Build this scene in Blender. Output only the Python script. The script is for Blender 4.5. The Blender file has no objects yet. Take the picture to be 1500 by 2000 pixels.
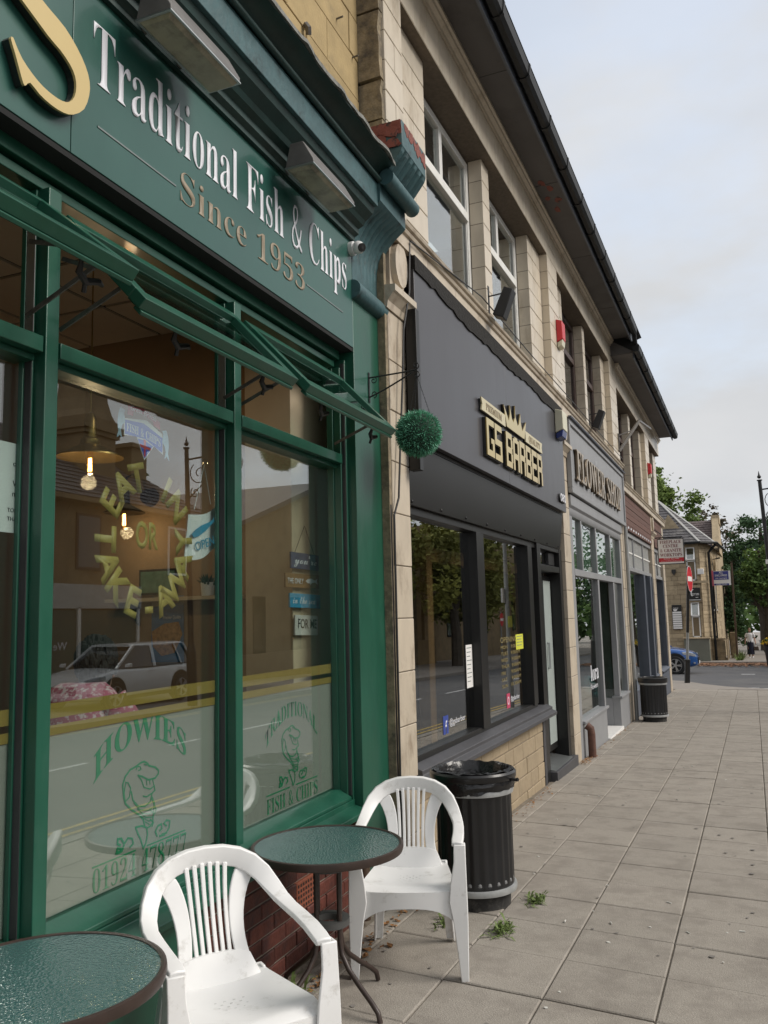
import bpy, bmesh, math, random
from mathutils import Vector, Matrix
R = math.radians
rnd = random.Random(7)
SC = bpy.context.scene
COL = SC.collection
# ------------------------------------------------------------------ camera
cam_d = bpy.data.cameras.new('camera')
cam = bpy.data.objects.new('camera', cam_d)
COL.objects.link(cam)
_r, _u, _f = ((0.917721407, 0.396394834, -0.025662332), (0.071976737, -0.102408231, 0.992135023), (-0.390649164, 0.91235064, 0.122513433))
cam.matrix_world = Matrix(((_r[0], _u[0], -_f[0], 0), (_r[1], _u[1], -_f[1], 0), (_r[2], _u[2], -_f[2], 1.62), (0, 0, 0, 1)))
cam_d.sensor_fit = 'VERTICAL'
cam_d.sensor_height = 36
cam_d.lens = 1651.2 / 2000 * 36
cam_d.clip_start = 0.05
cam_d.clip_end = 2000
SC.camera = cam
# ------------------------------------------------------------------ world: overcast sky with a thin blue break
SUN_EL, SUN_AZ = R(40), R(78)          # azimuth measured from +Y towards +X
W = bpy.data.worlds.new('World')
SC.world = W
W.use_nodes = True
nt = W.node_tree
nt.nodes.clear()
N = nt.nodes.new
L = nt.links.new
out = N('ShaderNodeOutputWorld')
bg = N('ShaderNodeBackground')
bg.inputs['Strength'].default_value = 0.1
sky = N('ShaderNodeTexSky')
sky.sky_type = 'NISHITA'
sky.sun_disc = False
sky.sun_elevation = SUN_EL
sky.sun_rotation = SUN_AZ
sky.air_density = 1.0
sky.dust_density = 2.5
tc = N('ShaderNodeTexCoord')
mp = N('ShaderNodeMapping')
mp.inputs['Scale'].default_value = (1.0, 1.0, 2.2)
mp.inputs['Location'].default_value = (0.4, 0.15, 0.3)
L(tc.outputs['Generated'], mp.inputs['Vector'])
n1 = N('ShaderNodeTexNoise')
n1.inputs['Scale'].default_value = 3.1
n1.inputs['Detail'].default_value = 9
n1.inputs['Roughness'].default_value = 0.55
L(mp.outputs['Vector'], n1.inputs['Vector'])
cr = N('ShaderNodeValToRGB')
cr.color_ramp.elements[0].position = 0.26
cr.color_ramp.elements[0].color = (0.60, 0.60, 0.60, 1)
cr.color_ramp.elements[1].position = 0.50
cr.color_ramp.elements[1].color = (1, 1, 1, 1)
L(n1.outputs['Fac'], cr.inputs['Fac'])
# cloud brightness varies softly; whole vault is closed cloud near the horizon
n2 = N('ShaderNodeTexNoise')
n2.inputs['Scale'].default_value = 3.4
n2.inputs['Detail'].default_value = 5
L(mp.outputs['Vector'], n2.inputs['Vector'])
cc = N('ShaderNodeValToRGB')
cc.color_ramp.elements[0].position = 0.32
cc.color_ramp.elements[0].color = (3.20, 3.28, 3.40, 1)
cc.color_ramp.elements[1].position = 0.72
cc.color_ramp.elements[1].color = (3.80, 3.82, 3.86, 1)
L(n2.outputs['Fac'], cc.inputs['Fac'])
mx = N('ShaderNodeMix')
mx.data_type = 'RGBA'
# the cover is thinnest over the street, where pale blue shows through
gd = N('ShaderNodeVectorMath')
gd.operation = 'DOT_PRODUCT'
gd.inputs[1].default_value = (-0.085, 0.815, 0.573)
nrm_ = N('ShaderNodeVectorMath')
nrm_.operation = 'NORMALIZE'
L(tc.outputs['Generated'], nrm_.inputs[0])
L(nrm_.outputs['Vector'], gd.inputs[0])
gm = N('ShaderNodeMapRange')
gm.interpolation_type = 'SMOOTHSTEP'
gm.inputs['From Min'].default_value = 0.962
gm.inputs['From Max'].default_value = 0.998
gm.inputs['To Min'].default_value = 0.0
gm.inputs['To Max'].default_value = 0.20
L(gd.outputs['Value'], gm.inputs['Value'])
sb_ = N('ShaderNodeMath')
sb_.operation = 'SUBTRACT'
L(n1.outputs['Fac'], sb_.inputs[0])
L(gm.outputs['Result'], sb_.inputs[1])
L(sb_.outputs[0], cr.inputs['Fac'])
L(cr.outputs['Color'], mx.inputs['Factor'])
blue = N('ShaderNodeMix')
blue.data_type = 'RGBA'
blue.blend_type = 'ADD'
blue.inputs['Factor'].default_value = 1.0
L(sky.outputs['Color'], blue.inputs['A'])
blue.inputs['B'].default_value = (1.75, 1.92, 2.02, 1)
L(blue.outputs['Result'], mx.inputs['A'])
L(cc.outputs['Color'], mx.inputs['B'])
L(mx.outputs['Result'], bg.inputs['Color'])
L(bg.outputs['Background'], out.inputs['Surface'])
# ------------------------------------------------------------------ sun behind cloud
sd = bpy.data.lights.new('sun', 'SUN')
sd.energy = 1.5
sd.angle = R(30)
sd.color = (1.0, 0.94, 0.86)
sun = bpy.data.objects.new('sun', sd)
COL.objects.link(sun)
_d = Vector((math.sin(SUN_AZ) * math.cos(SUN_EL), math.cos(SUN_AZ) * math.cos(SUN_EL), math.sin(SUN_EL)))
sun.rotation_euler = _d.to_track_quat('Z', 'Y').to_euler()
sun.location = (20, 5, 30)
SC.view_settings.view_transform = 'Standard'
SC.view_settings.look = 'None'
SC.view_settings.exposure = 1.0
SC.view_settings.gamma = 1.0
SC.view_settings.use_curve_mapping = False
SC.cycles.max_bounces = 10
SC.cycles.transparent_max_bounces = 24
SC.cycles.caustics_reflective = False
SC.cycles.caustics_refractive = False
SC.cycles.use_denoising = True

# ------------------------------------------------------------------ materials
MATS = {}


def mat(name, col, rough=0.6, metal=0.0, var=0.12, scale=6.0, bump=0.0, bscale=40.0, rndv=0.0, coat=0.0, spec=0.5, dirt=None, dscale=2.0, dlo=.5, dhi=.7, emit=None, estr=0.0, stretch=None, rvar=0.0):
    """procedural Principled material: base colour with soft noise, per-object variation, a second 'dirt' colour with its own shape, bump"""
    if name in MATS:
        return MATS[name]
    m = bpy.data.materials.new(name)
    m.use_nodes = True
    t = m.node_tree
    b = t.nodes['Principled BSDF']
    b.inputs['Roughness'].default_value = rough
    b.inputs['Metallic'].default_value = metal
    b.inputs['Specular IOR Level'].default_value = spec
    b.inputs['Coat Weight'].default_value = coat
    b.inputs['Coat Roughness'].default_value = 0.08
    geo = t.nodes.new('ShaderNodeNewGeometry')
    vec = geo.outputs['Position']
    if stretch:
        mm = t.nodes.new('ShaderNodeMapping')
        mm.inputs['Scale'].default_value = stretch
        t.links.new(vec, mm.inputs['Vector'])
        vec = mm.outputs['Vector']
    nz = t.nodes.new('ShaderNodeTexNoise')
    nz.inputs['Scale'].default_value = scale
    nz.inputs['Detail'].default_value = 6
    nz.inputs['Roughness'].default_value = 0.62
    t.links.new(vec, nz.inputs['Vector'])
    r = t.nodes.new('ShaderNodeValToRGB')
    lo, hi = 1 - var, 1 + var
    r.color_ramp.elements[0].position = 0.3
    r.color_ramp.elements[0].color = (col[0] * lo, col[1] * lo, col[2] * lo, 1)
    r.color_ramp.elements[1].position = 0.7
    r.color_ramp.elements[1].color = (min(1, col[0] * hi), min(1, col[1] * hi), min(1, col[2] * hi), 1)
    t.links.new(nz.outputs['Fac'], r.inputs['Fac'])
    c = r.outputs['Color']
    if dirt:
        n3 = t.nodes.new('ShaderNodeTexNoise')
        n3.inputs['Scale'].default_value = dscale
        n3.inputs['Detail'].default_value = 8
        n3.inputs['Roughness'].default_value = 0.7
        t.links.new(vec, n3.inputs['Vector'])
        r3 = t.nodes.new('ShaderNodeValToRGB')
        r3.color_ramp.elements[0].position = dlo
        r3.color_ramp.elements[0].color = (0, 0, 0, 1)
        r3.color_ramp.elements[1].position = dhi
        t.links.new(n3.outputs['Fac'], r3.inputs['Fac'])
        x = t.nodes.new('ShaderNodeMix')
        x.data_type = 'RGBA'
        t.links.new(r3.outputs['Color'], x.inputs['Factor'])
        t.links.new(c, x.inputs['A'])
        x.inputs['B'].default_value = (*dirt, 1)
        c = x.outputs['Result']
    if rndv:
        oi = t.nodes.new('ShaderNodeObjectInfo')
        hs = t.nodes.new('ShaderNodeHueSaturation')
        mr = t.nodes.new('ShaderNodeMapRange')
        mr.inputs['To Min'].default_value = 1 - rndv
        mr.inputs['To Max'].default_value = 1 + rndv
        t.links.new(oi.outputs['Random'], mr.inputs['Value'])
        t.links.new(mr.outputs['Result'], hs.inputs['Value'])
        t.links.new(c, hs.inputs['Color'])
        c = hs.outputs['Color']
    t.links.new(c, b.inputs['Base Color'])
    if rvar:
        m2 = t.nodes.new('ShaderNodeMapRange')
        m2.inputs['To Min'].default_value = max(0.02, rough - rvar)
        m2.inputs['To Max'].default_value = min(1, rough + rvar)
        t.links.new(nz.outputs['Fac'], m2.inputs['Value'])
        t.links.new(m2.outputs['Result'], b.inputs['Roughness'])
    if bump:
        nb = t.nodes.new('ShaderNodeTexNoise')
        nb.inputs['Scale'].default_value = bscale
        nb.inputs['Detail'].default_value = 5
        t.links.new(vec, nb.inputs['Vector'])
        bp = t.nodes.new('ShaderNodeBump')
        bp.inputs['Strength'].default_value = bump
        bp.inputs['Distance'].default_value = 0.01
        t.links.new(nb.outputs['Fac'], bp.inputs['Height'])
        t.links.new(bp.outputs['Normal'], b.inputs['Normal'])
    if emit:
        b.inputs['Emission Color'].default_value = (*emit, 1)
        b.inputs['Emission Strength'].default_value = estr
    MATS[name] = m
    return m


def glass_mat(name, tint=(0.9, 0.95, 0.93), f0=0.1, rough=0.0, wave=0.0, body=0.0, bodycol=(0, 0, 0), pebble=0.0):
    """thin pane: what lies behind shows through, the street mirrors more the flatter one looks along it"""
    if name in MATS:
        return MATS[name]
    m = bpy.data.materials.new(name)
    m.use_nodes = True
    t = m.node_tree
    t.nodes.clear()
    o = t.nodes.new('ShaderNodeOutputMaterial')
    tr = t.nodes.new('ShaderNodeBsdfTransparent')
    tr.inputs['Color'].default_value = (*tint, 1)
    gl = t.nodes.new('ShaderNodeBsdfGlossy')
    gl.inputs['Roughness'].default_value = rough
    gl.inputs['Color'].default_value = (1, 1, 1, 1)
    lw = t.nodes.new('ShaderNodeLayerWeight')
    lw.inputs['Blend'].default_value = 0.5
    pw = t.nodes.new('ShaderNodeMath')
    pw.operation = 'POWER'
    pw.inputs[1].default_value = 4.0
    t.links.new(lw.outputs['Facing'], pw.inputs[0])
    ma = t.nodes.new('ShaderNodeMath')
    ma.operation = 'MULTIPLY_ADD'
    ma.inputs[1].default_value = 1 - f0
    ma.inputs[2].default_value = f0
    t.links.new(pw.outputs[0], ma.inputs[0])
    base = tr.outputs[0]
    if body:
        df = t.nodes.new('ShaderNodeBsdfDiffuse')
        df.inputs['Color'].default_value = (*bodycol, 1)
        mb = t.nodes.new('ShaderNodeMixShader')
        mb.inputs[0].default_value = body
        t.links.new(tr.outputs[0], mb.inputs[1])
        t.links.new(df.outputs[0], mb.inputs[2])
        base = mb.outputs[0]
    mx = t.nodes.new('ShaderNodeMixShader')
    t.links.new(ma.outputs[0], mx.inputs[0])
    t.links.new(base, mx.inputs[1])
    t.links.new(gl.outputs[0], mx.inputs[2])
    t.links.new(mx.outputs[0], o.inputs['Surface'])
    if wave or pebble:
        g = t.nodes.new('ShaderNodeNewGeometry')
        nz = t.nodes.new('ShaderNodeTexNoise' if wave else 'ShaderNodeTexVoronoi')
        nz.inputs['Scale'].default_value = 1.3 if wave else 95
        t.links.new(g.outputs['Position'], nz.inputs['Vector'])
        bp = t.nodes.new('ShaderNodeBump')
        bp.inputs['Strength'].default_value = wave or pebble
        bp.inputs['Distance'].default_value = 0.02 if wave else 0.004
        t.links.new(nz.outputs[0], bp.inputs['Height'])
        t.links.new(bp.outputs['Normal'], gl.inputs['Normal'])
    MATS[name] = m
    return m


# paints, metals, stone
green = mat('green_paint', (0.0105, 0.080, 0.049), 0.38, var=.16, scale=5, coat=.2, bump=.14, bscale=14, rvar=.14, dirt=(.026, .095, .066), dscale=7, dlo=.56, dhi=.76, stretch=(1, 1, .4))
green_sign = mat('green_sign_panel', (0.019, 0.086, 0.069), 0.33, var=.12, scale=2.2, coat=.25, rvar=.12, stretch=(1, 1, .5))
green_dark = mat('dark_green_cornice_paint', (0.012, 0.038, 0.034), 0.5, var=.35, scale=5, bump=.15, bscale=20)
corbel_paint = mat('blue_green_flaking_paint', (0.045, 0.105, 0.115), 0.5, var=.2, scale=12, bump=.3, bscale=30, dirt=(.012, .02, .02), dscale=7, dlo=.55, dhi=.72)
red_flake = mat('flaking_red_paint', (0.22, 0.062, 0.045), 0.75, var=.3, scale=16, bump=.9, bscale=22, dirt=(.035, .03, .028), dscale=16, dlo=.52, dhi=.62)
flash = mat('weathered_lead', (0.16, 0.16, 0.145), 0.7, var=.4, scale=25, bump=.6, bscale=30, dirt=(.03, .03, .026), dscale=14)
gold = mat('flat_gold_lettering', (0.56, 0.43, 0.19), 0.42, var=.03, scale=2)
white_letter = mat('white_lettering', (0.70, 0.71, 0.76), 0.5, var=.03)
dull_gold = mat('faded_gold_lettering', (0.27, 0.22, 0.155), 0.55, var=.08, scale=8)
grey_line = mat('faint_grey_rule', (0.17, 0.20, 0.20), 0.6)
black_trim = mat('black_letter_edge', (0.01, 0.011, 0.011), 0.4)
rubber = mat('rubber_gasket', (0.03, 0.032, 0.034), 0.6)
alu = mat('brushed_aluminium', (0.42, 0.44, 0.44), 0.38, metal=.9, var=.1)
steel = mat('dull_steel_stay', (0.16, 0.15, 0.14), 0.45, metal=.7, var=.25, scale=30)
black = mat('black_gloss_paint', (0.011, 0.011, 0.012), 0.33, var=.2, scale=8, coat=.15, dirt=(.05, .05, .05), dscale=9, dlo=.66, dhi=.8)
blackpl = mat('black_plastic', (0.016, 0.016, 0.017), 0.45, var=.2)
tile_m = mat('cream_faience', (0.61, 0.54, 0.435), 0.36, var=.06, scale=9, rndv=.05, bump=.05, bscale=12, dirt=(.33, .26, .17), dscale=3.0, dlo=.52, dhi=.78, coat=.1, stretch=(1, 1, .45))
tile_low = mat('worn_cream_faience', (0.51, 0.44, 0.345), 0.45, var=.09, scale=7, rndv=.05, bump=.1, bscale=18, dirt=(.20, .14, .09), dscale=4, dlo=.52, dhi=.76, stretch=(1, 1, .6))
mortar = mat('dark_mortar', (0.13, 0.105, 0.08), 0.9, var=.2, scale=30, bump=.3)
ashlar = mat('yellow_sandstone', (0.37, 0.275, 0.135), 0.9, var=.16, scale=5, rndv=.07, bump=.25, bscale=45, dirt=(.16, .125, .08), dscale=2.2, dlo=.55, dhi=.8)
rough_stone = mat('grey_weathered_stone', (0.215, 0.175, 0.115), 0.95, var=.35, scale=14, rndv=.12, bump=.9, bscale=30, dirt=(.07, .06, .05), dscale=6)
brick_m = mat('dark_red_brick', (0.115, 0.034, 0.024), 0.62, var=.3, scale=24, rndv=.33, bump=.35, bscale=60, dirt=(.055, .028, .028), dscale=9, dlo=.5, dhi=.7)
air_m = mat('orange_red_air_brick', (0.25, 0.075, 0.04), 0.8, var=.2, scale=30)
mort_l = mat('pale_mortar', (0.27, 0.24, 0.2), 0.95, var=.2, scale=40, bump=.4, bscale=60)
riser_stone = mat('buff_riser_stone', (0.335, 0.265, 0.175), 0.85, var=.12, scale=9, rndv=.09, bump=.3, bscale=35, dirt=(.2, .14, .09), dscale=5, dlo=.6, dhi=.75)
flag_m = mat('concrete_flagstone', (0.305, 0.277, 0.24), 0.92, var=.24, scale=170, rndv=.05, bump=.5, bscale=150, dirt=(.245, .22, .19), dscale=4.5, dlo=.45, dhi=.62)
joint_m = mat('flag_joint_grit', (0.19, 0.16, 0.125), 0.95, var=.35, scale=30, dirt=(.06, .075, .03), dscale=3, dlo=.6, dhi=.75)
asphalt = mat('worn_asphalt', (0.085, 0.085, 0.09), 0.9, var=.14, scale=60, bump=.3, bscale=90, dirt=(.13, .125, .12), dscale=.7, dlo=.45, dhi=.75)
pave2 = mat('far_pavement', (0.255, 0.23, 0.205), 0.92, var=.1, scale=5)
kerb_m = mat('concrete_kerb', (0.26, 0.245, 0.22), 0.9, var=.15, scale=10, bump=.2, rndv=.06)
yellow_line = mat('yellow_road_paint', (0.50, 0.36, 0.10), 0.8, var=.2, scale=20, dirt=(.1, .1, .1), dscale=8)
white_line = mat('white_road_paint', (0.6, 0.6, 0.6), 0.8, var=.2, scale=20, dirt=(.1, .1, .1), dscale=6, dlo=.5, dhi=.65)
white_wood = mat('old_white_window_paint', (0.74, 0.74, 0.71), 0.5, var=.08, scale=7, dirt=(.28, .25, .2), dscale=8, dlo=.62, dhi=.75)
brown_wood = mat('dark_brown_window_paint', (0.055, 0.032, 0.026), 0.5, var=.25, scale=12)
soffit_m = mat('dark_brown_soffit_paint', (0.088, 0.083, 0.083), 0.6, var=.13, scale=1.6, bump=.1, bscale=8, dirt=(.05, .045, .043), dscale=1.2)
gutter_m = mat('black_gutter', (0.009, 0.010, 0.011), 0.5, var=.4, scale=10, spec=.3)
bargrey = mat('satin_anthracite_panel', (0.046, 0.045, 0.051), 0.38, var=.10, scale=1.6, coat=.12, rvar=.10, stretch=(1, 1, .35))
barblack = mat('satin_black_panel', (0.015, 0.015, 0.015), 0.36, var=.1, scale=2, spec=.35)
goldmetal = mat('mirror_gold', (0.68, 0.49, 0.17), 0.10, metal=1.0, var=.03)
goldsolid = mat('pale_gold_plaque', (0.62, 0.54, 0.33), 0.3, metal=.3, var=.03)
flgrey = mat('flower_shop_grey_paint', (0.265, 0.27, 0.28), 0.5, var=.07, scale=4, bump=.1, dirt=(.3, .28, .25), dscale=6, dlo=.72, dhi=.78)
bsill = mat('charcoal_sill_paint', (0.062, 0.062, 0.068), 0.5, var=.12, scale=4, bump=.1)
fldark = mat('slate_grey_paint', (0.085, 0.098, 0.125), 0.5, var=.1, scale=4, bump=.1)
wood_clad = mat('red_brown_cladding', (0.115, 0.058, 0.045), 0.7, var=.25, scale=20, rndv=.12, dirt=(.2, .15, .12), dscale=12, dlo=.66, dhi=.75)
white_pl = mat('white_plastic', (0.78, 0.78, 0.775), 0.40, var=.03, scale=5, dirt=(.46, .445, .41), dscale=11, dlo=.57, dhi=.80, rvar=.12)
table_metal = mat('brown_powder_coat', (0.040, 0.026, 0.021), 0.42, var=.2, scale=20)
bag = mat('black_bin_liner', (0.012, 0.012, 0.013), 0.22, var=.2, bump=.6, bscale=30)
band_m = mat('silver_band_paint', (0.40, 0.41, 0.41), 0.42, metal=.35, var=.15, scale=12, dirt=(.08, .08, .08), dscale=12, dlo=.66, dhi=.72)
topiary = mat('plastic_topiary_leaf', (0.12, 0.38, 0.24), 0.5, var=.3, scale=60, rndv=.0)
topiary_d = mat('plastic_topiary_core', (0.012, 0.04, 0.024), 0.8)
iron = mat('wrought_iron', (0.012, 0.012, 0.013), 0.5)
lampcover = mat('grimy_lamp_cover', (0.34, 0.31, 0.22), 0.35, var=.2, scale=9, dirt=(.1, .09, .07), dscale=5)
lampbody = mat('weathered_lamp_body', (0.13, 0.125, 0.12), 0.5, var=.2, scale=9)
white_glossy = mat('white_camera_shell', (0.72, 0.72, 0.72), 0.3, var=.03)
red_box = mat('red_alarm_box', (0.55, 0.03, 0.04), 0.4, var=.06)
cream_box = mat('cream_alarm_box', (0.60, 0.58, 0.45), 0.45, var=.08)
blue_box = mat('blue_lens', (0.02, 0.035, 0.16), 0.25)
red_paint = mat('red_sign_paint', (0.55, 0.02, 0.035), 0.4, var=.03)
white_sign = mat('white_sign_face', (0.80, 0.79, 0.77), 0.45, var=.03)
black_sign = mat('black_sign_face', (0.012, 0.012, 0.012), 0.35)
post_grey = mat('galvanised_post', (0.30, 0.31, 0.31), 0.5, metal=.3, var=.12)
navy = mat('navy_fabric', (0.012, 0.014, 0.03), 0.9)
skin = mat('skin', (0.45, 0.26, 0.19), 0.55, var=.05)
white_cloth = mat('white_cloth', (0.75, 0.75, 0.76), 0.85)
pink_cloth = mat('pink_floral_cloth', (0.50, 0.13, 0.20), 0.85, var=.1, scale=30, dirt=(.75, .6, .62), dscale=38, dlo=.5, dhi=.56)
hair_m = mat('dark_brown_hair', (0.022, 0.014, 0.010), 0.6, var=.4, scale=60)
hair_b = mat('fair_hair', (0.16, 0.10, 0.06), 0.6)
in_wall = mat('tan_room_wall', (0.30, 0.20, 0.115), 0.85, var=.05)
in_wall_l = mat('beige_room_pillar', (0.56, 0.45, 0.31), 0.8, var=.04)
in_ceil = mat('brown_ceiling_tile', (0.60, 0.50, 0.38), 0.9, var=.05)
in_grid = mat('black_ceiling_grid', (0.015, 0.013, 0.012), 0.6)
in_floor = mat('dark_tile_floor', (0.22, 0.19, 0.16), 0.5)
wood_l = mat('varnished_pine', (0.36, 0.19, 0.075), 0.45, var=.25, scale=12, stretch=(1, 1, .12))
wood_d = mat('dark_wood', (0.06, 0.035, 0.02), 0.5, var=.25, scale=12)
brass = mat('aged_brass', (0.34, 0.22, 0.075), 0.3, metal=.9, var=.12)
bronze = mat('dark_bronze', (0.045, 0.03, 0.018), 0.35, metal=.7)
bulb_m = mat('glowing_filament', (1, .6, .2), .5, emit=(1.0, .50, .13), estr=14)
leaf_w = mat('weed_leaf', (0.12, 0.17, 0.045), 0.7, var=.3, scale=50)
leaf_br = mat('dry_leaf', (0.26, 0.13, 0.05), 0.8, var=.4, scale=30)
glass_front = glass_mat('shop_glass', f0=.15, wave=.012)
glass_bar = glass_mat('dark_shop_glass', tint=(.82, .86, .86), f0=.21, wave=.01)
glass_up = glass_mat('upper_window_glass', f0=.16, wave=.05)
glass_vent = glass_mat('vent_glass', tint=(.86, .94, .91), f0=.08)
glass_table = glass_mat('pebbled_table_glass', tint=(.20, .36, .34), f0=.09, rough=.10, body=.62, bodycol=(.085, .20, .19), pebble=.8)
bulb_glass = glass_mat('bulb_glass', tint=(1, .9, .75), f0=.05)


# ------------------------------------------------------------------ mesh helpers
class MB:
    def __init__(self):
        self.v = []
        self.f = []

    def add(self, vs, fs):
        n = len(self.v)
        self.v += [tuple(p) for p in vs]
        self.f += [tuple(i + n for i in q) for q in fs]
        return self

    def box(self, x0, x1, y0, y1, z0, z1):
        return self.add([(x0, y0, z0), (x1, y0, z0), (x1, y1, z0), (x0, y1, z0), (x0, y0, z1), (x1, y0, z1), (x1, y1, z1), (x0, y1, z1)],
                        [(0, 3, 2, 1), (4, 5, 6, 7), (0, 1, 5, 4), (1, 2, 6, 5), (2, 3, 7, 6), (3, 0, 4, 7)])

    def cbox(self, x0, x1, y0, y1, z0, z1, c=.004):
        """box whose +x face is chamfered all round"""
        return self.add([(x0, y0, z0), (x0, y1, z0), (x0, y1, z1), (x0, y0, z1), (x1 - c, y0, z0), (x1 - c, y1, z0), (x1 - c, y1, z1), (x1 - c, y0, z1),
                         (x1, y0 + c, z0 + c), (x1, y1 - c, z0 + c), (x1, y1 - c, z1 - c), (x1, y0 + c, z1 - c)],
                        [(0, 3, 2, 1), (0, 1, 5, 4), (1, 2, 6, 5), (2, 3, 7, 6), (3, 0, 4, 7), (4, 5, 9, 8), (5, 6, 10, 9), (6, 7, 11, 10), (7, 4, 8, 11), (8, 9, 10, 11)])

    def hexa(self, p):
        """eight corners, bottom ring then top ring"""
        return self.add(p, [(0, 3, 2, 1), (4, 5, 6, 7), (0, 1, 5, 4), (1, 2, 6, 5), (2, 3, 7, 6), (3, 0, 4, 7)])

    def bar(self, a, b, w, h=None, up=(0, 0, 1)):
        """rectangular bar between two points"""
        h = h or w
        a = Vector(a)
        b = Vector(b)
        d = (b - a).normalized()
        s = d.cross(Vector(up))
        if s.length < 1e-4:
            s = d.cross(Vector((1, 0, 0)))
        s.normalize()
        u = s.cross(d)
        s *= w / 2
        u *= h / 2
        return self.hexa([a - s - u, a + s - u, a + s + u, a - s + u, b - s - u, b + s - u, b + s + u, b - s + u])

    def prism(self, poly, axis, a, b):
        """poly in the two remaining axes (cyclic order), pushed from a to b along axis 0/1/2"""
        def P(q, t):
            p = [0, 0, 0]
            o = [i for i in range(3) if i != axis]
            p[o[0]], p[o[1]], p[axis] = q[0], q[1], t
            return tuple(p)
        n = len(poly)
        vs = [P(q, a) for q in poly] + [P(q, b) for q in poly]
        fs = [tuple(range(n)), tuple(range(2 * n - 1, n - 1, -1))] + [(i, (i + 1) % n, n + (i + 1) % n, n + i) for i in range(n)]
        return self.add(vs, fs)

    def tube(self, path, r, n=8, cap=True):
        path = [Vector(p) for p in path]
        rs = r if isinstance(r, (list, tuple)) else [r] * len(path)
        ref = None
        rings = []
        for i, p in enumerate(path):
            d = (path[min(i + 1, len(path) - 1)] - path[max(i - 1, 0)]).normalized()
            if ref is None:
                ref = d.orthogonal().normalized()
            else:
                ref = (ref - d * ref.dot(d))
                ref = ref.normalized() if ref.length > 1e-5 else d.orthogonal().normalized()
            q = d.cross(ref)
            rings.append([p + (ref * math.cos(2 * math.pi * k / n) + q * math.sin(2 * math.pi * k / n)) * rs[i] for k in range(n)])
        return self.loft(rings, cap)

    def loft(self, rings, cap=True, closed=True):
        n = len(rings[0])
        vs = [p for g in rings for p in g]
        fs = []
        m = n if closed else n - 1
        for i in range(len(rings) - 1):
            for k in range(m):
                fs.append((i * n + k, i * n + (k + 1) % n, (i + 1) * n + (k + 1) % n, (i + 1) * n + k))
        if cap:
            fs.append(tuple(range(n - 1, -1, -1)))
            fs.append(tuple((len(rings) - 1) * n + k for k in range(n)))
        return self.add(vs, fs)

    def lathe(self, prof, c=(0, 0, 0), n=20, cap=False):
        return self.loft([[(c[0] + r * math.cos(2 * math.pi * k / n), c[1] + r * math.sin(2 * math.pi * k / n), c[2] + z) for k in range(n)] for r, z in prof], cap)

    def ball(self, c, r, n=10, sq=(1, 1, 1)):
        rings = []
        for i in range(1, n):
            a = math.pi * i / n
            rings.append([(c[0] + r * sq[0] * math.sin(a) * math.cos(2 * math.pi * k / (2 * n)), c[1] + r * sq[1] * math.sin(a) * math.sin(2 * math.pi * k / (2 * n)), c[2] - r * sq[2] * math.cos(a)) for k in range(2 * n)])
        return self.loft(rings, True)

    def mesh(self, name, m, smooth=False):
        me = bpy.data.meshes.new(name)
        me.from_pydata(self.v, [], self.f)
        me.validate()
        bm = bmesh.new()
        bm.from_mesh(me)
        bmesh.ops.recalc_face_normals(bm, faces=bm.faces)
        bm.to_mesh(me)
        bm.free()
        me.materials.append(m)
        if smooth:
            for p in me.polygons:
                p.use_smooth = True
            try:
                me.set_sharp_from_angle(angle=R(38))
            except Exception:
                pass
        return me

    def build(self, name, m, parent=None, smooth=False, bevel=0.0, seg=2):
        o = bpy.data.objects.new(name, self.mesh(name, m, smooth or bevel > 0))
        COL.objects.link(o)
        o.parent = parent
        if bevel:
            b = o.modifiers.new('bevel', 'BEVEL')
            b.width = bevel
            b.segments = seg
            b.limit_method = 'ANGLE'
            b.angle_limit = R(40)
        return o


def thing(name, label, cat, loc=(0, 0, 0), rz=0.0, group=None):
    o = bpy.data.objects.new(name, None)
    COL.objects.link(o)
    o.empty_display_size = .1
    o.location = loc
    o.rotation_euler = (0, 0, rz)
    o['label'] = label
    o['category'] = cat
    if group:
        o['group'] = group
    return o


def tag(o, label, cat, group=None):
    o['label'] = label
    o['category'] = cat
    if group:
        o['group'] = group
    return o


def part(name, me, parent, loc=(0, 0, 0), rot=(0, 0, 0), scale=(1, 1, 1)):
    o = bpy.data.objects.new(name, me)
    COL.objects.link(o)
    o.parent = parent
    o.location = loc
    o.rotation_euler = rot
    o.scale = scale
    return o


def copy_tree(o, parent=None):
    c = o.copy()
    COL.objects.link(c)
    c.parent = parent
    for ch in [k for k in bpy.data.objects if k.parent == o]:
        copy_tree(ch, c)
    return c


SL = 0.02383


def gz(y):
    """the street falls gently away from the viewer"""
    return -SL * y


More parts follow.
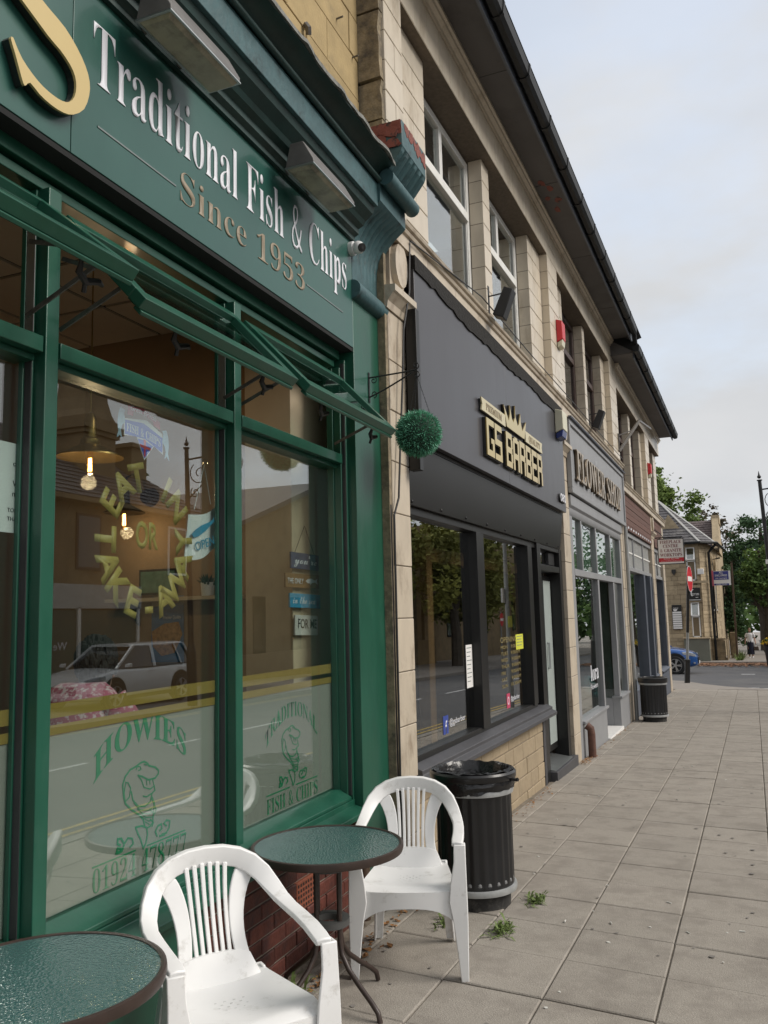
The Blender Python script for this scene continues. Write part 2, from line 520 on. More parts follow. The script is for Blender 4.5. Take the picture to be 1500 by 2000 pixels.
GLYPHS = "A &4 %5%7%5%;%9%;%<%=%A%F%`&:%d&:&*%H&/%>&2%;&6%;&6%7%e%7%e%;%m%<%p%@%n%G%j%Q%L%Q%G%E%F%C%F%A%H%<%P%;%Q%;%Q%7 %N%W%g%W%Z%w\nB &6 %:%7%:%:%@%;%C%=%E%A%F%G%F&'%E&/%A&4%:&5%:&8%c&8%w&6&(&/&,&#&*%s&#%m%p%h&%%d&.%\\&1%Q&.%F&'%>%v%9%g%7 %[%i%]%i%f%j%l%m%o%s%p%|%o&*%m&/%i&3%b&4%_&3%]&2%[&+ %c%<%k%=%p%A%r%G%s%Q%r%Z%n%a%h%d%^%e%[%e%[%D%]%>%_%<\nC &; %j%5%^%6%R%;%I%B%B%L%>%W%<%e%>%r%B&#%I&-%S&4%^&9%k&:%u&9&&&5&+&4&/&6&1&:&4&:&4%u&1%u&+&&&$&.%v&4%l&6%_&1%V%|%T%d%W%N%`%@%o%<%w%=&%%@&,%E&3%L&6%I&,%>%y%7\nD &@ %;%7%;%:%@%;%D%=%E%@%F%F%F&(%E&.%C&2%@&4%:&5%:&8%c&8%r&7&$&3&.&,&5&#&9%r&;%e&8%Q&/%B%z%:%e%7 %c%<%k%=%r%@%w%F%|%S&#%e%z%{%r&/%d&4%_&3%]&2%[&*%[%E%]%>%_%<\nE &5 %:%7%:%:%@%;%C%=%E%A%F%G%F&'%E&.%C&2%@&4%:&5%:&8&-&8&-%w&*%w&'&(%{&.%r&2%e&3%_&3%\\&0%\\&+%\\%h%^%h%e%i%k%m%n%s%q%|%t%|%t%O%p%O%n%[%k%_%g%b%\\%c%\\%c%\\%D%\\%@%]%>%e%=%n%=%v%?%|%B&'%F&,%L&/%T&3%T&-%7\nF &. %:%7%:%:%@%<%C%>%E%B%F%H%F&(%E&.%C&2%@&4%:&5%:&8&,&8&,%w&(%w&'&$&$&*%z&.%u&1%n&3%e&3%_&3%\\&1%[&-%[%h%]%h%e%j%j%m%n%s%p%|%s%|%s%O%p%O%n%Y%j%_%e%c%]%d%[%d%[%G%]%@%^%=%a%<%j%:%j%7\nG &C %m%5%_%6%S%;%J%B%B%L%>%W%=%e%>%r%B&#%J&-%S&4%^&9%j&:%u&9&'&5&+&4&.&6&1&:&4&:&4%u&1%u&.%|&)&)&$&.%y&2%s&5%l&6%_&1%W%|%T%e%V%R%[%D%`%>%g%;%n%:%u%:%y%<%{%@%|%E%|%Q%{%V%y%Y%u%[%n%[%n%_&A%_&A%[&<%[&8%Y&7%V&6%Q&6%=&$%7\nH &F %:%7%:%:%@%;%C%=%E%A%F%G%F&)%E&.%C&2%@&4%:&5%:&8%g&8%g&5%`&3%\\&0%[&)%[%i%{%i%{&)%z&0%w&3%o&5%o&8&B&8&B&5&=&4&9&2&7&.&7&)&7%G&7%A&9%>&=%;&B%:&B%7%o%7%o%:%u%;%y%=%{%A%{%G%{%c%[%c%[%G%\\%A%^%=%a%;%g%:%g%7\nI %k %:%7%:%:%?%<%C%=%E%A%F%F%F&*%E&/%D&2%@&4%:&5%:&8%h&8%h&5%b&4%^&2%\\&/%\\&*%\\%F%\\%@%`%<%h%:%h%7\nK &C %:%7%:%:%@%;%D%=%E%A%F%G%F&)%E&.%D&2%@&4%:&5%:&8%g&8%g&5%`&3%\\&0%\\&)%\\%f%w&(%{&-&#&1%z&4%q&5%q&8&>&8&>&5&<&5&0&1%|&%%m%p&:%@&>%<&E%:&E%7%o%7%o%:%t%;%w%;%z%>%v%D%_%b%\\%_%\\%G%\\%A%^%=%b%;%g%:%g%7\nL &2 %:%7%:%:%@%;%C%=%E%A%F%G%F&)%E&.%C&2%@&4%:&5%:&8%i&8%i&5%a&4%^&2%]&0%[&)%[%H%\\%@%_%=%f%=%o%=%v%?%|%B&'%G&+%M&/%V&2%V&-%7\nM &\\ %:%7%:%:%@%;%C%=%E%A%F%G%F&)%E&0%B&3%:&5%:&8%\\&8%v%S&7&8&X&8&X&5&S&4&P&2&N&.&M&)&M%H&N%@&Q%<&X%:&X%7&,%7&,%:&4%<&7%@&8%H&8&-%q%7%m%7%L&+%L%G%M%A%O%=%S%;%Y%:%Y%7\nN &@ &.%5%L&#%L%G%M%A%O%=%R%;%X%:%X%7%;%7%;%:%B%<%E%?%F%G%F&+%>&4%;&5%;&8%V&8&+%Y&+&(&*&0&'&3%y&5%y&8&=&8&=&5&7&4&4&2&2&.&1&(&1%5\nO &F %k%5%b%6%Y%8%Q%=%J%C%D%J%@%R%=%[%=%e%=%n%@%w%D&%%J&,%Q&2%Y&7%b&9%l&:%v&9&$&7&,&2&3&-&9&&&=%x&@%n&A%e&@%[&=%R&9%J&3%C&,%=&$%8%u%6 %l%9%y%>&&%M&)%e&'%w&#&+%u&3%k&6%^&1%W%|%T%e%V%R%Z%D%b%<\nP &1 %:%7%:%:%@%;%C%=%E%A%F%G%F&)%E&.%C&2%@&4%:&5%:&8%b&8%p&7%z&5&&&1&+&-&.&&&/%y&-%o&&%g%v%b%g%`%[%`%[%G%\\%A%^%=%a%;%g%:%g%7 %[%e%_%e%h%f%m%j%p%p%q%y%q&(%n&.%i&2%b&3%]&2%[&-\nQ &F &)$z%r$|%e%*%\\%7%S%;%K%A%E%H%@%Q%=%Z%=%e%=%n%@%w%D&%%J&,%Q&2%Y&7%b&9%l&:%v&9&$&7&,&2&3&-&9&&&=%x&@%n&A%e&>%U&8%H&-%>%y%7&%%.&-%)&6%'&?%(&@%%&4${ %l%9%y%>&&%M&)%e&'%w&#&+%u&3%k&6%^&1%W%|%T%e%V%R%[%D%b%<\nR &< %:%7%:%:%@%;%C%=%E%A%F%G%F&)%E&.%C&2%@&4%:&5%:&8%b&8%t&7&&&2&.&+&0%z&.%p&'%i%v%d&3%A&7%<&=%:&=%:&=%7%{%7%_%a%[%a%[%G%\\%A%^%=%a%;%g%:%g%7 %[%f%`%f%i%g%o%k%s%q%t%z%r&+%m&1%d&3%_&3%]&1%[&*\nS &+ %@%5%@%W%C%W%H%J%M%A%U%<%^%:%e%;%j%>%n%C%o%I%l%Q%d%W%X%]%M%c%F%j%B%q%A%y%B&'%D&.%I&3%N&7%U&9%\\&:%e&9%o&7%q&6%s&6%v&7%w&:%{&:%{%w%w%w%u&$%r&*%m&/%i&3%c&5%^&6%X&5%S&2%P&.%O&)%P&$%R%z%]%t%j%n%v%f%z%a&#%]&%%R&$%J%{%C%v%=%o%9%g%6%]%5%W%5%P%7%K%9%H%9%E%8%C%5\nT &2 %I%7%I%:%P%;%S%=%U%A%V%G%V&4%U&4%K&2%D&.%?&&%=%w%9%w%9&8&/&8&/%v&,%v&(&)%z&1%m&4%l&4%l%G%l%A%n%=%r%;%y%:%y%7\nU &? %i%4%Y%7%N%=%H%G%F%V%F&)%E&.%C&2%@&4%:&5%:&8%g&8%g&5%_&3%\\&0%[&)%[%S%\\%I%`%A%e%=%n%;%{%>&)%H&+%W&+&)&+&.&)&2&%&4%y&5%y&8&<&8&<&5&7&3&4&1&2&.&1&)&1%[&/%I&)%=%x%7\nW &W %Y%5%=&,%:&2%8&4%4&5%4&8%[&8%[&5%U&3%T&2%S&/%U&(%d%V%s&$%p&-%o&1%l&3%e&5%e&8&5&8&5&5&.&3&,&/&-&*&<%X&I&'&K&.&J&1&I&3&B&5&B&8&Z&8&Z&5&V&4&T&1&P&)&6%5&3%5%v%u%]%5\nY &2 %K%7%K%:%Q%;%U%=%V%A%W%G%W%[%@&*%=&0%:&3%7&4%4&5%4&8%`&8%`&5%^&5%X&3%V&0%X&+%i%d%z&&&#&/%z&3%s&5%r&5%r&8&5&8&5&5&/&2&*&+%m%`%m%G%m%A%o%=%s%;%y%:%y%7\na %| %j%5%d%6%a%9%_%>%U%7%J%5%D%6%?%9%<%>%;%D%=%L%D%R%O%X%_%]%_%g%^%l%\\%o%Y%q%U%r%N%q%L%n%N%j%P%e%O%b%M%_%J%^%F%]%C%^%@%`%>%c%>%f%>%k%A%o%E%r%J%u%P%v%W%w%d%u%l%q%p%k%r%a%r%C%r%?%t%>%w%?%y%=%r%7 %U%>%Z%?%_%D%_%Y%V%U%P%P%O%H%P%@\nc %r %V%5%O%6%H%9%C%>%?%E%<%L%;%U%<%^%?%f%D%m%J%r%R%v%Z%w%c%v%i%s%m%n%n%h%n%e%l%b%j%`%f%`%b%a%_%d%^%i%^%k%^%m%]%q%Y%r%S%p%O%i%M%\\%O%P%R%F%X%A%`%?%g%@%m%E%p%C%i%;%`%7\nd &' %S%5%L%6%G%9%B%>%>%D%<%L%;%T%<%^%>%f%B%m%G%r%M%v%T%w%]%u%d%o%d&-%c&1%a&3%Z&5%Z&8%w&8%w%F%x%?%z%=&$%=&$%9%r%8%d%5%d%?%]%7 %Y%=%\\%=%_%?%b%B%d%F%d%g%b%j%`%m%Z%o%T%n%Q%i%O%a%O%V%O%K%Q%C%T%>\ne %s %V%5%N%6%H%9%C%>%>%E%<%M%;%V%<%_%?%g%C%n%H%s%O%v%V%w%a%u%i%o%n%f%p%Z%p%X%N%X%P%J%V%B%_%?%f%B%m%H%p%F%i%<%`%7 %N%]%_%]%_%b%^%n%[%q%W%r%R%p%O%j%N%`\nh &) %;%7%;%:%@%<%A%B%A&-%@&3%>&4%;&5%;&8%U&8%U%l%]%t%h%w%q%t%w%m%y%a%y%B%z%<%|%;&&%:&&%7%_%7%_%:%`%:%e%<%f%B%f%b%e%k%c%m%`%m%Z%k%U%f%U%B%V%<%X%;%[%:%[%7\ni %_ %K&%%G&&%D&(%B&,%A&/%B&3%D&7%G&9%K&:%O&9%R&7%T&3%U&/%T&,%R&(%O&& %;%7%;%:%@%<%A%B%A%i%@%p%;%r%;%u%U%u%U%B%V%<%[%:%[%7\nl %_ %;%7%;%:%@%<%A%B%A&-%@&3%?&4%;&5%;&8%U&8%U%B%V%<%[%:%[%7\nn &) %;%7%;%:%@%<%A%B%A%j%@%p%>%q%;%r%;%u%U%u%U%l%]%t%h%w%q%t%w%m%y%a%y%B%z%<%|%;&&%:&&%7%_%7%_%:%`%:%e%<%f%B%f%b%e%k%c%m%`%m%Z%k%U%f%U%B%V%<%X%;%[%:%[%7\no %z %Y%5%P%6%I%9%C%>%?%E%<%M%;%V%<%_%?%g%C%m%I%r%P%v%Y%w%a%v%h%s%n%n%s%g%u%_%v%V%u%M%s%E%n%>%h%9%a%6 %Y%9%^%;%a%?%b%G%c%V%b%d%a%m%]%q%Y%s%T%q%Q%m%O%d%N%V%O%G%Q%?%T%;\np &' %:$u%:$x%?$z%A%#%A%*%A%h%@%p%;%r%;%u%T%u%T%l%X%r%^%v%e%w%l%v%r%s%v%n%z%g%|%`&#%W%|%N%z%E%v%?%q%9%k%6%d%5%\\%7%U%=%U%+%U%#%X$y%^$x%^$u %^%=%c%>%g%C%i%K%j%V%i%a%g%i%d%m%_%o%Y%l%U%f%U%E%X%?\nr %p %;%7%;%:%@%<%A%B%A%i%@%p%;%r%;%u%T%u%T%i%X%o%\\%s%a%v%f%w%k%v%n%t%p%p%q%l%p%i%o%f%l%d%i%c%c%e%`%i%]%k%Z%j%W%g%U%c%U%]%U%B%U%>%W%<%^%:%^%7\ns %q %U%5%O%6%H%8%F%9%C%8%A%5%>%5%>%L%B%L%D%E%H%?%M%;%S%:%W%;%[%<%]%?%]%C%\\%H%V%L%L%Q%F%U%B%Y%?%^%>%c%@%k%D%q%K%u%S%w%X%v%_%u%`%t%b%t%d%u%e%w%h%w%h%c%e%c%b%j%^%n%Z%q%U%r%Q%r%N%p%M%n%L%k%N%e%T%a%]%]%c%Y%g%U%j%P%j%J%i%A%e%;%^%6\nt %e %P%5%I%6%D%9%B%>%A%E%A%o%;%o%;%s%I&'%Q&2%T&2%T%u%a%u%a%o%T%o%T%G%U%A%V%@%Y%?%]%A%`%F%c%D%_%<%X%7\nu &( %Q%5%I%6%D%:%A%A%@%J%@%i%?%o%=%q%9%r%9%u%S%u%S%F%U%@%W%?%Z%>%`%@%e%D%e%i%c%p%a%q%]%r%]%u%x%u%x%E%y%?&%%=&%%:%s%8%e%5%e%?%a%;%\\%8%W%6\n0 &( %]%6%R%7%I%<%C%C%?%M%<%Y%<%g%<%u%?&'%C&1%I&8%R&=%]&>%g&=%p&8%v&1%z&'&#%u&$%g&#%Y%z%M%v%C%p%<%g%7 %]%>%c%A%f%I%h%V%i%g%h%x%f&+%c&3%]&6%V&3%S&+%Q%x%P%g%Q%V%S%I%V%A\n1 &( %D%7%D%>%O%>%R%?%T%@%V%G%V&0%M&&%H&#%D%|%A&#%?&%%=&(%=&,%F&/%Q&6%[&=%j&=%j%G%k%@%m%?%q%>%|%>%|%7\n2 &( %<%7%<%E%P%Y%\\%h%c%t%d&'%d&.%a&2%^&5%Z&6%T&5%P&0%N&)%M%y%F%z%A%|%=&&%<&,%=&1%@&5%D&9%I&<%Q&>%Z&>%g&=%q&8%w&1%y&(%w%y%q%o%g%c%V%S%H%F%h%F%l%F%o%H%q%K%s%O%t%S%|%S%{%7\n3 &( %X%6%N%6%G%8%B%;%>%>%<%B%;%F%<%J%>%N%B%P%F%P%G%I%K%C%P%@%W%?%_%A%b%C%e%G%g%L%g%S%f%Z%b%_%[%c%R%d%J%d%J%m%S%m%[%n%`%r%c%x%d&&%c&-%a&2%^&5%Y&6%U&5%R&3%N&+%M%{%F%|%@&$%=&(%<&-%>&4%C&9%M&=%Z&>%f&=%p&9%v&2%y&(%w%z%s%s%l%n%d%j%o%g%t%c%x%_%{%Z%|%S%{%K%y%E%u%@%q%<%e%7\n4 &( %O%7%O%>%S%>%[%@%]%C%^%H%^%P%9%P%9%X%_&=%r&=%r%Y&&%Y&&%P%r%P%r%H%r%C%u%@&#%>&$%>&$%7 %B%Y%^%Y%^%p%^&#%_&0%]&,%Z&&%W%{%T%w\n5 &( %X%6%O%6%H%8%C%;%?%>%=%B%<%F%=%J%?%M%C%O%G%O%I%H%M%A%Q%@%V%?%^%A%a%D%d%H%f%M%f%U%e%]%b%d%\\%g%T%h%L%h%E%f%?%h%C&=%v&=%w&$%o&$%n&)%l&-%h&.%L&.%J%o%P%q%Y%q%g%o%r%j%y%a%{%U%z%M%x%F%t%A%o%<%d%7\n6 &( %^%6%U%7%M%;%F%A%A%J%>%U%=%c%>%n%?%x%B&'%F&/%L&5%R&:%Z&=%c&>%k&>%q&<%v&:%y&7%{&3%{&/%z&,%w&(%s&&%k&%%j&-%h&4%e&6%b&6%[&4%U&-%R%|%P%m%W%p%c%r%n%p%v%k%|%b&#%V%{%I%v%?%l%8 %_%?%c%@%g%D%i%K%j%U%i%^%g%e%c%h%^%j%V%h%P%c%Q%S%T%G%Y%A\n7 &( %M%7%q&.%N&.%H&-%F&'%E%{%=%{%>&=&$&=&$&6%Y%7\n8 &( %\\%6%Q%7%I%9%C%=%?%B%<%I%;%O%<%W%@%^%G%c%O%g%H%l%B%r%?%x%>&&%?&,%A&2%E&7%K&;%S&=%]&>%j&=%s&8%x&0%z&'%y%z%u%t%h%k%r%e%y%_&#%X&$%P%|%E%u%=%j%7 %`%p%d%s%g%v%h%{%i&'%h&.%c&4%`&6%\\&6%X&5%T&2%R&-%Q&'%R%{%U%w %\\%=%c%>%g%B%j%G%k%N%j%T%g%Y%a%]%X%b%P%[%N%U%M%O%N%H%Q%B%V%?\n9 &( %U%6%N%6%I%8%D%:%B%>%?%E%A%J%F%L%H%G%L%B%P%?%V%>%`%B%f%O%i%e%a%_%\\%]%V%\\%L%^%C%c%>%l%<%x%=&'%?&/%D&5%J&:%R&=%Z&>%d&=%l&:%s&4%x&+%{%y%|%k%z%V%w%M%s%E%n%?%g%:%_%7 %\\%f%`%f%d%h%i%o%h&#%e&.%a&3%[&5%V&4%R&0%P&(%O%y%Q%n%U%h\n& %g %I%6%Q%8%X%<%^%8%d%6%e%;%\\%@%a%I%e%S%_%S%\\%J%X%D%Q%J%K%R%P%V%T%[%V%a%U%f%R%j%L%k%F%j%B%e%@%_%A%Y%D%S%=%M%:%D%<%=%A%8 %T%?%O%<%J%;%E%<%A%@%@%E%B%J%F%O%L%G %H%V%F%_%G%e%L%g%P%e%Q%a%N%[\n~y &+ %|%C%r%<%i%7%\\%#%Q$p%H$k%>$i%9$i%5$l%2$o%2$s%4${%:%(%D%.%Q%4%X%6%^%B%U%9%M%6%I%7%E%9%C%<%B%@%D%G%I%P%L%U%K%W%F%S%C%P%A%N%>%P%C%V%I%Z%M%]%Q%`%U%`%Z%^%\\%X%Z%N%S%C%P%?%O%<%P%;%Q%:%U%=%\\%D%e%P%n%_&&%`%l%=%s%A%z%F %>$l%C$n%H$t%N%$%V%2%I%,%@%&%;$y%9$r%:$n\n~o %s %I%6%C%7%?%:%<%>%:%D%;%I%>%N%F%W%Q%^%W%`%]%`%b%`%g%]%i%Y%j%T%j%P%h%K%a%B%f%D%k%H%m%E%d%>%Z%<%R%8 %L%:%O%;%S%>%S%@%U%C%Z%E%a%O%c%X%b%[%_%\\%]%[%Y%X%T%R%O%J%K%C%J%>%K%;\n~u &, &%%C%s%9%n%7%j%6%e%7%a%9%_%<%^%?%^%A%^%C%Y%>%T%:%N%7%I%6%D%7%A%9%?%<%>%?%A%G%G%T%C%P%A%N%>%P%F%W%M%_%`%`%R%H%O%>%O%=%Q%<%U%?%\\%F%e%R%l%_&&%`%p%D%l%=%m%<%n%;%s%>%|%F\n~r %n %f%C%^%<%Y%8%R%6%M%7%H%9%E%<%D%@%F%H%L%P%U%X%O%X%K%X%F%S%A%N%>%P%C%U%G%Y%J%b%L%c%N%c%N%a%N%`%N%_%O%^%T%]%[%\\%`%Z%b%U%a%Q%]%L%Y%F%V%B%T%=%T%<%V%;%Z%>%d%F\n~e %n %K%6%D%7%>%:%;%?%9%D%:%I%=%N%E%W%P%^%[%`%`%`%d%^%f%[%g%W%f%S%c%P%Y%I%J%E%H%=%I%;%L%:%R%;%X%=%^%A%e%F%g%C%`%>%Y%9%R%7 %L%H%T%K%[%Q%]%U%^%X%]%[%[%\\%W%Z%Q%R\n~n &+ %7%6%@%C%G%M%L%V%K%W%H%T%A%N%?%P%J%\\%O%_%T%`%Y%^%Z%W%Y%Q%f%]%p%`%t%`%w%]%y%Z%y%U%w%O%s%H%n%B%k%=%l%;%q%>%z%F&#%C%v%=%q%9%m%7%h%6%e%7%b%9%_%=%_%A%`%H%g%Q%n%Z%o%[%o%[%n%\\%i%Z%a%S%W%H%K%7\n~t %r %>%P%F%X%M%`%S%i%b&(%s&)%i%r%r%r%q%n%f%n%]%^%T%N%N%B%L%=%M%;%S%>%]%F%`%C%T%:%N%7%H%6%D%7%A%9%?%<%?%@%@%F%B%K%H%U%@%N\n~h &) %|%C%v%?%s%;%m%7%g%6%c%7%`%9%^%=%]%A%_%H%a%L%f%Q%m%Z%n%[%m%\\%i%[%c%W%\\%P%T%F%K%7%:%6%K%W%G%R%B%N%@%P%H%X%O%b%W%n%c&*%s&,%X%Q%d%]%o%`%r%`%v%]%w%Z%x%U%w%Q%u%M%n%D%j%=%k%;%o%>%y%F\n~s %f %`%E%U%;%M%7%D%6%?%7%;%9%9%<%8%?%:%D%>%F%B%D%D%A%B%=%?%;%>%<%A%:%F%<%I%A%L%I%M%T%M%V%L%Y%I%V%E%R%A%N%>%P%E%V%N%_%O%a%Q%c%S%d%U%d%U%b%T%`%S%]%T%Z%Y%R%Z%K%Y%F%W%B%^%H\n~a &$ %a%6%^%7%[%8%Y%;%X%?%P%8%H%6%B%7%>%9%;%=%:%C%;%H%=%M%F%W%Q%^%W%`%\\%`%c%_%f%Z%h%`%w%`%k%G%h%A%g%>%h%=%l%>%q%B%u%F%x%C%k%9%f%7 %J%9%O%;%T%?%^%M%c%X%b%[%^%]%Y%Z%S%T%M%L%I%C%G%<%H%:\n~i %e %\\%h%W%i%U%n%V%p%X%s%^%u%b%s%d%o%d%l%b%j %^%C%V%<%Q%8%H%6%B%7%?%:%>%?%@%G%H%U%E%Q%A%N%>%P%B%T%G%Y%L%_%_%`%R%H%L%<%M%;%R%>%[%F\n~g &$ %v%C%l%<%a%7%W%&%M$t%C$l%9$i%3$j%.$l%,$o%+$t%/%$%<%-%Q%6%T%;%M%8%G%6%A%7%=%:%:%>%9%C%:%H%=%M%E%W%P%^%V%`%\\%`%b%_%e%[%h%`%x%a%d%=%k%@%s%F %I%9%L%:%P%<%W%D%]%N%b%Y%a%\\%_%]%Z%Z%T%S%M%J%H%B%F%<%G%: %8$m%<$o%A$t%G%#%N%1%C%,%:%&%5$z%3$s%4$o\n~b %w %s%G%k%B%d%A%c%A%a%A%U%9%I%6%E%7%A%9%?%<%>%@%@%H%G%T%C%Q%@%N%>%P%F%X%K%_%c&*%t&,%W%U%T%O%P%H%L%B%K%?%L%;%O%:%U%<%^%C%\\%G%[%M%]%V%c%^%f%`%i%a%n%_%p%Y%o%S%m%N%j%I%e%D%k%E%q%J %a%E%h%M%i%S%i%V%f%W%c%V%a%Q%`%L"
# ------------------------------------------------------------------ lettering: outlines of a serif and a script hand
GLY = {}
for _ln in GLYPHS.strip('\n').split('\n'):
    _k, _rest = _ln.split(' ', 1)
    _p = _rest.split(' ')

    def _n(s):
        return (ord(s[0]) - 35) * 90 + ord(s[1]) - 35 - 200
    GLY[_k] = (_n(_p[0]) / 200, [[(_n(q[i:i + 2]) / 200, _n(q[i + 2:i + 4]) / 200) for i in range(0, len(q), 4)] for q in _p[1:]])


CAPS = GLY['H'][1][0]
CAPH = max(q[1] for q in CAPS)
_ah = [q[1] for pl in GLY['&'][1] for q in pl]
GLY['&'] = (GLY['&'][0] * 1.04 * CAPH / max(_ah) + .04, [[(px * 1.04 * CAPH / max(_ah) + .02, py * 1.04 * CAPH / max(_ah)) for px, py in pl] for pl in GLY['&'][1]])


def _fill(polys, off, k):
    """filled outline -> bmesh"""
    cu = bpy.data.curves.new('outline', 'CURVE')
    cu.dimensions = '2D'
    cu.fill_mode = 'BOTH'
    for pl in polys:
        sp = cu.splines.new('POLY')
        sp.points.add(len(pl) - 1)
        for i, (px, py) in enumerate(pl):
            sp.points[i].co = (px * k, py * k, 0, 1)
        sp.use_cyclic_u = True
    cu.offset = off
    return _curve_bm(cu)


def _curve_bm(cu):
    tmp = bpy.data.objects.new('outline', cu)
    COL.objects.link(tmp)
    bpy.context.view_layer.update()
    me0 = tmp.to_mesh()
    bm = bmesh.new()
    bm.from_mesh(me0)
    tmp.to_mesh_clear()
    bpy.data.objects.remove(tmp)
    bmesh.ops.remove_doubles(bm, verts=bm.verts, dist=1e-5)
    return bm


def _sans(text, off, spacing):
    cu = bpy.data.curves.new('outline', 'FONT')
    cu.body = text
    cu.size = 1.0
    cu.space_character = spacing
    cu.resolution_u = 3
    cu.offset = off
    return _curve_bm(cu)


_h = _sans('H', 0, 1)
SANSK = 1 / max(v.co.y for v in _h.verts)
_h.free()


def letters(name, text, m, parent, width=None, height=1.0, depth=.004, script=False, warp=None, off=0.0, sans=False, origin='left', spacing=1.0, split=False):
    """a line of lettering as extruded mesh. Local x runs along the line, local y up, local z out of the wall.
    height is that of the capitals; width squeezes the line to a length; warp maps (x, y) -> (x, y); split makes every letter an object."""
    bms = []
    if sans:
        b0 = _sans(text, off / SANSK, spacing)
        for v in b0.verts:
            v.co *= SANSK
        bms.append(b0)
    else:
        x = 0
        allp = []
        for ch in text:
            if ch == ' ':
                x += .22
                continue
            if ch in "'-.@":
                bx = {"'": (.03, .11, .33, .50), '-': (.03, .22, .14, .20), '.': (.04, .12, 0, .08)}.get(ch, (0, .1, 0, .1))
                polys, adv = [[(bx[0], bx[2]), (bx[1], bx[2]), (bx[1], bx[3]), (bx[0], bx[3])]], bx[1] + .04
            else:
                adv, polys = GLY[('~' if script else '') + ch]
            pp = [[(px + x, py) for px, py in pl] for pl in polys]
            if split:
                bms.append(_fill(pp, off, 1 / CAPH))
            else:
                allp += pp
            x += adv * spacing
        if not split:
            bms.append(_fill(allp, off, 1 / CAPH))
    xs = [v.co.x for b0 in bms for v in b0.verts]
    x0, x1 = min(xs), max(xs)
    sx = (width / (x1 - x0)) if width else height
    outs = []
    for bm in bms:
        for v in bm.verts:
            px, py = (v.co.x - x0) * sx, v.co.y * height
            if origin == 'centre':
                px -= (x1 - x0) * sx / 2
            if warp:
                px, py = warp(px, py)
            v.co = (px, py, 0)
        g = bmesh.ops.extrude_face_region(bm, geom=bm.faces[:])
        for v in [e for e in g['geom'] if isinstance(e, bmesh.types.BMVert)]:
            v.co.z += depth
        bmesh.ops.recalc_face_normals(bm, faces=bm.faces)
        me = bpy.data.meshes.new(name)
        bm.to_mesh(me)
        bm.free()
        me.materials.append(m)
        o = bpy.data.objects.new(name, me)
        COL.objects.link(o)
        o.parent = parent
        outs.append(o)
    return outs if split else outs[0]


WALLROT = Matrix(((0, 0, 1, 0), (1, 0, 0, 0), (0, 1, 0, 0), (0, 0, 0, 1)))    # text x -> +y, text y -> +z, text z -> +x


def on_wall(o, x, y, z, tilt=0.0):
    """stand lettering on a wall that faces +x: reading direction +y"""
    for q in (o if isinstance(o, list) else [o]):
        q.matrix_local = Matrix.Translation((x, y, z)) @ WALLROT @ Matrix.Rotation(tilt, 4, 'Z')
    return o


FACEROT = Matrix(((1, 0, 0, 0), (0, 0, -1, 0), (0, 1, 0, 0), (0, 0, 0, 1)))   # text x -> +x, text y -> +z, text z -> -y


def on_face(o, x, y, z, tilt=0.0):
    """stand lettering on a face that looks towards -y"""
    for q in (o if isinstance(o, list) else [o]):
        q.matrix_local = Matrix.Translation((x, y, z)) @ FACEROT @ Matrix.Rotation(tilt, 4, 'Z')
    return o


def plate(pts, axis, a, b):
    return MB().prism(pts, axis, a, b)

# ================================================================== GROUND AND SETTING
def sheet(name, x0, x1, y0, y1, dz, m, ny=1):
    mb = MB()
    for i in range(ny):
        a, b = y0 + (y1 - y0) * i / ny, y0 + (y1 - y0) * (i + 1) / ny
        mb.add([(x0, a, gz(a) + dz), (x1, a, gz(a) + dz), (x1, b, gz(b) + dz), (x0, b, gz(b) + dz)], [(0, 1, 2, 3)])
    o = mb.build(name, m)
    o['kind'] = 'structure'
    return o


FISH = thing('fish_shop', 'dark green shopfront with tall mullioned windows, open top lights and gold lettered fascia', 'shop', (-2.19, 5.13, 0), 0.02305)
F = FISH

# ---- fascia and its lettering
fas = MB().box(-.06, 0, -5.2, -2.945, 3.30, 4.0).build('fascia', green_sign, F, bevel=.002)
MB().box(-.06, 0, -2.942, -.46, 3.30, 4.0).build('fascia_panel', green_sign, fas, bevel=.002)
on_wall(letters('letter', 'Traditional Fish & Chips', white_letter, fas, width=2.285, height=.248, depth=.0025, off=-.012, split=True), .001, -2.838, 3.64)
on_wall(letters('letter', 'Since 1953', dull_gold, fas, width=1.165, height=.142, depth=.002, off=-.018, split=True), .001, -2.287, 3.425)
MB().box(.0005, .003, -2.808, -2.319, 3.471, 3.478).build('rule', grey_line, fas)
MB().box(.0005, .003, -1.101, -.615, 3.478, 3.485).build('rule', grey_line, fas)
BIGS = [(-3.137, 3.742), (-3.093, 3.73), (-3.027, 3.713), (-2.967, 3.677), (-2.922, 3.633), (-2.9, 3.586), (-2.901, 3.532), (-2.926, 3.464), (-2.977, 3.414), (-3.026, 3.393), (-3.083, 3.388), (-3.137, 3.395), (-3.179, 3.411), (-3.197, 3.391), (-3.208, 3.39), (-3.228, 3.432), (-3.247, 3.474), (-3.266, 3.513), (-3.256, 3.522), (-3.244, 3.505), (-3.215, 3.473), (-3.169, 3.447), (-3.123, 3.432), (-3.076, 3.428), (-3.035, 3.432), (-3.0, 3.448), (-2.975, 3.483), (-2.967, 3.525), (-2.974, 3.562), (-3.0, 3.591), (-3.049, 3.615), (-3.106, 3.63)]
BIGS = BIGS + [(2 * -3.179 - a, 3.711 + (3.711 - b) * .87) for a, b in BIGS[1:-1]]


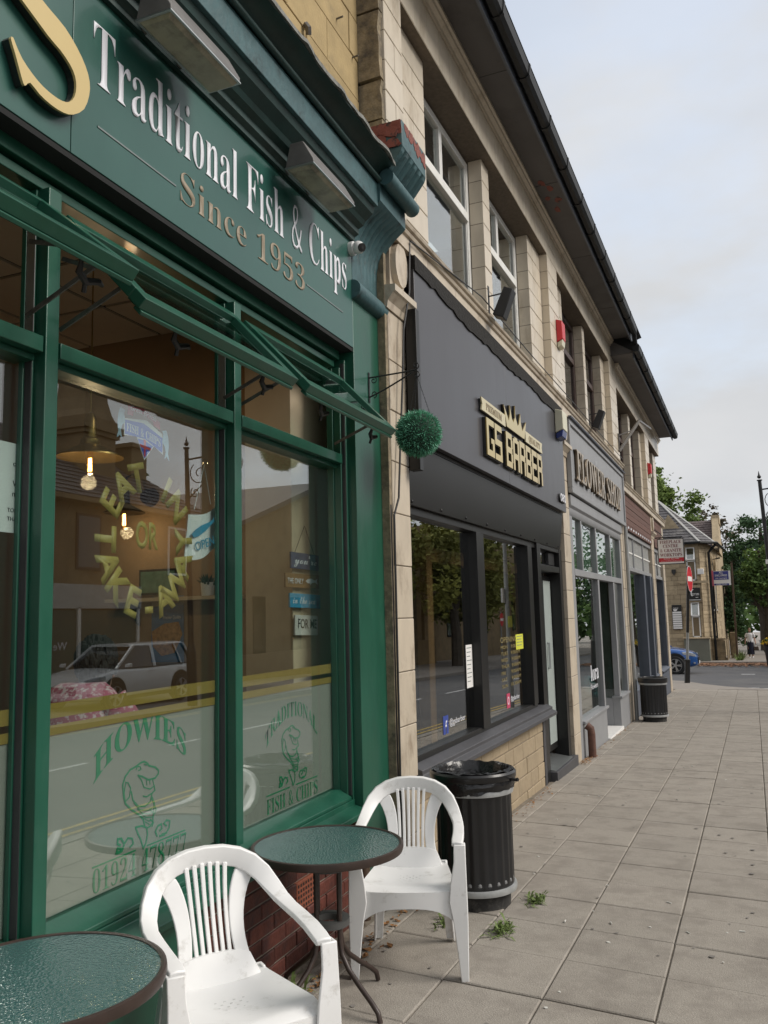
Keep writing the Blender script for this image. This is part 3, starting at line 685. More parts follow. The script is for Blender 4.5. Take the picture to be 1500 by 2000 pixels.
def flat_letter(name, pts, m, parent, x, d):
    bm = bmesh.new()
    vs = [bm.verts.new((x, a, b)) for a, b in pts]
    es = [bm.edges.new((vs[i], vs[(i + 1) % len(vs)])) for i in range(len(vs))]
    bmesh.ops.triangle_fill(bm, edges=es, use_beauty=True)
    g = bmesh.ops.extrude_face_region(bm, geom=bm.faces[:])
    for v in [e for e in g['geom'] if isinstance(e, bmesh.types.BMVert)]:
        v.co.x += d
    bmesh.ops.recalc_face_normals(bm, faces=bm.faces)
    me = bpy.data.meshes.new(name)
    bm.to_mesh(me)
    bm.free()
    me.materials.append(m)
    return part(name, me, parent)


def smooth_poly(p, k=3):
    n, o = len(p), []
    for i in range(n):
        a, b, c, d = p[i - 1], p[i], p[(i + 1) % n], p[(i + 2) % n]
        for j in range(k):
            t = j / k
            o.append(tuple(.5 * (2 * b[q] + (c[q] - a[q]) * t + (2 * a[q] - 5 * b[q] + 4 * c[q] - d[q]) * t * t + (3 * b[q] - a[q] - 3 * c[q] + d[q]) * t ** 3) for q in (0, 1)))
    return o


BS = smooth_poly(BIGS, 2)
flat_letter('raised_letter', BS, gold, fas, .032, .010)
flat_letter('letter_backing', [(a, b) for a, b in BS], black_trim, fas, .004, .027)
# part of the letter before it, cut by the picture's edge
flat_letter('raised_letter', [(-3.42 + .03 * math.cos(i * .5), 3.50 + .03 * math.sin(i * .5)) for i in range(12)], gold, fas, .032, .010)

# ---- cornice above
co = MB().prism([(-.08, 4.003), (.022, 4.003), (.022, 4.03), (.05, 4.045), (.05, 4.08), (.085, 4.095), (.10, 4.12), (.15, 4.16), (.165, 4.20), (-.08, 4.20)], 1, -5.2, -.45).build('cornice', green_dark, F)
MB().box(-.08, .188, -5.2, -.45, 4.202, 4.36).build('frieze_band', corbel_paint, co, bevel=.004)
MB().tube([(.205, -5.2, 4.372), (.205, -.44, 4.372)], .017, 10).build('bead', green_dark, co, smooth=True)
cv = [(-.08, 4.392)] + [(.19 + .115 * (1 - math.cos(i * .157)), 4.392 + .06 * math.sin(i * .157)) for i in range(11)] + [(.305, 4.47), (-.08, 4.49)]
MB().prism(cv, 1, -5.2, -.46).build('cove', green_dark, co, smooth=True)
mb = MB()
n = 96
rows = []
for i in range(n + 1):
    s = -5.2 + (4.76) * i / n
    w = .004 * math.sin(i * .9) + rnd.uniform(-.004, .004)
    q_ = .004 * math.sin(i * .55 + 1) + rnd.uniform(-.003, .003)
    rows.append([(-.10, s, 4.63), (.20, s, 4.53 + q_), (.316 + w, s, 4.482 + q_), (.319 + w, s, 4.455 + q_ * 1.6), (.300 + w, s, 4.458 + q_)])
mb.loft(rows, cap=False, closed=False)
mb.build('lead_flashing', flash, co)

# ---- pilaster and corbel at the right end
pil = MB().box(-.17, 0, -.46, -.003, gz(4.8) - .05, 3.625).build('pilaster', green, F, bevel=.003)
MB().tube([(.0, -.47, 3.685), (.0, .012, 3.685)], .062, 16).build('roll_moulding', corbel_paint, pil, smooth=True)
prof = [(-.0, 3.74), (.0, 3.85), (.004, 3.94), (.018, 4.01), (.042, 4.07), (.078, 4.125), (.125, 4.175), (.178, 4.215), (.205, 4.24)]
rings = []
NS = 54
for i in range(NS + 1):
    s = -.455 + .455 * i / NS
    fl = (i / NS - .12) / .76 * 6
    dep = .014 * max(0, 1 - abs((fl % 1) - .5) * 4) if 0 < fl < 6 else 0
    rings.append([(-.3, s, 3.74)] + [(o - (dep * .7 if 1 < k < 7 else 0), s, z + (dep * .5 if 3 < k < 7 else 0)) for k, (o, z) in enumerate(prof)] + [(.205, s, 4.365), (-.3, s, 4.365)])
corb = MB().loft(rings).build('corbel', corbel_paint, F, smooth=True)
mb = MB().tube([(.25, -.46, 4.385), (.25, .03, 4.385)], .052, 16)
mb.ball((.25, .03, 4.385), .052, 8, (1, .45, 1))
mb.build('corbel_roll', corbel_paint, corb, smooth=True)
rings = []
for i in range(NS + 1):
    s = -.45 + .45 * i / NS
    fl = (i / NS - .06) / .88 * 5
    dep = .022 * max(0, 1 - abs((fl % 1) - .5) * 3.2) if 0 < fl < 5 else 0
    rings.append([(-.1, s, 4.437), (.265, s, 4.437), (.278 - dep, s, 4.45), (.318 - dep, s, 4.50), (.352 - dep * .8, s, 4.545), (.362, s, 4.57), (-.1, s, 4.57)])
MB().loft(rings).build('fluted_block', corbel_paint, corb)
cap = MB().box(-.1, .364, -.452, .004, 4.5705, 4.752).build('corbel_cap', corbel_paint, corb, bevel=.006)
# flaking old red paint over the cap: irregular scabs
mb = MB()
for i in range(46):
    a, z = rnd.uniform(-.09, .335), rnd.uniform(4.585, 4.74)
    r0 = rnd.uniform(.03, .07)
    pts = [(a + r0 * rnd.uniform(.6, 1.2) * math.cos(t * .9), z + r0 * rnd.uniform(.5, 1) * math.sin(t * .9)) for t in range(7)]
    pts = [(min(.362, p), min(4.75, max(4.573, q))) for p, q in pts]
    mb.prism(pts, 1, -.4525 - .0002 * i - .001, -.4515)
for i in range(13):
    a, z = -.38 + .03 * i + rnd.uniform(-.01, .01), 4.742 - .0045 * i + rnd.uniform(-.03, .004)
    r0 = rnd.uniform(.022, .045)
    pts = [(min(.002, a + r0 * rnd.uniform(.5, 1.1) * math.cos(t * .9)), min(4.75, z + r0 * rnd.uniform(.7, 1.6) * math.sin(t * .9))) for t in range(7)]
    mb.prism(pts, 0, .3635, .3645 + .0002 * i + .001)
mb.build('red_paint_flakes', red_flake, corb)['kind'] = 'stuff'

# ---- wall above
wl = MB().box(-.40, -.106, -5.2, -.05, 4.5, 8.2).build('upper_wall', mortar, F)
z = 4.62
row = 0
while z < 8.1:
    h = (.30, .36, .26, .33)[row % 4]
    s = -5.2 + (.0 if row % 2 else -.35)
    while s < -.06:
        w = rnd.choice((.55, .72, .9, .64))
        a, b = max(-5.2, s), min(-.055, s + w)
        if b - a > .06 and (b > -1.7 or z > 6.5 or True) and b > -2.2:
            MB().cbox(-.15, -.095 + rnd.uniform(-.003, .003), a + .003, b - .003, z + .003, z + h - .003, .004).build('stone', ashlar, wl)
        s += w
    z += h
MB().prism([(-.5, 8.2), (.15, 8.2), (.15, 8.3), (-2.5, 9.6), (-2.6, 9.5)], 1, -5.3, -.05).build('roof', soffit_m, F)
MB().tube([(-.08, -.90, 5.23), (-.06, -.9, 5.2), (-.07, -.88, 5.17)], .02, 6).build('iron_cramp', steel, F)
for s, zz in ((-.40, 5.62), (-.15, 5.50)):
    MB().tube([(-.11, s, zz), (-.05, s, zz + .005)], .007, 6).build('old_nail', steel, F)

# ---- window frame
GO = -.165
fr = MB()
fr.box(-.20, -.080, -4.6, -.50, 3.222, 3.275)          # head
fr.box(-.20, -.108, -4.6, -.52, 3.175, 3.212)
fr.box(-.20, -.150, -4.6, -.53, 3.212, 3.222)
fr.build('window_head', green, F, bevel=.003)
jb = MB()
jb.box(-.172, -.055, -.484, -.463, .50, 3.224)
jb.box(-.172, -.082, -.504, -.485, .575, 3.174)
jb.box(-.172, -.13, -.514, -.505, .60, 3.174)
jb.build('jamb', green, F, bevel=.003)
MB().box(-.085, -.060, -.4905, -.4845, .58, 3.2).build('jamb_seal', rubber, F)
for i, s in enumerate((-1.711, -2.936, -4.161)):
    m_ = MB()
    m_.box(-.12, -.07, s - .031, s + .031, .60, 3.174)
    m_.box(-.15, -.121, s - .040, s + .040, .60, 3.174)
    m_.box(-.172, -.151, s - .052, s + .052, .60, 3.174)
    mm = m_.build('mullion', green, F, bevel=.003)
    MB().box(-.160, -.1215, s - .0445, s - .0405, .62, 3.0).build('gasket', rubber, mm)
    MB().box(-.150, -.112, s - .049, s - .0455, 2.64, 3.09).build('hinge_rail', alu, mm)
for a, b in ((-4.12, -2.977), (-2.895, -1.752), (-1.67, -.507)):
    t_ = MB()
    t_.box(-.20, -.070, a, b, 2.560, 2.618)
    t_.box(-.20, -.110, a, b, 2.535, 2.559)
    t_.prism([(-.2, 2.619), (-.085, 2.619), (-.11, 2.634), (-.2, 2.634)], 1, a, b)
    t_.build('transom', green, F, bevel=.003)
    s_ = MB()
    s_.prism([(-.2, .555), (-.058, .555), (-.058, .572), (-.13, .612), (-.2, .612)], 1, a - .01, b + .01)
    s_.build('bottom_rail', green, F, bevel=.003)
MB().prism([(-.2, .47), (.035, .47), (.035, .500), (-.052, .522), (-.052, .554), (-.2, .554)], 1, -4.7, -.462).build('sill', green, F, bevel=.004)

MB().box(-.30, -.004, -4.7, -.463, 3.276, 3.2985).build('dark_soffit_strip', mat('black_underside', (.008, .009, .009), .9), F)  # near-black strip under the fascia, above the window head
# panes
PB = [(-4.12, -2.977), (-2.895, -1.752), (-1.67, -.507)]
for a, b in PB:
    MB().box(GO - .004, GO, a, b, .612, 2.535).build('pane', glass_front, F)

# ---- open top-hung lights
def sash(s0, s1, ob, zb):
    oh, zh = -.078, 3.092
    e = Vector((ob - oh, 0, zb - zh))
    ln = e.length
    e.normalize()
    nn = Vector((-e.z, 0, e.x))

    def blk(mb, t0, t1, a, b, n0, n1):
        p = lambda t, s, q: tuple(Vector((oh, 0, zh)) + e * t + nn * q + Vector((0, s, 0)))
        mb.hexa([p(t0, a, n0), p(t1, a, n0), p(t1, b, n0), p(t0, b, n0), p(t0, a, n1), p(t1, a, n1), p(t1, b, n1), p(t0, b, n1)])
    m_ = MB()
    blk(m_, 0, .062, s0, s1, -.024, .020)
    blk(m_, ln - .066, ln, s0, s1, -.024, .020)
    blk(m_, .062, ln - .066, s0, s0 + .056, -.024, .020)
    blk(m_, .062, ln - .066, s1 - .056, s1, -.024, .020)
    blk(m_, ln - .030, ln + .012, s0 + .01, s1 - .01, -.040, -.0245)
    blk(m_, ln - .085, ln - .031, s0 + .02, s1 - .02, -.033, -.0245)
    f_ = m_.build('open_sash', green, F, bevel=.003)
    g = MB()
    blk(g, .05, ln - .05, s0 + .045, s1 - .045, -.003, .003)
    g.build('pane', glass_vent, f_)
    for s in (s0 + .02, s1 - .02):
        st = MB()
        q = Vector((oh, 0, zh)) + e * (ln * .74) + nn * -.03
        st.bar((-.105, s, 2.68), (q.x, s, q.z), .016, .006, up=(0, 1, 0)).build('stay', steel, f_)
        MB().bar((-.10, s, 2.95), (q.x * .55 - .04, s, q.z * .55 + 3.0 * .45), .016, .006, up=(0, 1, 0)).build('stay', steel, f_)
    for s in (s0 + .30 * (s1 - s0), s1 - .13):
        hk = MB()
        q = Vector((oh, 0, zh)) + e * (ln - .04) + nn * -.04
        hk.tube([(q.x - .01, s - .05, q.z + .005), (q.x - .03, s - .04, q.z - .03), (q.x - .04, s, q.z - .045), (q.x - .03, s + .05, q.z - .03), (q.x - .05, s + .09, q.z - .025)], [.006, .012, .014, .011, .006], 7)
        hk.tube([(q.x - .04, s, q.z - .045), (q.x - .055, s + .01, q.z - .075)], .008, 6)
        hk.build('fastener', blackpl, f_, smooth=True)


sash(-4.09, -3.005, .345, 2.752)
sash(-2.885, -1.762, .276, 2.712)
sash(-1.655, -.525, .285, 2.712)

# ---- stall riser
rw = MB().box(-.30, -.048, -2.02, -.462, gz(4.4) - .1, .469).build('riser_wall', mort_l, F)
for r_ in range(8):
    z0 = -.155 + r_ * .0765
    s = -2.02 + (.0 if r_ % 2 else .1125)
    if not r_ % 2:
        MB().cbox(-.1, -.036, -2.02, -1.917, z0 + .005, z0 + .0715, .004).build('brick', brick_m, rw)
    while s < -.47:
        b = min(s + .215, -.465)
        if not (r_ in (4, 5) and -1.20 < s + .1 < -1.02) and b - s > .03:
            MB().cbox(-.1, -.036 + rnd.uniform(-.003, .003), s, b, z0 + .005, z0 + .0715, .004).build('brick', brick_m, rw)
        s += .225
ab = MB().cbox(-.1, -.030, -1.245, -.99, .158, .300, .003).build('air_brick', air_m, rw)
hl = MB()
for i in range(9):
    for j in range(5):
        hl.box(-.04, -.0292, -1.232 + i * .0272, -1.218 + i * .0272, .168 + j * .0262, .183 + j * .0262)
hl.build('air_holes', black_trim, ab)
MB().box(-.30, -.045, -4.7, -2.021, gz(2) - .2, .469).build('riser_panel', green, F, bevel=.003)
MB().prism([(-.045, -.06), (-.012, -.06), (-.012, .04), (-.030, .055), (-.045, .055)], 1, -4.7, -2.03).build('skirting', green, F, bevel=.002)
MB().box(-.044, -.022, -2.9, -2.85, .056, .468).build('riser_muntin', green, F, bevel=.002)
MB().tube([(.03, -.54, -.09), (.03, -.54, .36), (-.02, -.54, .44)], .034, 12).build('drain_pipe', wood_d, F, smooth=True)

# ---- films and lettering on the glass
FG = GO - .0095
film = glass_mat('frosted_film', tint=(.9, .94, .92), f0=.02, body=.86, bodycol=(.41, .40, .36))
for k, (a, b) in enumerate(PB):
    MB().box(GO - .0125, GO - .010, a + .004, b - .004, .62, 1.232).build('frosted_film', film, F)
gb = mat('gold_vinyl_band', (0.33, 0.225, 0.05), 0.5, var=.06, scale=5)
for a, b in PB:
    MB().box(GO - .0075, GO - .005, a + .004, b - .004, 1.234, 1.268).build('gold_band', gb, F)
    MB().box(GO - .0075, GO - .005, a + .004, b - .004, 1.292, 1.345).build('gold_band', gb, F)
vin = mat('green_vinyl_lettering', (0.012, 0.27, 0.12), 0.5, var=.04)
yv = mat('yellow_vinyl_lettering', (0.42, 0.33, 0.085), 0.5, var=.05)


def arch(cx, cy, rad, k=1.0):
    """bend a centred line over an arc"""
    def f(x, y):
        a = x / rad
        return cx + (rad + y) * math.sin(a), cy - rad + (rad + y) * math.cos(a) * k
    return f


def lift(rad, cx, cy):
    return lambda x, y: (x + cx, y * (1 - .0 * abs(x)) + cy + (rad * rad - x * x) ** .5 - rad)


on_wall(letters('window_lettering', 'HOWIES', vin, F, width=.585, height=.100, depth=.0014, origin='centre', warp=lift(.42, 0, 0)), FG, -2.277, 1.145)
on_wall(letters('window_lettering', 'TRADITIONAL', vin, F, width=.59, height=.078, depth=.0014, origin='centre', warp=lift(.38, 0, 0), off=-.015), FG, -1.002, 1.092)
on_wall(letters('window_lettering', '01924 478777', vin, F, width=.585, height=.085, depth=.0014, off=-.020), FG, -2.566, .628)
on_wall(letters('window_lettering', 'FISH & CHIPS', vin, F, width=.575, height=.075, depth=.0014, off=-.018), FG, -1.287, .632)
for a, b in ((-2.57, -1.99), (-1.29, -.71)):
    MB().box(FG, FG + .0013, a, (a + b) / 2 - .04, .722, .728).build('rule', vin, F)
    MB().box(FG, FG + .0013, (a + b) / 2 + .03, b, .722, .728).build('rule', vin, F)


def fish_emblem(cs, z0, k):
    """a fish standing on its tail, in line work"""
    mb = MB()
    strokes = [([(-0.118, 0.237), (-0.103, 0.266), (-0.073, 0.287), (-0.036, 0.294), (-0.009, 0.303), (0.012, 0.305), (0.031, 0.296), (0.046, 0.282), (0.085, 0.27), (0.108, 0.253), (0.106, 0.239), (0.086, 0.226), (0.041, 0.227), (0.002, 0.247), (-0.025, 0.256)], 0.0075), ([(-0.025, 0.256), (-0.003, 0.234), (0.014, 0.202), (0.053, 0.188), (0.08, 0.196), (0.069, 0.221)], 0.005), ([(0.028, 0.228), (0.032, 0.208)], 0.004), ([(0.05, 0.225), (0.052, 0.207)], 0.004), ([(0.08, 0.196), (0.084, 0.177), (0.064, 0.169), (0.031, 0.162), (0.009, 0.169)], 0.006), ([(-0.066, 0.201), (-0.055, 0.166), (-0.023, 0.136), (0.02, 0.127), (0.053, 0.137), (0.066, 0.168)], 0.0065), ([(-0.118, 0.237), (-0.112, 0.19), (-0.101, 0.162), (-0.065, 0.132), (-0.012, 0.099), (0.01, 0.079), (0.019, 0.051)], 0.0075), ([(0.066, 0.154), (0.081, 0.128), (0.076, 0.092), (0.071, 0.052), (0.054, 0.041), (0.041, 0.039)], 0.0065), ([(0.032, 0.041), (-0.0, 0.055), (-0.038, 0.058), (-0.021, 0.027), (-0.005, 0.004), (0.012, -0.035), (0.028, -0.018), (0.038, 0.013), (0.032, 0.041)], 0.0075), ([(-0.1, 0.243), (-0.109, 0.203), (-0.102, 0.169), (-0.078, 0.182), (-0.07, 0.215), (-0.085, 0.238), (-0.1, 0.243)], 0.005), ([(0.064, 0.148), (0.094, 0.098), (0.082, 0.084), (0.051, 0.11)], 0.0055), ([(0.054, 0.069), (0.077, 0.051), (0.066, 0.037)], 0.005), ([(-0.038, 0.281), (-0.031, 0.292), (-0.012, 0.289), (-0.008, 0.277), (-0.023, 0.275)], 0.0045), ([(0.013, 0.293), (0.031, 0.288)], 0.005), ([(-0.05, 0.155), (-0.012, 0.12), (0.043, 0.107), (0.07, 0.113)], 0.0035), ([(-0.028, 0.127), (0.004, 0.103), (0.048, 0.091), (0.074, 0.095)], 0.0035), ([(-0.001, 0.102), (0.026, 0.082), (0.071, 0.074)], 0.0035), ([(0.016, 0.081), (0.043, 0.064), (0.071, 0.06)], 0.0035), ([(0.023, 0.066), (0.049, 0.049)], 0.0035), ([(-0.153, -0.014), (-0.144, 0.006), (-0.114, -0.005), (-0.106, 0.012), (-0.124, 0.036), (-0.144, 0.039), (-0.146, 0.022), (-0.129, 0.012)], 0.009), ([(-0.106, 0.012), (-0.084, 0.028), (-0.058, 0.02), (-0.052, -0.001), (-0.071, -0.009)], 0.008), ([(-0.143, -0.013), (-0.119, -0.01)], 0.012), ([(0.1, -0.008), (0.088, 0.013), (0.105, 0.031), (0.128, 0.034), (0.131, 0.015), (0.117, 0.009)], 0.0075), ([(0.132, -0.009), (0.163, -0.01), (0.181, 0.007), (0.186, 0.033), (0.163, 0.041), (0.145, 0.032), (0.163, 0.018)], 0.0075), ([(0.117, -0.012), (0.151, -0.014)], 0.009)]
    for j, (pth, w) in enumerate(strokes):
        for q in range(len(pth) - 1):
            (a, b), (c, d) = pth[q], pth[q + 1]
            L_ = math.hypot(c - a, d - b) or 1e-6
            nx, ny = -(d - b) / L_ * w / 2, (c - a) / L_ * w / 2
            ex, ey = (c - a) / L_ * w * .3, (d - b) / L_ * w * .3
            x0 = FG + .000004 * (j * 12 + q)
            P_ = [(a - ex + nx, b - ey + ny), (c + ex + nx, d + ey + ny), (c + ex - nx, d + ey - ny), (a - ex - nx, b - ey - ny)]
            mb.prism([(cs + k * p, z0 + k * q_) for p, q_ in P_], 0, x0, x0 + .0012)
    mb.build('fish_emblem', vin, F)


fish_emblem(-2.285, .755, 1.0)
fish_emblem(-1.015, .76, .93)

# EAT IN OR TAKE-AWAY round a circle, on the inside face of the glass
YG = GO - .0062


def ring_text(text, cx, cz, rad, a0, a1, h, flip=False):
    n_ = len(text)
    for i, ch in enumerate(text):
        if ch == ' ':
            continue
        a = a0 + (a1 - a0) * i / (n_ - 1)
        o = letters('yellow_letter', ch, yv, F, height=h, depth=.001, sans=True, off=.06, origin='centre')
        x, z_ = cx + rad * math.cos(R(a)), cz + rad * math.sin(R(a))
        on_wall(o, YG, x, z_, R(a + 90 if flip else a - 90))


ring_text('EAT IN', -2.268, 1.965, .205, 150, 38, .112)
ring_text('TAKE-AWAY', -2.268, 1.95, .315, 180, 366, .112, flip=True)
o = letters('yellow_letter', 'OR', yv, F, height=.105, depth=.001, sans=True, off=.05, spacing=1.0, width=.15)
on_wall(o, YG, -2.345, 1.93)

# crest sticker at the top of the middle pane
cw = mat('crest_white', (.75, .75, .78), .5)
cb = mat('crest_blue', (.04, .12, .62), .5)
crd = mat('crest_red', (.62, .03, .06), .5)
cl = mat('crest_pale_blue', (.42, .58, .75), .5, var=.15, scale=60)
ck = MB().prism([(-2.425, 2.455), (-2.28, 2.475), (-2.17, 2.435), (-2.165, 2.345), (-2.228, 2.372), (-2.292, 2.30), (-2.343, 2.392), (-2.425, 2.385)], 0, YG - .001, YG).build('crest_sticker', cw, F)
MB().prism([(-2.42, 2.45), (-2.30, 2.458), (-2.17, 2.418), (-2.17, 2.352), (-2.29, 2.392), (-2.42, 2.39)], 0, YG + .0001, YG + .0006).build('blue_scroll', cb, ck)
MB().prism([(-2.40, 2.515), (-2.30, 2.52), (-2.19, 2.485), (-2.185, 2.452), (-2.23, 2.462), (-2.235, 2.478), (-2.3, 2.498), (-2.365, 2.498), (-2.37, 2.475), (-2.405, 2.475)], 0, YG - .0005, YG + .0006).build('red_scroll', crd, ck)
MB().prism([(-2.338, 2.386), (-2.295, 2.386), (-2.234, 2.370), (-2.292, 2.308)], 0, YG + .0001, YG + .0006).build('flag_field', cb, ck)
fl_ = MB()
fl_.prism([(-2.299, 2.39), (-2.283, 2.386), (-2.287, 2.315), (-2.296, 2.318)], 0, YG + .0007, YG + .0012)
fl_.prism([(-2.325, 2.366), (-2.245, 2.358), (-2.255, 2.348), (-2.318, 2.354)], 0, YG + .0007, YG + .0011)
fl_.build('flag_cross', crd, ck)
for sx, c0 in ((1, -2.448), (-1, -2.142)):
    zz = 2.44 if sx > 0 else 2.40
    pts = [(c0 + sx * a, zz + b) for a, b in ((.03, .0), (.022, .035), (.03, .05), (.0, .058), (-.012, .03), (-.018, -.01), (-.012, -.045), (-.022, -.075), (-.002, -.06), (.012, -.072), (.004, -.04), (.012, -.015))]
    MB().prism(pts, 0, YG - .0003, YG + .0007).build('crest_fish', cl, ck)
on_wall(letters('crest_lettering', 'FISH & CHIPS', cw, ck, width=.225, height=.034, depth=.0006, warp=lambda x, y: (x, y - x * x * .55)), YG + .0008, -2.41, 2.404)
on_wall(letters('crest_lettering', 'Great British', cw, ck, width=.17, height=.020, depth=.0006, sans=True, warp=lambda x, y: (x + y * .3, y - x * x * .6)), YG + .0008, -2.388, 2.498)

# ---- room behind the glass
rm = MB()
rm.box(-5.1, -5.0, -5.2, -.3, -.05, 3.6)
rm.box(-5.0, -.661, -.50, -.40, -.05, 3.6)
rm.box(-5.0, -.3, -5.3, -5.2, -.05, 3.6)
rm.build('room_wall', in_wall, F)
MB().box(-.66, -.335, -.68, -.12, -.05, 3.58).build('room_pillar', in_wall_l, F, bevel=.004)
MB().box(-.334, -.01, -.119, -.06, -.05, 3.58).build('leak_stop_return', in_wall_l, F)  # return wall added to block light leaks beside the pillar
MB().box(-5.0, -.2, -5.2, -.3, -.2, -.06).build('room_floor', in_floor, F)
ce = MB().box(-5.0, -.2, -5.2, -.5, 3.60, 3.66).build('ceiling', in_grid, F)
tm = None
for i in range(8):
    for j in range(8):
        a, b = -.24 - i * .6, -.26 - (i + 1) * .6 + .04
        c, d = -.50 - j * .6 - .58, -.50 - j * .6 - .02
        if tm is None:
            tm = MB().box(-.285, .285, -.285, .285, -.008, .012).mesh('ceiling_tile', in_ceil)
        part('ceiling_tile', tm, ce, ((a + b) / 2, (c + d) / 2, 3.595))
MB().box(-1.15, -.90, -5.0, -.505, .74, .78).build('counter', wood_d, F)
sh = MB().box(-1.75, -.72, -.66, -.505, 1.755, 1.778).build('shelf', in_wall_l, F)
for a in (-1.6, -.9):
    MB().prism([(-.505, 1.60), (-.505, 1.754), (-.64, 1.754)], 0, a, a + .02).build('bracket', iron, sh)

FM = Matrix.Translation((-2.19, 5.13, 0)) @ Matrix.Rotation(0.02305, 4, 'Z')


def fw(o, s, z):
    return tuple(FM @ Vector((o, s, z)))


# ---- things in and on the window
def pendant(o, s, z, ztop, label):
    t = thing('pendant_lamp', label, 'lamp', fw(o, s, z), .023, 'lit filament lamps in the window')
    MB().lathe([(.003, .30), (.02, .29), (.032, .25), (.034, .16), (.05, .15), (.052, .13), (.05, .12), (.17, .06), (.172, .052), (.045, .10), (.03, .11)], (0, 0, 0), 24).build('shade', brass, t, smooth=True)
    MB().tube([(0, 0, .29), (0, 0, ztop - z)], .004, 6).build('cord', brass, t)
    b = MB().lathe([(.001, -.045), (.02, -.035), (.032, -.005), (.03, .025), (.018, .06), (.015, .11)], (0, 0, 0), 14).build('bulb', bulb_glass, t, smooth=True)
    MB().tube([(.006, 0, .05), (.009, 0, -.02), (-.008, 0, -.02), (-.006, 0, .05)], .0035, 6).build('filament', bulb_m, b)
    return t


pendant(-1.0, -1.675, 2.44, 3.58, 'brass pendant lamp with a pale saucer shade and glowing bulb inside the middle pane')
wlp = thing('wall_lamp', 'dark bronze wall lamp with a flared shade and glowing bulb behind the yellow word IN', 'lamp', fw(-1.50, -.78, 2.30), .023, 'lit filament lamps in the window')
MB().lathe([(.003, .20), (.028, .19), (.034, .15), (.035, .09), (.05, .075), (.13, .03), (.132, .024), (.04, .06)], (0, 0, 0), 22).build('shade', bronze, wlp, smooth=True)
MB().tube([(0, 0, .2), (0, .02, .26), (0, .08, .29), (0, .14, .26), (0, .18, .18), (0, .27, .16)], .008, 8).build('arm', bronze, wlp, smooth=True)
MB().tube([(0, .22, .16), (0, .275, .16)], [.05, .065], 18).build('wall_plate', bronze, wlp, smooth=True)
bl = MB().lathe([(.001, -.085), (.02, -.075), (.03, -.045), (.028, -.02), (.018, .02), (.015, .06)], (0, 0, 0), 14).build('bulb', bulb_glass, wlp, smooth=True)
MB().tube([(.006, 0, .02), (.009, 0, -.055), (-.008, 0, -.055), (-.006, 0, .02)], .0035, 6).build('filament', bulb_m, bl)
for nm, loc, e in (('pendant_glow', fw(-1.0, -1.675, 2.36), 3.2), ('wall_lamp_glow', fw(-1.50, -.74, 2.20), 1.0)):
    ld = bpy.data.lights.new(nm, 'POINT')
    ld.energy = e
    ld.color = (1, .70, .40)
    ld.shadow_soft_size = .04
    lo = bpy.data.objects.new(nm, ld)
    COL.objects.link(lo)
    lo.location = loc

# OPEN card hung on strings from a sucker
oc = thing('open_card', 'curled white card reading OPEN with a blue fish, hung inside the middle pane', 'sign', fw(-.19, -1.835, 2.0), .023)
oc.scale = (1.12, 1.12, 1.12)
rings = []
for i in range(9):
    u_ = i / 8
    rings.append([(.012 * math.sin(u_ * 5), -.13 + .25 * u_ + .03 * v_, -.095 + .19 * v_ + .075 * u_ - .02 * math.sin(u_ * 3.1)) for v_ in (0, .25, .5, .75, 1)])
cardm = mat('white_card', (.72, .74, .74), .6, var=.03)
ring2 = [[(p[0] - .002, p[1], p[2]) for p in g] for g in rings]
mb = MB()
nr = len(rings)
for i in range(nr - 1):
    for j in range(4):
        for G_ in (rings, ring2):
            mb.add([G_[i][j], G_[i + 1][j], G_[i + 1][j + 1], G_[i][j + 1]], [(0, 1, 2, 3)])
mb.build('card', cardm, oc, smooth=True)
cf = mat('card_blue', (.04, .26, .42), .5, var=.1)
MB().prism([(-.10 + .0, .012), (-.07, .035), (-.03, .055), (.03, .075), (.055, .088), (.06, .1), (.062, .085), (.075, .088), (.05, .07), (.0, .035), (-.05, .008), (-.085, .0)], 0, .014, .016).build('printed_fish', cf, oc)
on_wall(letters('lettering', 'OPEN', cf, oc, width=.14, height=.036, depth=.001, sans=True), .016, -.07, -.055, .28)
MB().tube([(0, -.06, .12), (0, .012, .32), (0, .06, .155)], .0016, 5).build('string', cardm, oc)
MB().lathe([(.002, .012), (.006, .006), (.02, -.0)], (0, 0, 0), 12).build('sucker', bulb_glass, oc).matrix_local = Matrix.Translation((.005, .012, .325)) @ Matrix.Rotation(R(90), 4, 'Y')

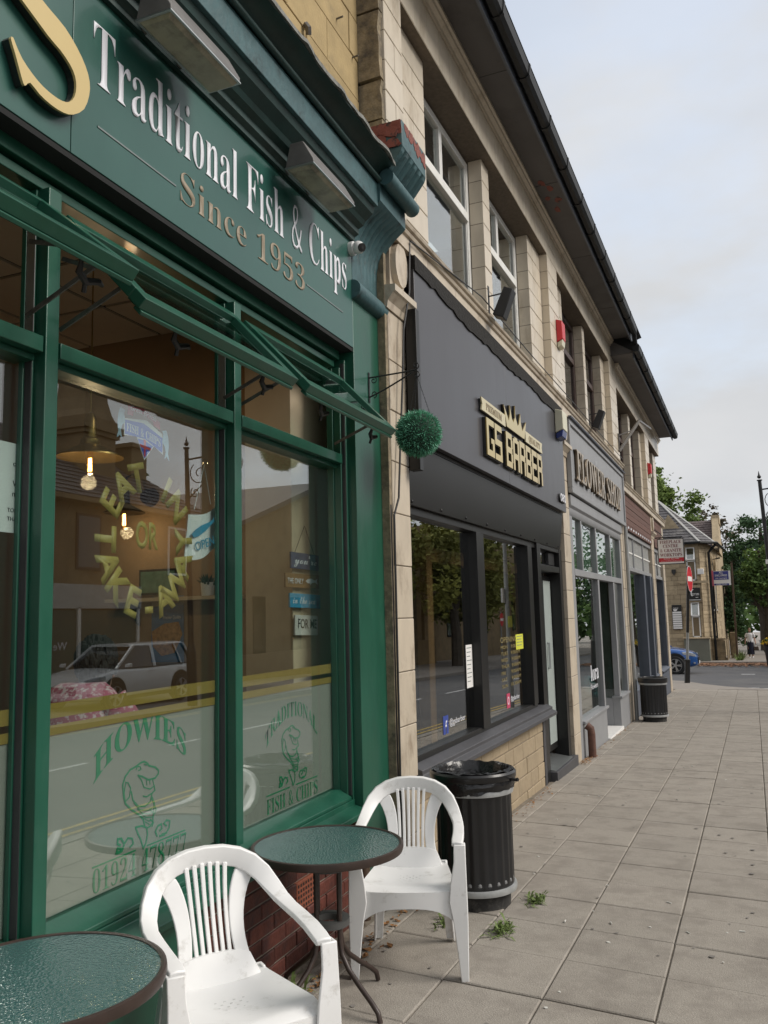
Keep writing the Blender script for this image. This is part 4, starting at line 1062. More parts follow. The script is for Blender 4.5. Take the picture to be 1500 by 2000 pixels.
# hanging plaques in the right-hand pane
plq = [('plaque_sign', 'navy wooden plaque reading you\'re, topmost of four on a string', .135, 1.965, .37, .098, mat('navy_plank', (.035, .06, .13), .6, var=.25, scale=20), "you're", True, .30, white_letter),
       ('plaque_sign', 'brown wooden plaque reading THE ONLY beside a white fish', .10, 1.845, .44, .085, mat('brown_plank', (.22, .12, .045), .6, var=.3, scale=14), 'THE ONLY', False, .20, white_letter),
       ('plaque_sign', 'bright blue plaque reading in the sea', .13, 1.725, .40, .085, mat('sky_blue_plank', (.05, .28, .46), .6, var=.25, scale=18), 'in the sea', True, .29, white_letter),
       ('plaque_sign', 'white plaque reading FOR ME in black stencil, lowest of four', .14, 1.578, .30, .12, mat('white_plank', (.62, .60, .56), .6, var=.08, scale=18), 'FOR ME', False, .245, black_sign)]
for nm, lb, ds, zz, w, h, m_, tx, scr, tw, lm in plq:
    t = MB().box(-.006, .006, -w / 2, w / 2, -h / 2, h / 2).build(nm, m_, None, bevel=.002)
    t.location = fw(-.31, -.70 + ds, zz)
    t.rotation_euler = (rnd.uniform(-.02, .02) - .02, 0, .023)
    tag(t, lb, 'sign', 'plaques hung in the fish shop window')
    x0 = -w / 2 + .035
    on_wall(letters('lettering', tx, lm, t, width=tw, height=.05 if scr else (.032 if len(tx) > 6 else .055), depth=.001, script=scr, sans=not scr, off=0 if scr else .004), .0065, x0 - (.015 if tw == .2 else 0), -.018)
    if 'ONLY' in tx:
        MB().prism([(.03, .0), (.06, .014), (.11, .018), (.155, .006), (.185, .02), (.18, .0), (.188, -.016), (.155, -.004), (.1, -.012), (.095, -.022), (.085, -.012), (.06, -.012)], 0, .0062, .0075).build('painted_fish', white_letter, t)
    if 'you' in tx:
        MB().tube([(0, -.13, .048), (0, 0, .22), (0, .13, .048)], .0025, 5).build('string', wood_d, t)
# notice paper stuck to the left pane
t = MB().box(-.0015, 0, -.30, .0, -.16, .15).build('paper_notice', cardm, None)
t.location = fw(-.1725, -3.02 + .05, 2.095)
t.rotation_euler = (0, 0, .023)
tag(t, 'white handwritten paper notice taped inside the left pane', 'notice')
for i, (tx, zz) in enumerate((('open', .07), ('WE', -.0), ('me', -.035), ('TODAY', -.09), ('THANKS', -.12))):
    on_wall(letters('handwriting', tx, black_trim, t, height=(.02 if i < 3 else .014), depth=.0014, sans=True, off=-.012), .0004, -.028 - (.02 if i > 2 else 0), zz)
MB().tube([(.002, -.012, .13), (.003, .006, .118)], [.012, .012], 8).build('blue_tack', cf, t)

# poster, framed fish print and potted plant on the party wall
t = MB().box(-.125, .125, -.008, 0, -.22, .21).build('menu_poster', mat('poster_blue_sea', (.05, .16, .34), .4, var=.5, scale=7, stretch=(.3, .3, 1.6), dirt=(.42, .34, .2), dscale=1.6, dlo=.55, dhi=.6), None)
t.location = fw(-1.35, -.515, 1.58)
t.rotation_euler = (0, 0, .023)
tag(t, 'sea blue poster with a photo of fish and chips on the party wall', 'poster')
fd = mat('chip_photo', (.42, .22, .08), .4, var=.5, scale=45)
MB().prism([(-.12, -.02), (-.02, .03), (.09, .04), (.12, -.04), (.06, -.16), (-.04, -.18), (-.11, -.12)], 1, -.012, -.0085).build('food_photo', fd, t)
ob = letters('lettering', 'Premier Quality', white_letter, t, width=.14, height=.022, depth=.001, sans=True)
on_face(ob, -.03, -.0125, .06)
t2 = MB().box(-.15, .15, -.015, 0, -.085, .085).build('framed_print', black_trim, None)
t2.location = fw(-1.42, -.52, 1.885)
t2.rotation_euler = (0, 0, .023)
tag(t2, 'framed green fish and chips print standing on the shelf', 'picture')
MB().box(-.135, .135, -.018, -.0155, -.07, .07).build('print', mat('print_green', (.10, .20, .15), .4, var=.4, scale=12), t2)
pt = thing('potted_plant', 'small dark succulent in a white pot on the shelf', 'plant', fw(-1.0, -.58, 1.779), .023)
MB().lathe([(.001, 0), (.038, 0), (.045, .085), (.04, .085), (.036, .06), (.001, .06)], (0, 0, 0), 16).build('pot', white_glossy, pt, smooth=True)
mb = MB()
for i in range(26):
    a, e = rnd.uniform(0, 6.28), rnd.uniform(.3, 1.4)
    d_ = Vector((math.cos(a) * math.cos(e), math.sin(a) * math.cos(e), math.sin(e)))
    mb.tube([(0, 0, .06), tuple(Vector((0, 0, .06)) + d_ * .05), tuple(Vector((0, 0, .06)) + d_ * .085)], [.006, .009, .001], 5)
mb.build('leaves', mat('succulent_leaf', (.03, .06, .03), .5), pt)

# ================================================================== TILED TERRACE
XF, XR, XW = -2.10, -2.20, -2.345
TILE = {}


def tile_mesh(d, w, h, m, ch=.004):
    k = (round(d, 3), round(w, 3), round(h, 3), m.name, ch)
    if k not in TILE:
        TILE[k] = MB().cbox(-d, 0, -w / 2, w / 2, -h / 2, h / 2, ch).mesh('tile', m)
    return TILE[k]


def tiles(root, back, X, y0, y1, zs, widths, depth=.13, m=tile_m, name='tile', j=.0065, phase=0):
    """courses of glazed blocks between y0 and y1; zs = course levels; widths = alternating splits (fractions)"""
    back.box(X - .30, X - .007, y0 + .004, y1 - .004, zs[0], zs[-1])
    for r_ in range(len(zs) - 1):
        fr_ = widths[(r_ + phase) % len(widths)]
        y = y0
        for f_ in fr_:
            w = f_ * (y1 - y0)
            o = part(name, tile_mesh(depth, w - j, zs[r_ + 1] - zs[r_] - j, m), root, (X + rnd.uniform(-.0015, .0015), y + w / 2, (zs[r_] + zs[r_ + 1]) / 2))
            y += w


def courses(a, b, n):
    return [a + (b - a) * i / n for i in range(n + 1)]


def window(root, y0, y1, z0, z1, m, style, X=XW):
    zt = z0 + (z1 - z0) * .66
    f = MB()
    f.box(X - .06, X, y0, y0 + .065, z0, z1)
    f.box(X - .06, X, y1 - .065, y1, z0, z1)
    f.box(X - .059, X - .001, y0 + .066, y1 - .066, z1 - .075, z1)
    f.box(X - .059, X + .03, y0 + .066, y1 - .066, z0, z0 + .06)
    f.box(X - .058, X + .012, y0 + .066, y1 - .066, zt - .045, zt + .045)
    ym = (y0 + y1) / 2
    if style == 'pair':
        f.box(X - .057, X - .004, ym - .04, ym + .04, zt + .046, z1 - .076)
    else:
        f.box(X - .057, X - .004, ym - .035, ym + .035, z0 + .061, z1 - .076) if style == 'cross' else None
    w = f.build('window', m, root, bevel=.004)
    MB().box(X - .034, X - .030, y0 + .06, y1 - .06, zt + .04, z1 - .07).build('pane', glass_up, w)
    MB().box(X - .034, X - .030, y0 + .06, y1 - .06, z0 + .055, zt - .04).build('pane', glass_up, w)
    # a thin sash bead catches the light inside each frame
    b = MB()
    for a, c in ((z0 + .06, zt - .045), (zt + .045, z1 - .075)):
        b.box(X - .028, X - .012, y0 + .066, y0 + .082, a, c)
        b.box(X - .028, X - .012, y1 - .082, y1 - .066, a, c)
    b.build('sash_bead', m, w)
    return w


def room_back(root, y0, y1, z0, z1, m):
    MB().box(-4.2, -4.1, y0, y1, z0, z1).build('upper_room_wall', m, root)


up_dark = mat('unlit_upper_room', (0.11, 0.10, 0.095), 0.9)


def upper(root, dz, ys, pil_last):
    """one first-floor bay: [wall][window][pier][window][wall] between pilasters, lintel and moulding above"""
    z0, zl, zm, zt = 4.392 + dz, 6.22 + dz, 6.58 + dz, 6.70 + dz
    return z0, zl, zm, zt


def bay(root, back, dz, a, w0, w1, p0, p1, w2, w3, b, wm, style):
    z0, zl = 4.392 + dz, 6.22 + dz
    zs = courses(z0, zl, 8)
    tiles(root, back, XR, a, w0, zs, [(.64, .36), (.30, .70)], .14)
    if p0 is not None:
        tiles(root, back, XR, p0, p1, zs, [(1,)], .14)
    tiles(root, back, XR, w3, b, zs, [(.36, .64), (.70, .30)], .14)
    window(root, w0 + .006, w1 - .006, z0 + .004, zl - .03, wm, style)
    if p0 is not None:
        window(root, w2 + .006, w3 - .006, z0 + .004, zl - .03, wm, style)


TER = thing('terrace_building', 'two storey cream tiled terrace with white framed upper windows above the barber and flower shop', 'building', (0, 0, 0))
bk = MB()
zu = courses(4.392, 6.22, 8)
tiles(TER, bk, XF, 5.13, 5.47, zu + [6.40, 6.58], [(1,), (.55, .45)], .14)
bay(TER, bk, 0, 5.47, 6.21, 7.88, 7.88, 8.13, 8.13, 9.80, 10.47, white_wood, 'pair')
tiles(TER, bk, XF, 10.47, 11.06, zu + [6.40, 6.58], [(.5, .5), (.28, .72)], .14)
bay(TER, bk, 0, 11.06, 11.83, 13.46, 13.46, 13.66, 13.66, 15.25, 15.65, brown_wood, 'pair')
tiles(TER, bk, XF, 15.65, 16.46, zu + [6.40, 6.58], [(.5, .5), (.28, .72)], .14)
for a, b in ((5.474, 10.466), (11.064, 15.646)):
    n = round((b - a) / .30)
    tiles(TER, bk, XF, a, b, [6.222, 6.578], [tuple([1 / n] * n)], .25)
bk.build('backing_wall', mortar, TER)
# moulding under the eaves, in lengths
def mould(root, y0, y1, z, X, prof, nm, step=.62, m=tile_m):
    n = max(1, round((y1 - y0) / step))
    for i in range(n):
        a, b = y0 + (y1 - y0) * i / n, y0 + (y1 - y0) * (i + 1) / n
        MB().prism([(X + p, z + q) for p, q in prof], 1, a + .002, b - .002).build(nm, m, root)


EAVE = [(-.2, .0), (.0, .0), (.012, .0), (.02, .03), (.05, .05), (.056, .075), (.075, .085), (.075, .118), (-.2, .118)]
mould(TER, 5.13, 16.46, 6.581, XF, EAVE, 'eaves_moulding')
STR = [(-.25, .0), (.03, .0), (.03, .095), (.048, .10), (.056, .118), (.05, .134), (.07, .14), (.078, .158), (.06, .172), (-.25, .182)]
mould(TER, 5.13, 16.46, 4.208, XF, STR, 'string_course', .66, tile_low)
sof = MB().box(-2.6, -1.715, 5.05, 15.95, 6.702, 6.73).build('soffit', soffit_m, TER)
for i, y in enumerate((7.3, 9.6, 11.9, 14.2)):
    MB().box(-2.05, -1.72, y, y + .006, 6.699, 6.7015).build('board_joint', black_trim, sof)
sc = MB()
for y, x in ((9.55, -1.93), (9.72, -1.87), (9.95, -1.95), (10.05, -1.84), (10.3, -1.9)):
    r0 = rnd.uniform(.05, .10)
    pts = [(x + r0 * .7 * rnd.uniform(.5, 1) * math.cos(t), y + r0 * rnd.uniform(.6, 1.4) * math.sin(t)) for t in range(6)]
    sc.prism(pts, 2, 6.699 - rnd.uniform(0, .0008), 6.7015)
sc.build('bare_paint_patches', red_flake, sof)['kind'] = 'stuff'
fb = MB().box(-1.714, -1.690, 5.05, 15.95, 6.60, 6.80).build('fascia_board', fldark, TER)


def gutter(root, y0, y1, z, X, step):
    g = MB()
    prof_ = [(X, z + .12), (X + .005, z + .03), (X + .035, z), (X + .085, z), (X + .115, z + .03), (X + .125, z + .12)]
    g.loft([[(p, y0, q) for p, q in prof_], [(p, y1, q) for p, q in prof_]], cap=True, closed=True)
    o = g.build('gutter', gutter_m, root, smooth=False)
    y = y0 + step * .6
    while y < y1:
        MB().prism([(X - .002, z + .126), (X - .002, z + .02), (X + .03, z - .008), (X + .09, z - .008), (X + .122, z + .022), (X + .135, z + .132)], 1, y - .02, y + .02).build('gutter_bracket', gutter_m, o)
        y += step


gutter(TER, 5.05, 15.72, 6.655, -1.689, .92)
MB().prism([(-1.56, 6.79), (-1.60, 6.86), (-5.5, 9.3), (-5.5, 9.2), (-1.72, 6.74)], 1, 5.05, 16.4).build('roof', gutter_m, TER)
MB().box(-6.2, -6.0, 5.1, 16.46, -.4, 8.5).build('back_wall', mortar, TER)
MB().box(-6.0, -2.36, 5.15, 16.4, 4.25, 4.33).build('upper_floor', up_dark, TER)
for y in (5.25, 10.75, 16.3):
    MB().box(-5.9, -2.42, y, y + .1, 4.34, 6.68).build('upper_partition', up_dark, TER)
MB().box(-4.6, -4.5, 5.35, 16.3, 4.34, 6.68).build('upper_partition', up_dark, TER)
# quoin stones on the exposed end, rough and grey
z = 4.64
for h in (.42, .30, .52, .45, .38, .5, .46, .4):
    a, c = -2.285 + rnd.uniform(-.012, .006), -2.112
    mb = MB()
    zz0, zz1 = z + .006, z + h - .006
    pts = [(a, zz0), (c, zz0 + rnd.uniform(0, .01))] + [(c + rnd.uniform(-.02, .004), zz0 + (zz1 - zz0) * t) for t in (.25, .5, .75)] + [(c, zz1), (a, zz1 - rnd.uniform(0, .01))]
    mb.prism(pts, 1, 5.075 + rnd.uniform(-.012, .012), 5.128)
    mb.build('quoin_stone', rough_stone, TER)
    z += h
MB().box(-2.28, -2.135, 5.085, 5.126, gz(5) - .1, 4.64).build('end_stone', rough_stone, TER)

# ground floor piers
def pier(y0, y1, zb, zt, X=-2.13, n=None, root=TER):
    b_ = MB()
    n = n or round((zt - zb) / .358)
    tiles(root, b_, X, y0, y1, courses(zb, zt, n), [(1,)], .16, tile_low, j=.006)
    b_.build('pier_core', mortar, root)


def console(y0, y1, z, X=-2.13, root=TER):
    """small moulded cap with an oval boss above it"""
    c = MB().prism([(X - .12, z), (X + .012, z), (X + .02, z + .05), (X + .06, z + .10), (X + .075, z + .11), (X + .075, z + .155), (X - .12, z + .17)], 1, y0 - .04, y1 + .05).build('pier_cap', tile_low, root)
    ym, zm_ = (y0 + y1) / 2, z + .36
    MB().box(X - .12, X + .01, y0 + .03, y1 - .03, z + .172, z + .55).build('cap_block', tile_low, c)
    MB().loft([[(X + .011, ym + .115 * k * math.cos(t * math.pi / 10), zm_ + .165 * k * math.sin(t * math.pi / 10)) for t in range(20)] if k == 1 else [(X + .05, ym + .115 * k * math.cos(t * math.pi / 10), zm_ + .165 * k * math.sin(t * math.pi / 10)) for t in range(20)] for k in (1, .97, .80)]).build('oval_boss', tile_low, c)


pier(5.13, 5.445, gz(5.2) - .02, 3.70)
console(5.13, 5.445, 3.70)
pier(10.80, 11.22, gz(10.9) - .02, 3.70)
console(10.80, 11.22, 3.66)
pier(16.08, 16.62, gz(16.2) - .02, 3.4)
MB().box(-2.40, -2.14, 16.1, 16.46, 3.4, 4.2).build('pier_core', mortar, TER)
# cables down the first pier
MB().tube([(-2.07, 5.43, 4.30), (-2.06, 5.37, 3.9), (-2.085, 5.30, 3.6), (-2.09, 5.26, 3.2), (-2.10, 5.22, 2.8), (-2.10, 5.16, 2.4), (-2.115, 5.11, 2.28), (-2.12, 5.10, .2), (-2.12, 5.10, -.1)], .0075, 6).build('cable', blackpl, TER)
MB().tube([(-2.150, 5.105, 2.35), (-2.148, 5.105, -.12)], .020, 8).build('cable_conduit', blackpl, TER)
MB().tube([(-2.05, 5.40, 4.28), (-2.00, 7, 4.415), (-2.0, 9, 4.40), (-2.0, 11, 4.41), (-2.0, 13, 4.40), (-2.0, 16, 4.41)], .006, 5).build('cable', blackpl, TER)

# ------------------------------------------------------------------ second, lower house of the terrace
TE2 = thing('terrace_building', 'lower end house of the cream tiled terrace, above the brown boarded shop', 'building', (0, 0, 0))
bk = MB()
D = -.31
zu2 = courses(4.392 + D, 6.22 + D, 8)
bay(TE2, bk, D, 16.48, 17.25, 18.87, 18.87, 19.17, 19.17, 20.80, 21.20, brown_wood, 'pair')
tiles(TE2, bk, XF, 21.20, 22.05, zu2 + [6.40 + D, 6.58 + D], [(.5, .5), (.28, .72)], .14)
tiles(TE2, bk, XR, 22.05, 22.85, zu2, [(.64, .36), (.30, .70)], .14)
window(TE2, 22.856, 24.0, 4.396 + D, 6.19 + D, brown_wood, 'pair')
tiles(TE2, bk, XR, 24.0, 24.76, zu2, [(.4, .6), (.7, .3)], .14)
for a, b in ((16.484, 21.196), (22.054, 24.76)):
    n = round((b - a) / .32)
    tiles(TE2, bk, XF, a, b, [6.222 + D, 6.578 + D], [tuple([1 / n] * n)], .25)
bk.build('backing_wall', mortar, TE2)
mould(TE2, 16.48, 24.80, 6.581 + D, XF, EAVE, 'eaves_moulding')
mould(TE2, 16.48, 24.80, 4.208 + D, XF, STR, 'string_course', .66, tile_low)
MB().box(-2.6, -1.70, 15.98, 24.55, 6.702 + D, 6.73 + D).build('soffit', soffit_m, TE2)
MB().box(-2.6, -1.69, 15.953, 15.979, 6.40, 6.80).build('eaves_end_board', soffit_m, TE2)
MB().box(-1.699, -1.675, 15.98, 24.55, 6.60 + D, 6.80 + D).build('fascia_board', fldark, TE2)
gutter(TE2, 15.75, 24.6, 6.655 + D, -1.674, .92)
MB().tube([(-1.62, 15.74, 6.80), (-1.62, 15.80, 6.62), (-1.62, 15.86, 6.50)], .035, 8).build('downpipe', gutter_m, TE2, smooth=True)
MB().prism([(-1.545, 6.79 + D), (-1.585, 6.86 + D), (-5.5, 9.0), (-5.5, 8.9), (-1.70, 6.74 + D)], 1, 15.95, 24.6).build('roof', gutter_m, TE2)
MB().box(-6.0, -2.22, 24.60, 24.76, -.8, 6.4).build('gable_wall', ashlar, TE2)
MB().box(-6.2, -6.0, 16.5, 24.76, -.8, 8.5).build('back_wall', mortar, TE2)
MB().box(-6.0, -2.36, 16.5, 24.6, 3.95, 4.05).build('upper_floor', up_dark, TE2)
MB().box(-4.6, -4.5, 16.5, 24.6, 4.06, 6.38).build('upper_partition', up_dark, TE2)
pier(21.50, 22.10, gz(21.8) - .02, 3.42, root=TE2)
console(21.5, 22.10, 3.36, root=TE2)
pier(24.25, 24.75, gz(24.5) - .02, 3.85, root=TE2)
MB().box(-2.40, -2.145, 21.55, 22.05, 3.42, 3.9).build('pier_core', mortar, TE2)

# ================================================================== BARBER SHOP
BAR = thing('barber_shop', 'black and anthracite barber shopfront with gold lettering and an open doorway', 'shop', (0, 0, 0))
XB = -2.06
fb = MB().box(XB - .05, XB, 5.468, 7.925, 2.86, 4.10).build('fascia', bargrey, BAR, bevel=.003)
MB().box(XB - .05, XB - .001, 7.929, 10.67, 2.86, 4.10).build('fascia_panel', bargrey, fb, bevel=.003)
# torn black sealing strip above the fascia
pts = [(5.47, 4.207)]
n = 60
top = [(5.47 + 5.2 * i / n, 4.207) for i in range(n + 1)]
low = [(5.47 + 5.2 * i / n, 4.105 - .012 - .03 * min(1, i / 8) + .022 * math.sin(i * .27) * math.sin(i * .11 + .6) + rnd.uniform(-.014, .012)) for i in range(n + 1)]
mb = MB()
for i in range(n):
    mb.hexa([(XB - .06, low[i][0], low[i][1]), (XB + .012, low[i][0], low[i][1]), (XB + .012, low[i + 1][0], low[i + 1][1]), (XB - .06, low[i + 1][0], low[i + 1][1]),
             (XB - .06, top[i][0], 4.207), (XB + .010, top[i][0], 4.207), (XB + .010, top[i + 1][0], 4.207), (XB - .06, top[i + 1][0], 4.207)])
mb.build('torn_seal', mat('old_black_seal', (.012, .011, .010), .95, var=.5, scale=30, bump=1.0, bscale=40), BAR)
MB().box(XB - .05, XB + .03, 5.40, 5.466, 2.62, 3.78).build('side_trim', barblack, BAR, bevel=.003)
# lower shutter box, leaning inwards
sb = MB().prism([(XB - .055, 2.83), (XB - .055, 2.81), (XB - .10, 2.40), (XB - .13, 2.40), (XB - .13, 2.83)], 1, 5.46, 10.66).build('shutter_box', barblack, BAR, bevel=.003)
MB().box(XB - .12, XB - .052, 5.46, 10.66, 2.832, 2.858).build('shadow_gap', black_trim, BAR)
for i in range(9):
    y = 5.55 + i * .62
    MB().lathe([(.012, 0), (.012, .006), (.004, .010)], (0, 0, 0), 10).build('bolt', barblack, sb).matrix_local = Matrix.Translation((XB - .098, y, 2.425)) @ Matrix.Rotation(R(84), 4, 'Y')
# gold emblem: crown, two plaques, big letters
em = thing('emblem', 'x', 'x')
em.parent = BAR
del em['label'], em['category']
sx = 7.06
LT = 'GS BARBER'


def block_letter(ch):
    """squared poster capitals as stroke boxes on a 1 x 1 cell: (x0, x1, y0, y1)"""
    t = .26
    v = .17
    d = {'G': [(0, t, 0, 1), (t, 1, 1 - v, 1), (t, 1, 0, v), (1 - t, 1, v, .5), (.55, 1 - t, .36, .5)],
         'S': [(0, 1, 1 - v, 1), (0, t, .5 + v / 2, 1 - v), (0, 1, .5 - v / 2, .5 + v / 2), (1 - t, 1, v, .5 - v / 2), (0, 1, 0, v)],
         'B': [(0, t, 0, 1), (t, .92, 1 - v, 1), (t, .92, .5 - v / 2, .5 + v / 2), (t, .92, 0, v), (1 - t, 1, .5 + v / 2, 1 - v), (1 - t, 1, v, .5 - v / 2)],
         'A': [(0, t, 0, .94), (1 - t, 1, 0, .94), (t, 1 - t, 1 - v, 1), (t, 1 - t, .34, .34 + v)],
         'R': [(0, t, 0, 1), (t, .92, 1 - v, 1), (t, .92, .42, .42 + v), (1 - t, 1, .42 + v, 1 - v), (1 - t, 1, 0, .42)],
         'E': [(0, t, 0, 1), (t, 1, 1 - v, 1), (t, .9, .5 - v / 2, .5 + v / 2), (t, 1, 0, v)]}
    return d[ch]


y = sx
cw_ = .235
for i, ch in enumerate(LT):
    if ch == ' ':
        y += .13
        continue
    for nm, x0, x1, m_, gsh in (('letter_backing', XB + .0005, XB + .030, black_trim, .008), ('letter', XB + .031, XB + .040, goldmetal, 0)):
        mb = MB()
        for (a, b, c, d) in block_letter(ch):
            mb.box(x0, x1, y + a * cw_ - gsh, y + b * cw_ + gsh * 0, 3.005 + c * .335 - gsh, 3.005 + d * .335)
        mb.build(nm, m_, em)
    y += cw_ + .022
for nm, y0, y1, tx in (('name_plaque', 6.95, 7.74, 'PREMIUM'), ('name_plaque', 8.53, 9.30, 'QUALITY')):
    MB().prism([(y0, 3.385), (y1, 3.385), (y1, 3.50), (y0, 3.50), (y0 + .03, 3.443)] if tx[0] == 'P' else [(y0, 3.385), (y1, 3.385), (y1 - .03, 3.443), (y1, 3.50), (y0, 3.50)], 0, XB + .020, XB + .032).build(nm, goldsolid, em)
    MB().box(XB + .0005, XB + .0195, y0 + .02, y1 - .02, 3.38, 3.49).build('plaque_backing', black_trim, em)
    on_wall(letters('lettering', tx, dull_gold, em, width=.52, height=.062, depth=.002), XB + .0325, y0 + .14, 3.412)
cr_ = [(7.79, 3.40), (8.48, 3.40), (8.58, 3.60), (8.47, 3.52), (8.40, 3.47), (8.345, 3.55), (8.345, 3.64), (8.27, 3.52), (8.215, 3.49), (8.14, 3.56), (8.135, 3.68), (8.12, 3.56), (8.05, 3.49), (7.99, 3.52), (7.93, 3.64), (7.925, 3.55), (7.87, 3.47), (7.81, 3.52), (7.70, 3.60)]
flat_letter('crown', cr_, goldmetal, em, XB + .022, .010)
flat_letter('crown_backing', [(a + .0, b) for a, b in cr_], black_trim, em, XB + .0005, .021)
on_wall(letters('house_number', '080', black_trim, fb, width=.30, height=.098, depth=.02, sans=True, off=.02), XB + .0, 10.22, 2.955)
on_wall(letters('house_number', '080', white_letter, fb, width=.30, height=.098, depth=.004, sans=True, off=.015), XB + .021, 10.24, 2.96)

# window: frame, panes, sill
wf = MB()
wf.box(-2.30, -2.185, 5.46, 5.54, .62, 2.40)
wf.box(-2.295, -2.19, 5.541, 9.45, 2.34, 2.40)
wf.box(-2.295, -2.19, 5.541, 9.2, .60, .655)
wf.build('window_frame', barblack, BAR, bevel=.003)
for a, b in ((7.12, 7.38), (8.98, 9.22)):
    m_ = MB()
    m_.box(-2.30, -2.17, a, a + (b - a) * .46, .645, 2.339)
    m_.box(-2.30, -2.185, a + (b - a) * .54, b, .645, 2.339)
    mm = m_.build('mullion', barblack, BAR, bevel=.003)
    MB().box(-2.30, -2.205, a + (b - a) * .461, a + (b - a) * .539, .645, 2.339).build('joint_strip', alu, mm)
dp = MB()
dp.box(-2.34, -2.165, 9.40, 9.56, gz(9.5), 2.40)
dp.box(-2.34, -2.165, 10.60, 10.74, gz(10.6), 2.40)
dp.box(-2.335, -2.17, 9.561, 10.599, 2.10, 2.17)
dp.box(-2.335, -2.17, 9.561, 10.599, 2.35, 2.40)
dp.build('door_frame', barblack, BAR, bevel=.003)
MB().box(-2.262, -2.258, 9.56, 10.60, 2.17, 2.35).build('fanlight_pane', glass_bar, BAR)
MB().box(-2.255, -2.215, 10.20, 10.52, 2.19, 2.34).build('fanlight_vent', blackpl, BAR, bevel=.003)
for a, b in ((5.535, 7.125), (7.375, 8.985)):
    MB().box(-2.252, -2.248, a, b, .65, 2.345).build('pane', glass_bar, BAR)
MB().box(-2.252, -2.248, 9.22, 9.40, .65, 2.345).build('pane', glass_bar, BAR)
MB().prism([(-2.30, .50), (-2.05, .50), (-2.05, .535), (-2.10, .555), (-2.10, .585), (-2.17, .612), (-2.30, .612)], 1, 5.45, 9.50).build('sill', bsill, BAR, bevel=.004)
rs = MB().box(-2.42, -2.187, 5.45, 9.30, gz(7.4) - .3, .499).build('riser_wall', mort_l, BAR)
for r_ in range(5):
    z0 = -.30 + r_ * .16
    y = 5.45 - (.2 if r_ % 2 else 0)
    while y < 9.30:
        w = rnd.choice((.36, .44, .30, .52))
        a, b = max(5.45, y), min(9.30, y + w)
        if b - a > .04:
            MB().cbox(-2.3, -2.172 + rnd.uniform(-.004, .003), a + .004, b - .004, z0 + .004, min(.498, z0 + .156), .006).build('stone', riser_stone, rs)
        y += w
MB().box(-2.36, -2.165, 9.30, 9.40, gz(9.4) - .02, .498).build('riser_end_post', bsill, BAR, bevel=.003)
stp = MB().box(-2.8, -2.09, 9.56, 10.78, gz(10) - .05, -.135).build('door_step', bsill, BAR, bevel=.004)
MB().prism([(-2.60, -.134), (-2.12, -.134), (-2.12, -.128), (-2.60, -.06)], 1, 9.60, 10.58).build('step_tread', alu, stp)
dl = MB().box(-2.335, -2.30, 10.13, 10.598, -.02, 2.06)
dlo = dl.build('door', barblack, BAR, bevel=.003)
MB().box(-2.2995, -2.294, 10.19, 10.57, .06, 2.0).build('door_panel', mat('pale_obscured_glass', (.40, .45, .43), .25, var=.04), dlo)
MB().tube([(-2.292, 10.25, .95), (-2.27, 10.25, .95), (-2.27, 10.25, 1.25), (-2.292, 10.25, 1.25)], .012, 8).build('handle', alu, dlo, smooth=True)
# interior
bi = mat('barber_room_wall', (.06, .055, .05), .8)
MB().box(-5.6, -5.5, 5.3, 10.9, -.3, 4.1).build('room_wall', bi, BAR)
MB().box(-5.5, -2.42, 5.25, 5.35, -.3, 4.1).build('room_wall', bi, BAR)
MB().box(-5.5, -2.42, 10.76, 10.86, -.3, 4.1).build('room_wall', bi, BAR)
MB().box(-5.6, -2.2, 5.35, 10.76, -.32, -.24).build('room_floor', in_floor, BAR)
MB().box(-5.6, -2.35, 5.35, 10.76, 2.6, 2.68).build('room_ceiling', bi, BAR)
wp = MB().box(-2.60, -2.50, 6.72, 6.86, -.2, 2.6).build('timber_post', wood_l, BAR)
MB().box(-2.60, -2.50, 6.862, 9.9, 2.08, 2.2).build('timber_rail', wood_l, BAR)
MB().box(-2.60, -2.50, 9.901, 10.0, -.2, 2.6).build('timber_post', wood_l, BAR)
# film lettering on the glass
XG = -2.247
goldv = mat('gold_vinyl', (.26, .21, .09), .4)
hrs = [('OPENING', .052), ('MON    9:00AM', .033), ('TUES   9:00AM', .033), ('WED    9:00AM', .033), ('THUR   9:00AM', .033), ('FRI      9:00AM', .033), ('SAT     9:00AM', .033), ('SUN   10.30AM', .033)]
z = 1.335
for tx, h in hrs:
    on_wall(letters('opening_hours', tx, goldv, BAR, width=.62 if h > .04 else .72, height=h, depth=.0008, sans=True), XG, 8.02, z)
    z -= .062
fbm = mat('social_blue', (.04, .07, .30), .5)
MB().box(XG, XG + .001, 6.30, 6.42, .70, .84).build('blue_square', fbm, BAR)
on_wall(letters('letter_f', 'f', white_letter, BAR, height=.10, depth=.0006, sans=True, off=.01), XG + .0011, 6.345, .70)
on_wall(letters('handle_text', '@gsbarber', white_letter, BAR, width=.40, height=.045, depth=.0008, sans=True), XG, 6.45, .755)
pk = mat('social_pink', (.52, .06, .13), .5)
MB().box(XG, XG + .001, 8.16, 8.28, .70, .84).build('pink_square', pk, BAR)
g_ = MB()
for k in range(16):
    a, b = 2 * math.pi * k / 16, 2 * math.pi * (k + 1) / 16
    g_.prism([(8.22 + .032 * math.cos(a), .77 + .04 * math.sin(a)), (8.22 + .032 * math.cos(b), .77 + .04 * math.sin(b)), (8.22 + .021 * math.cos(b), .77 + .026 * math.sin(b)), (8.22 + .021 * math.cos(a), .77 + .026 * math.sin(a))], 0, XG + .0011, XG + .0016)
g_.build('camera_ring', white_letter, BAR)
on_wall(letters('handle_text', '@gsbarber', white_letter, BAR, width=.34, height=.042, depth=.0008, sans=True), XG, 8.31, .76)
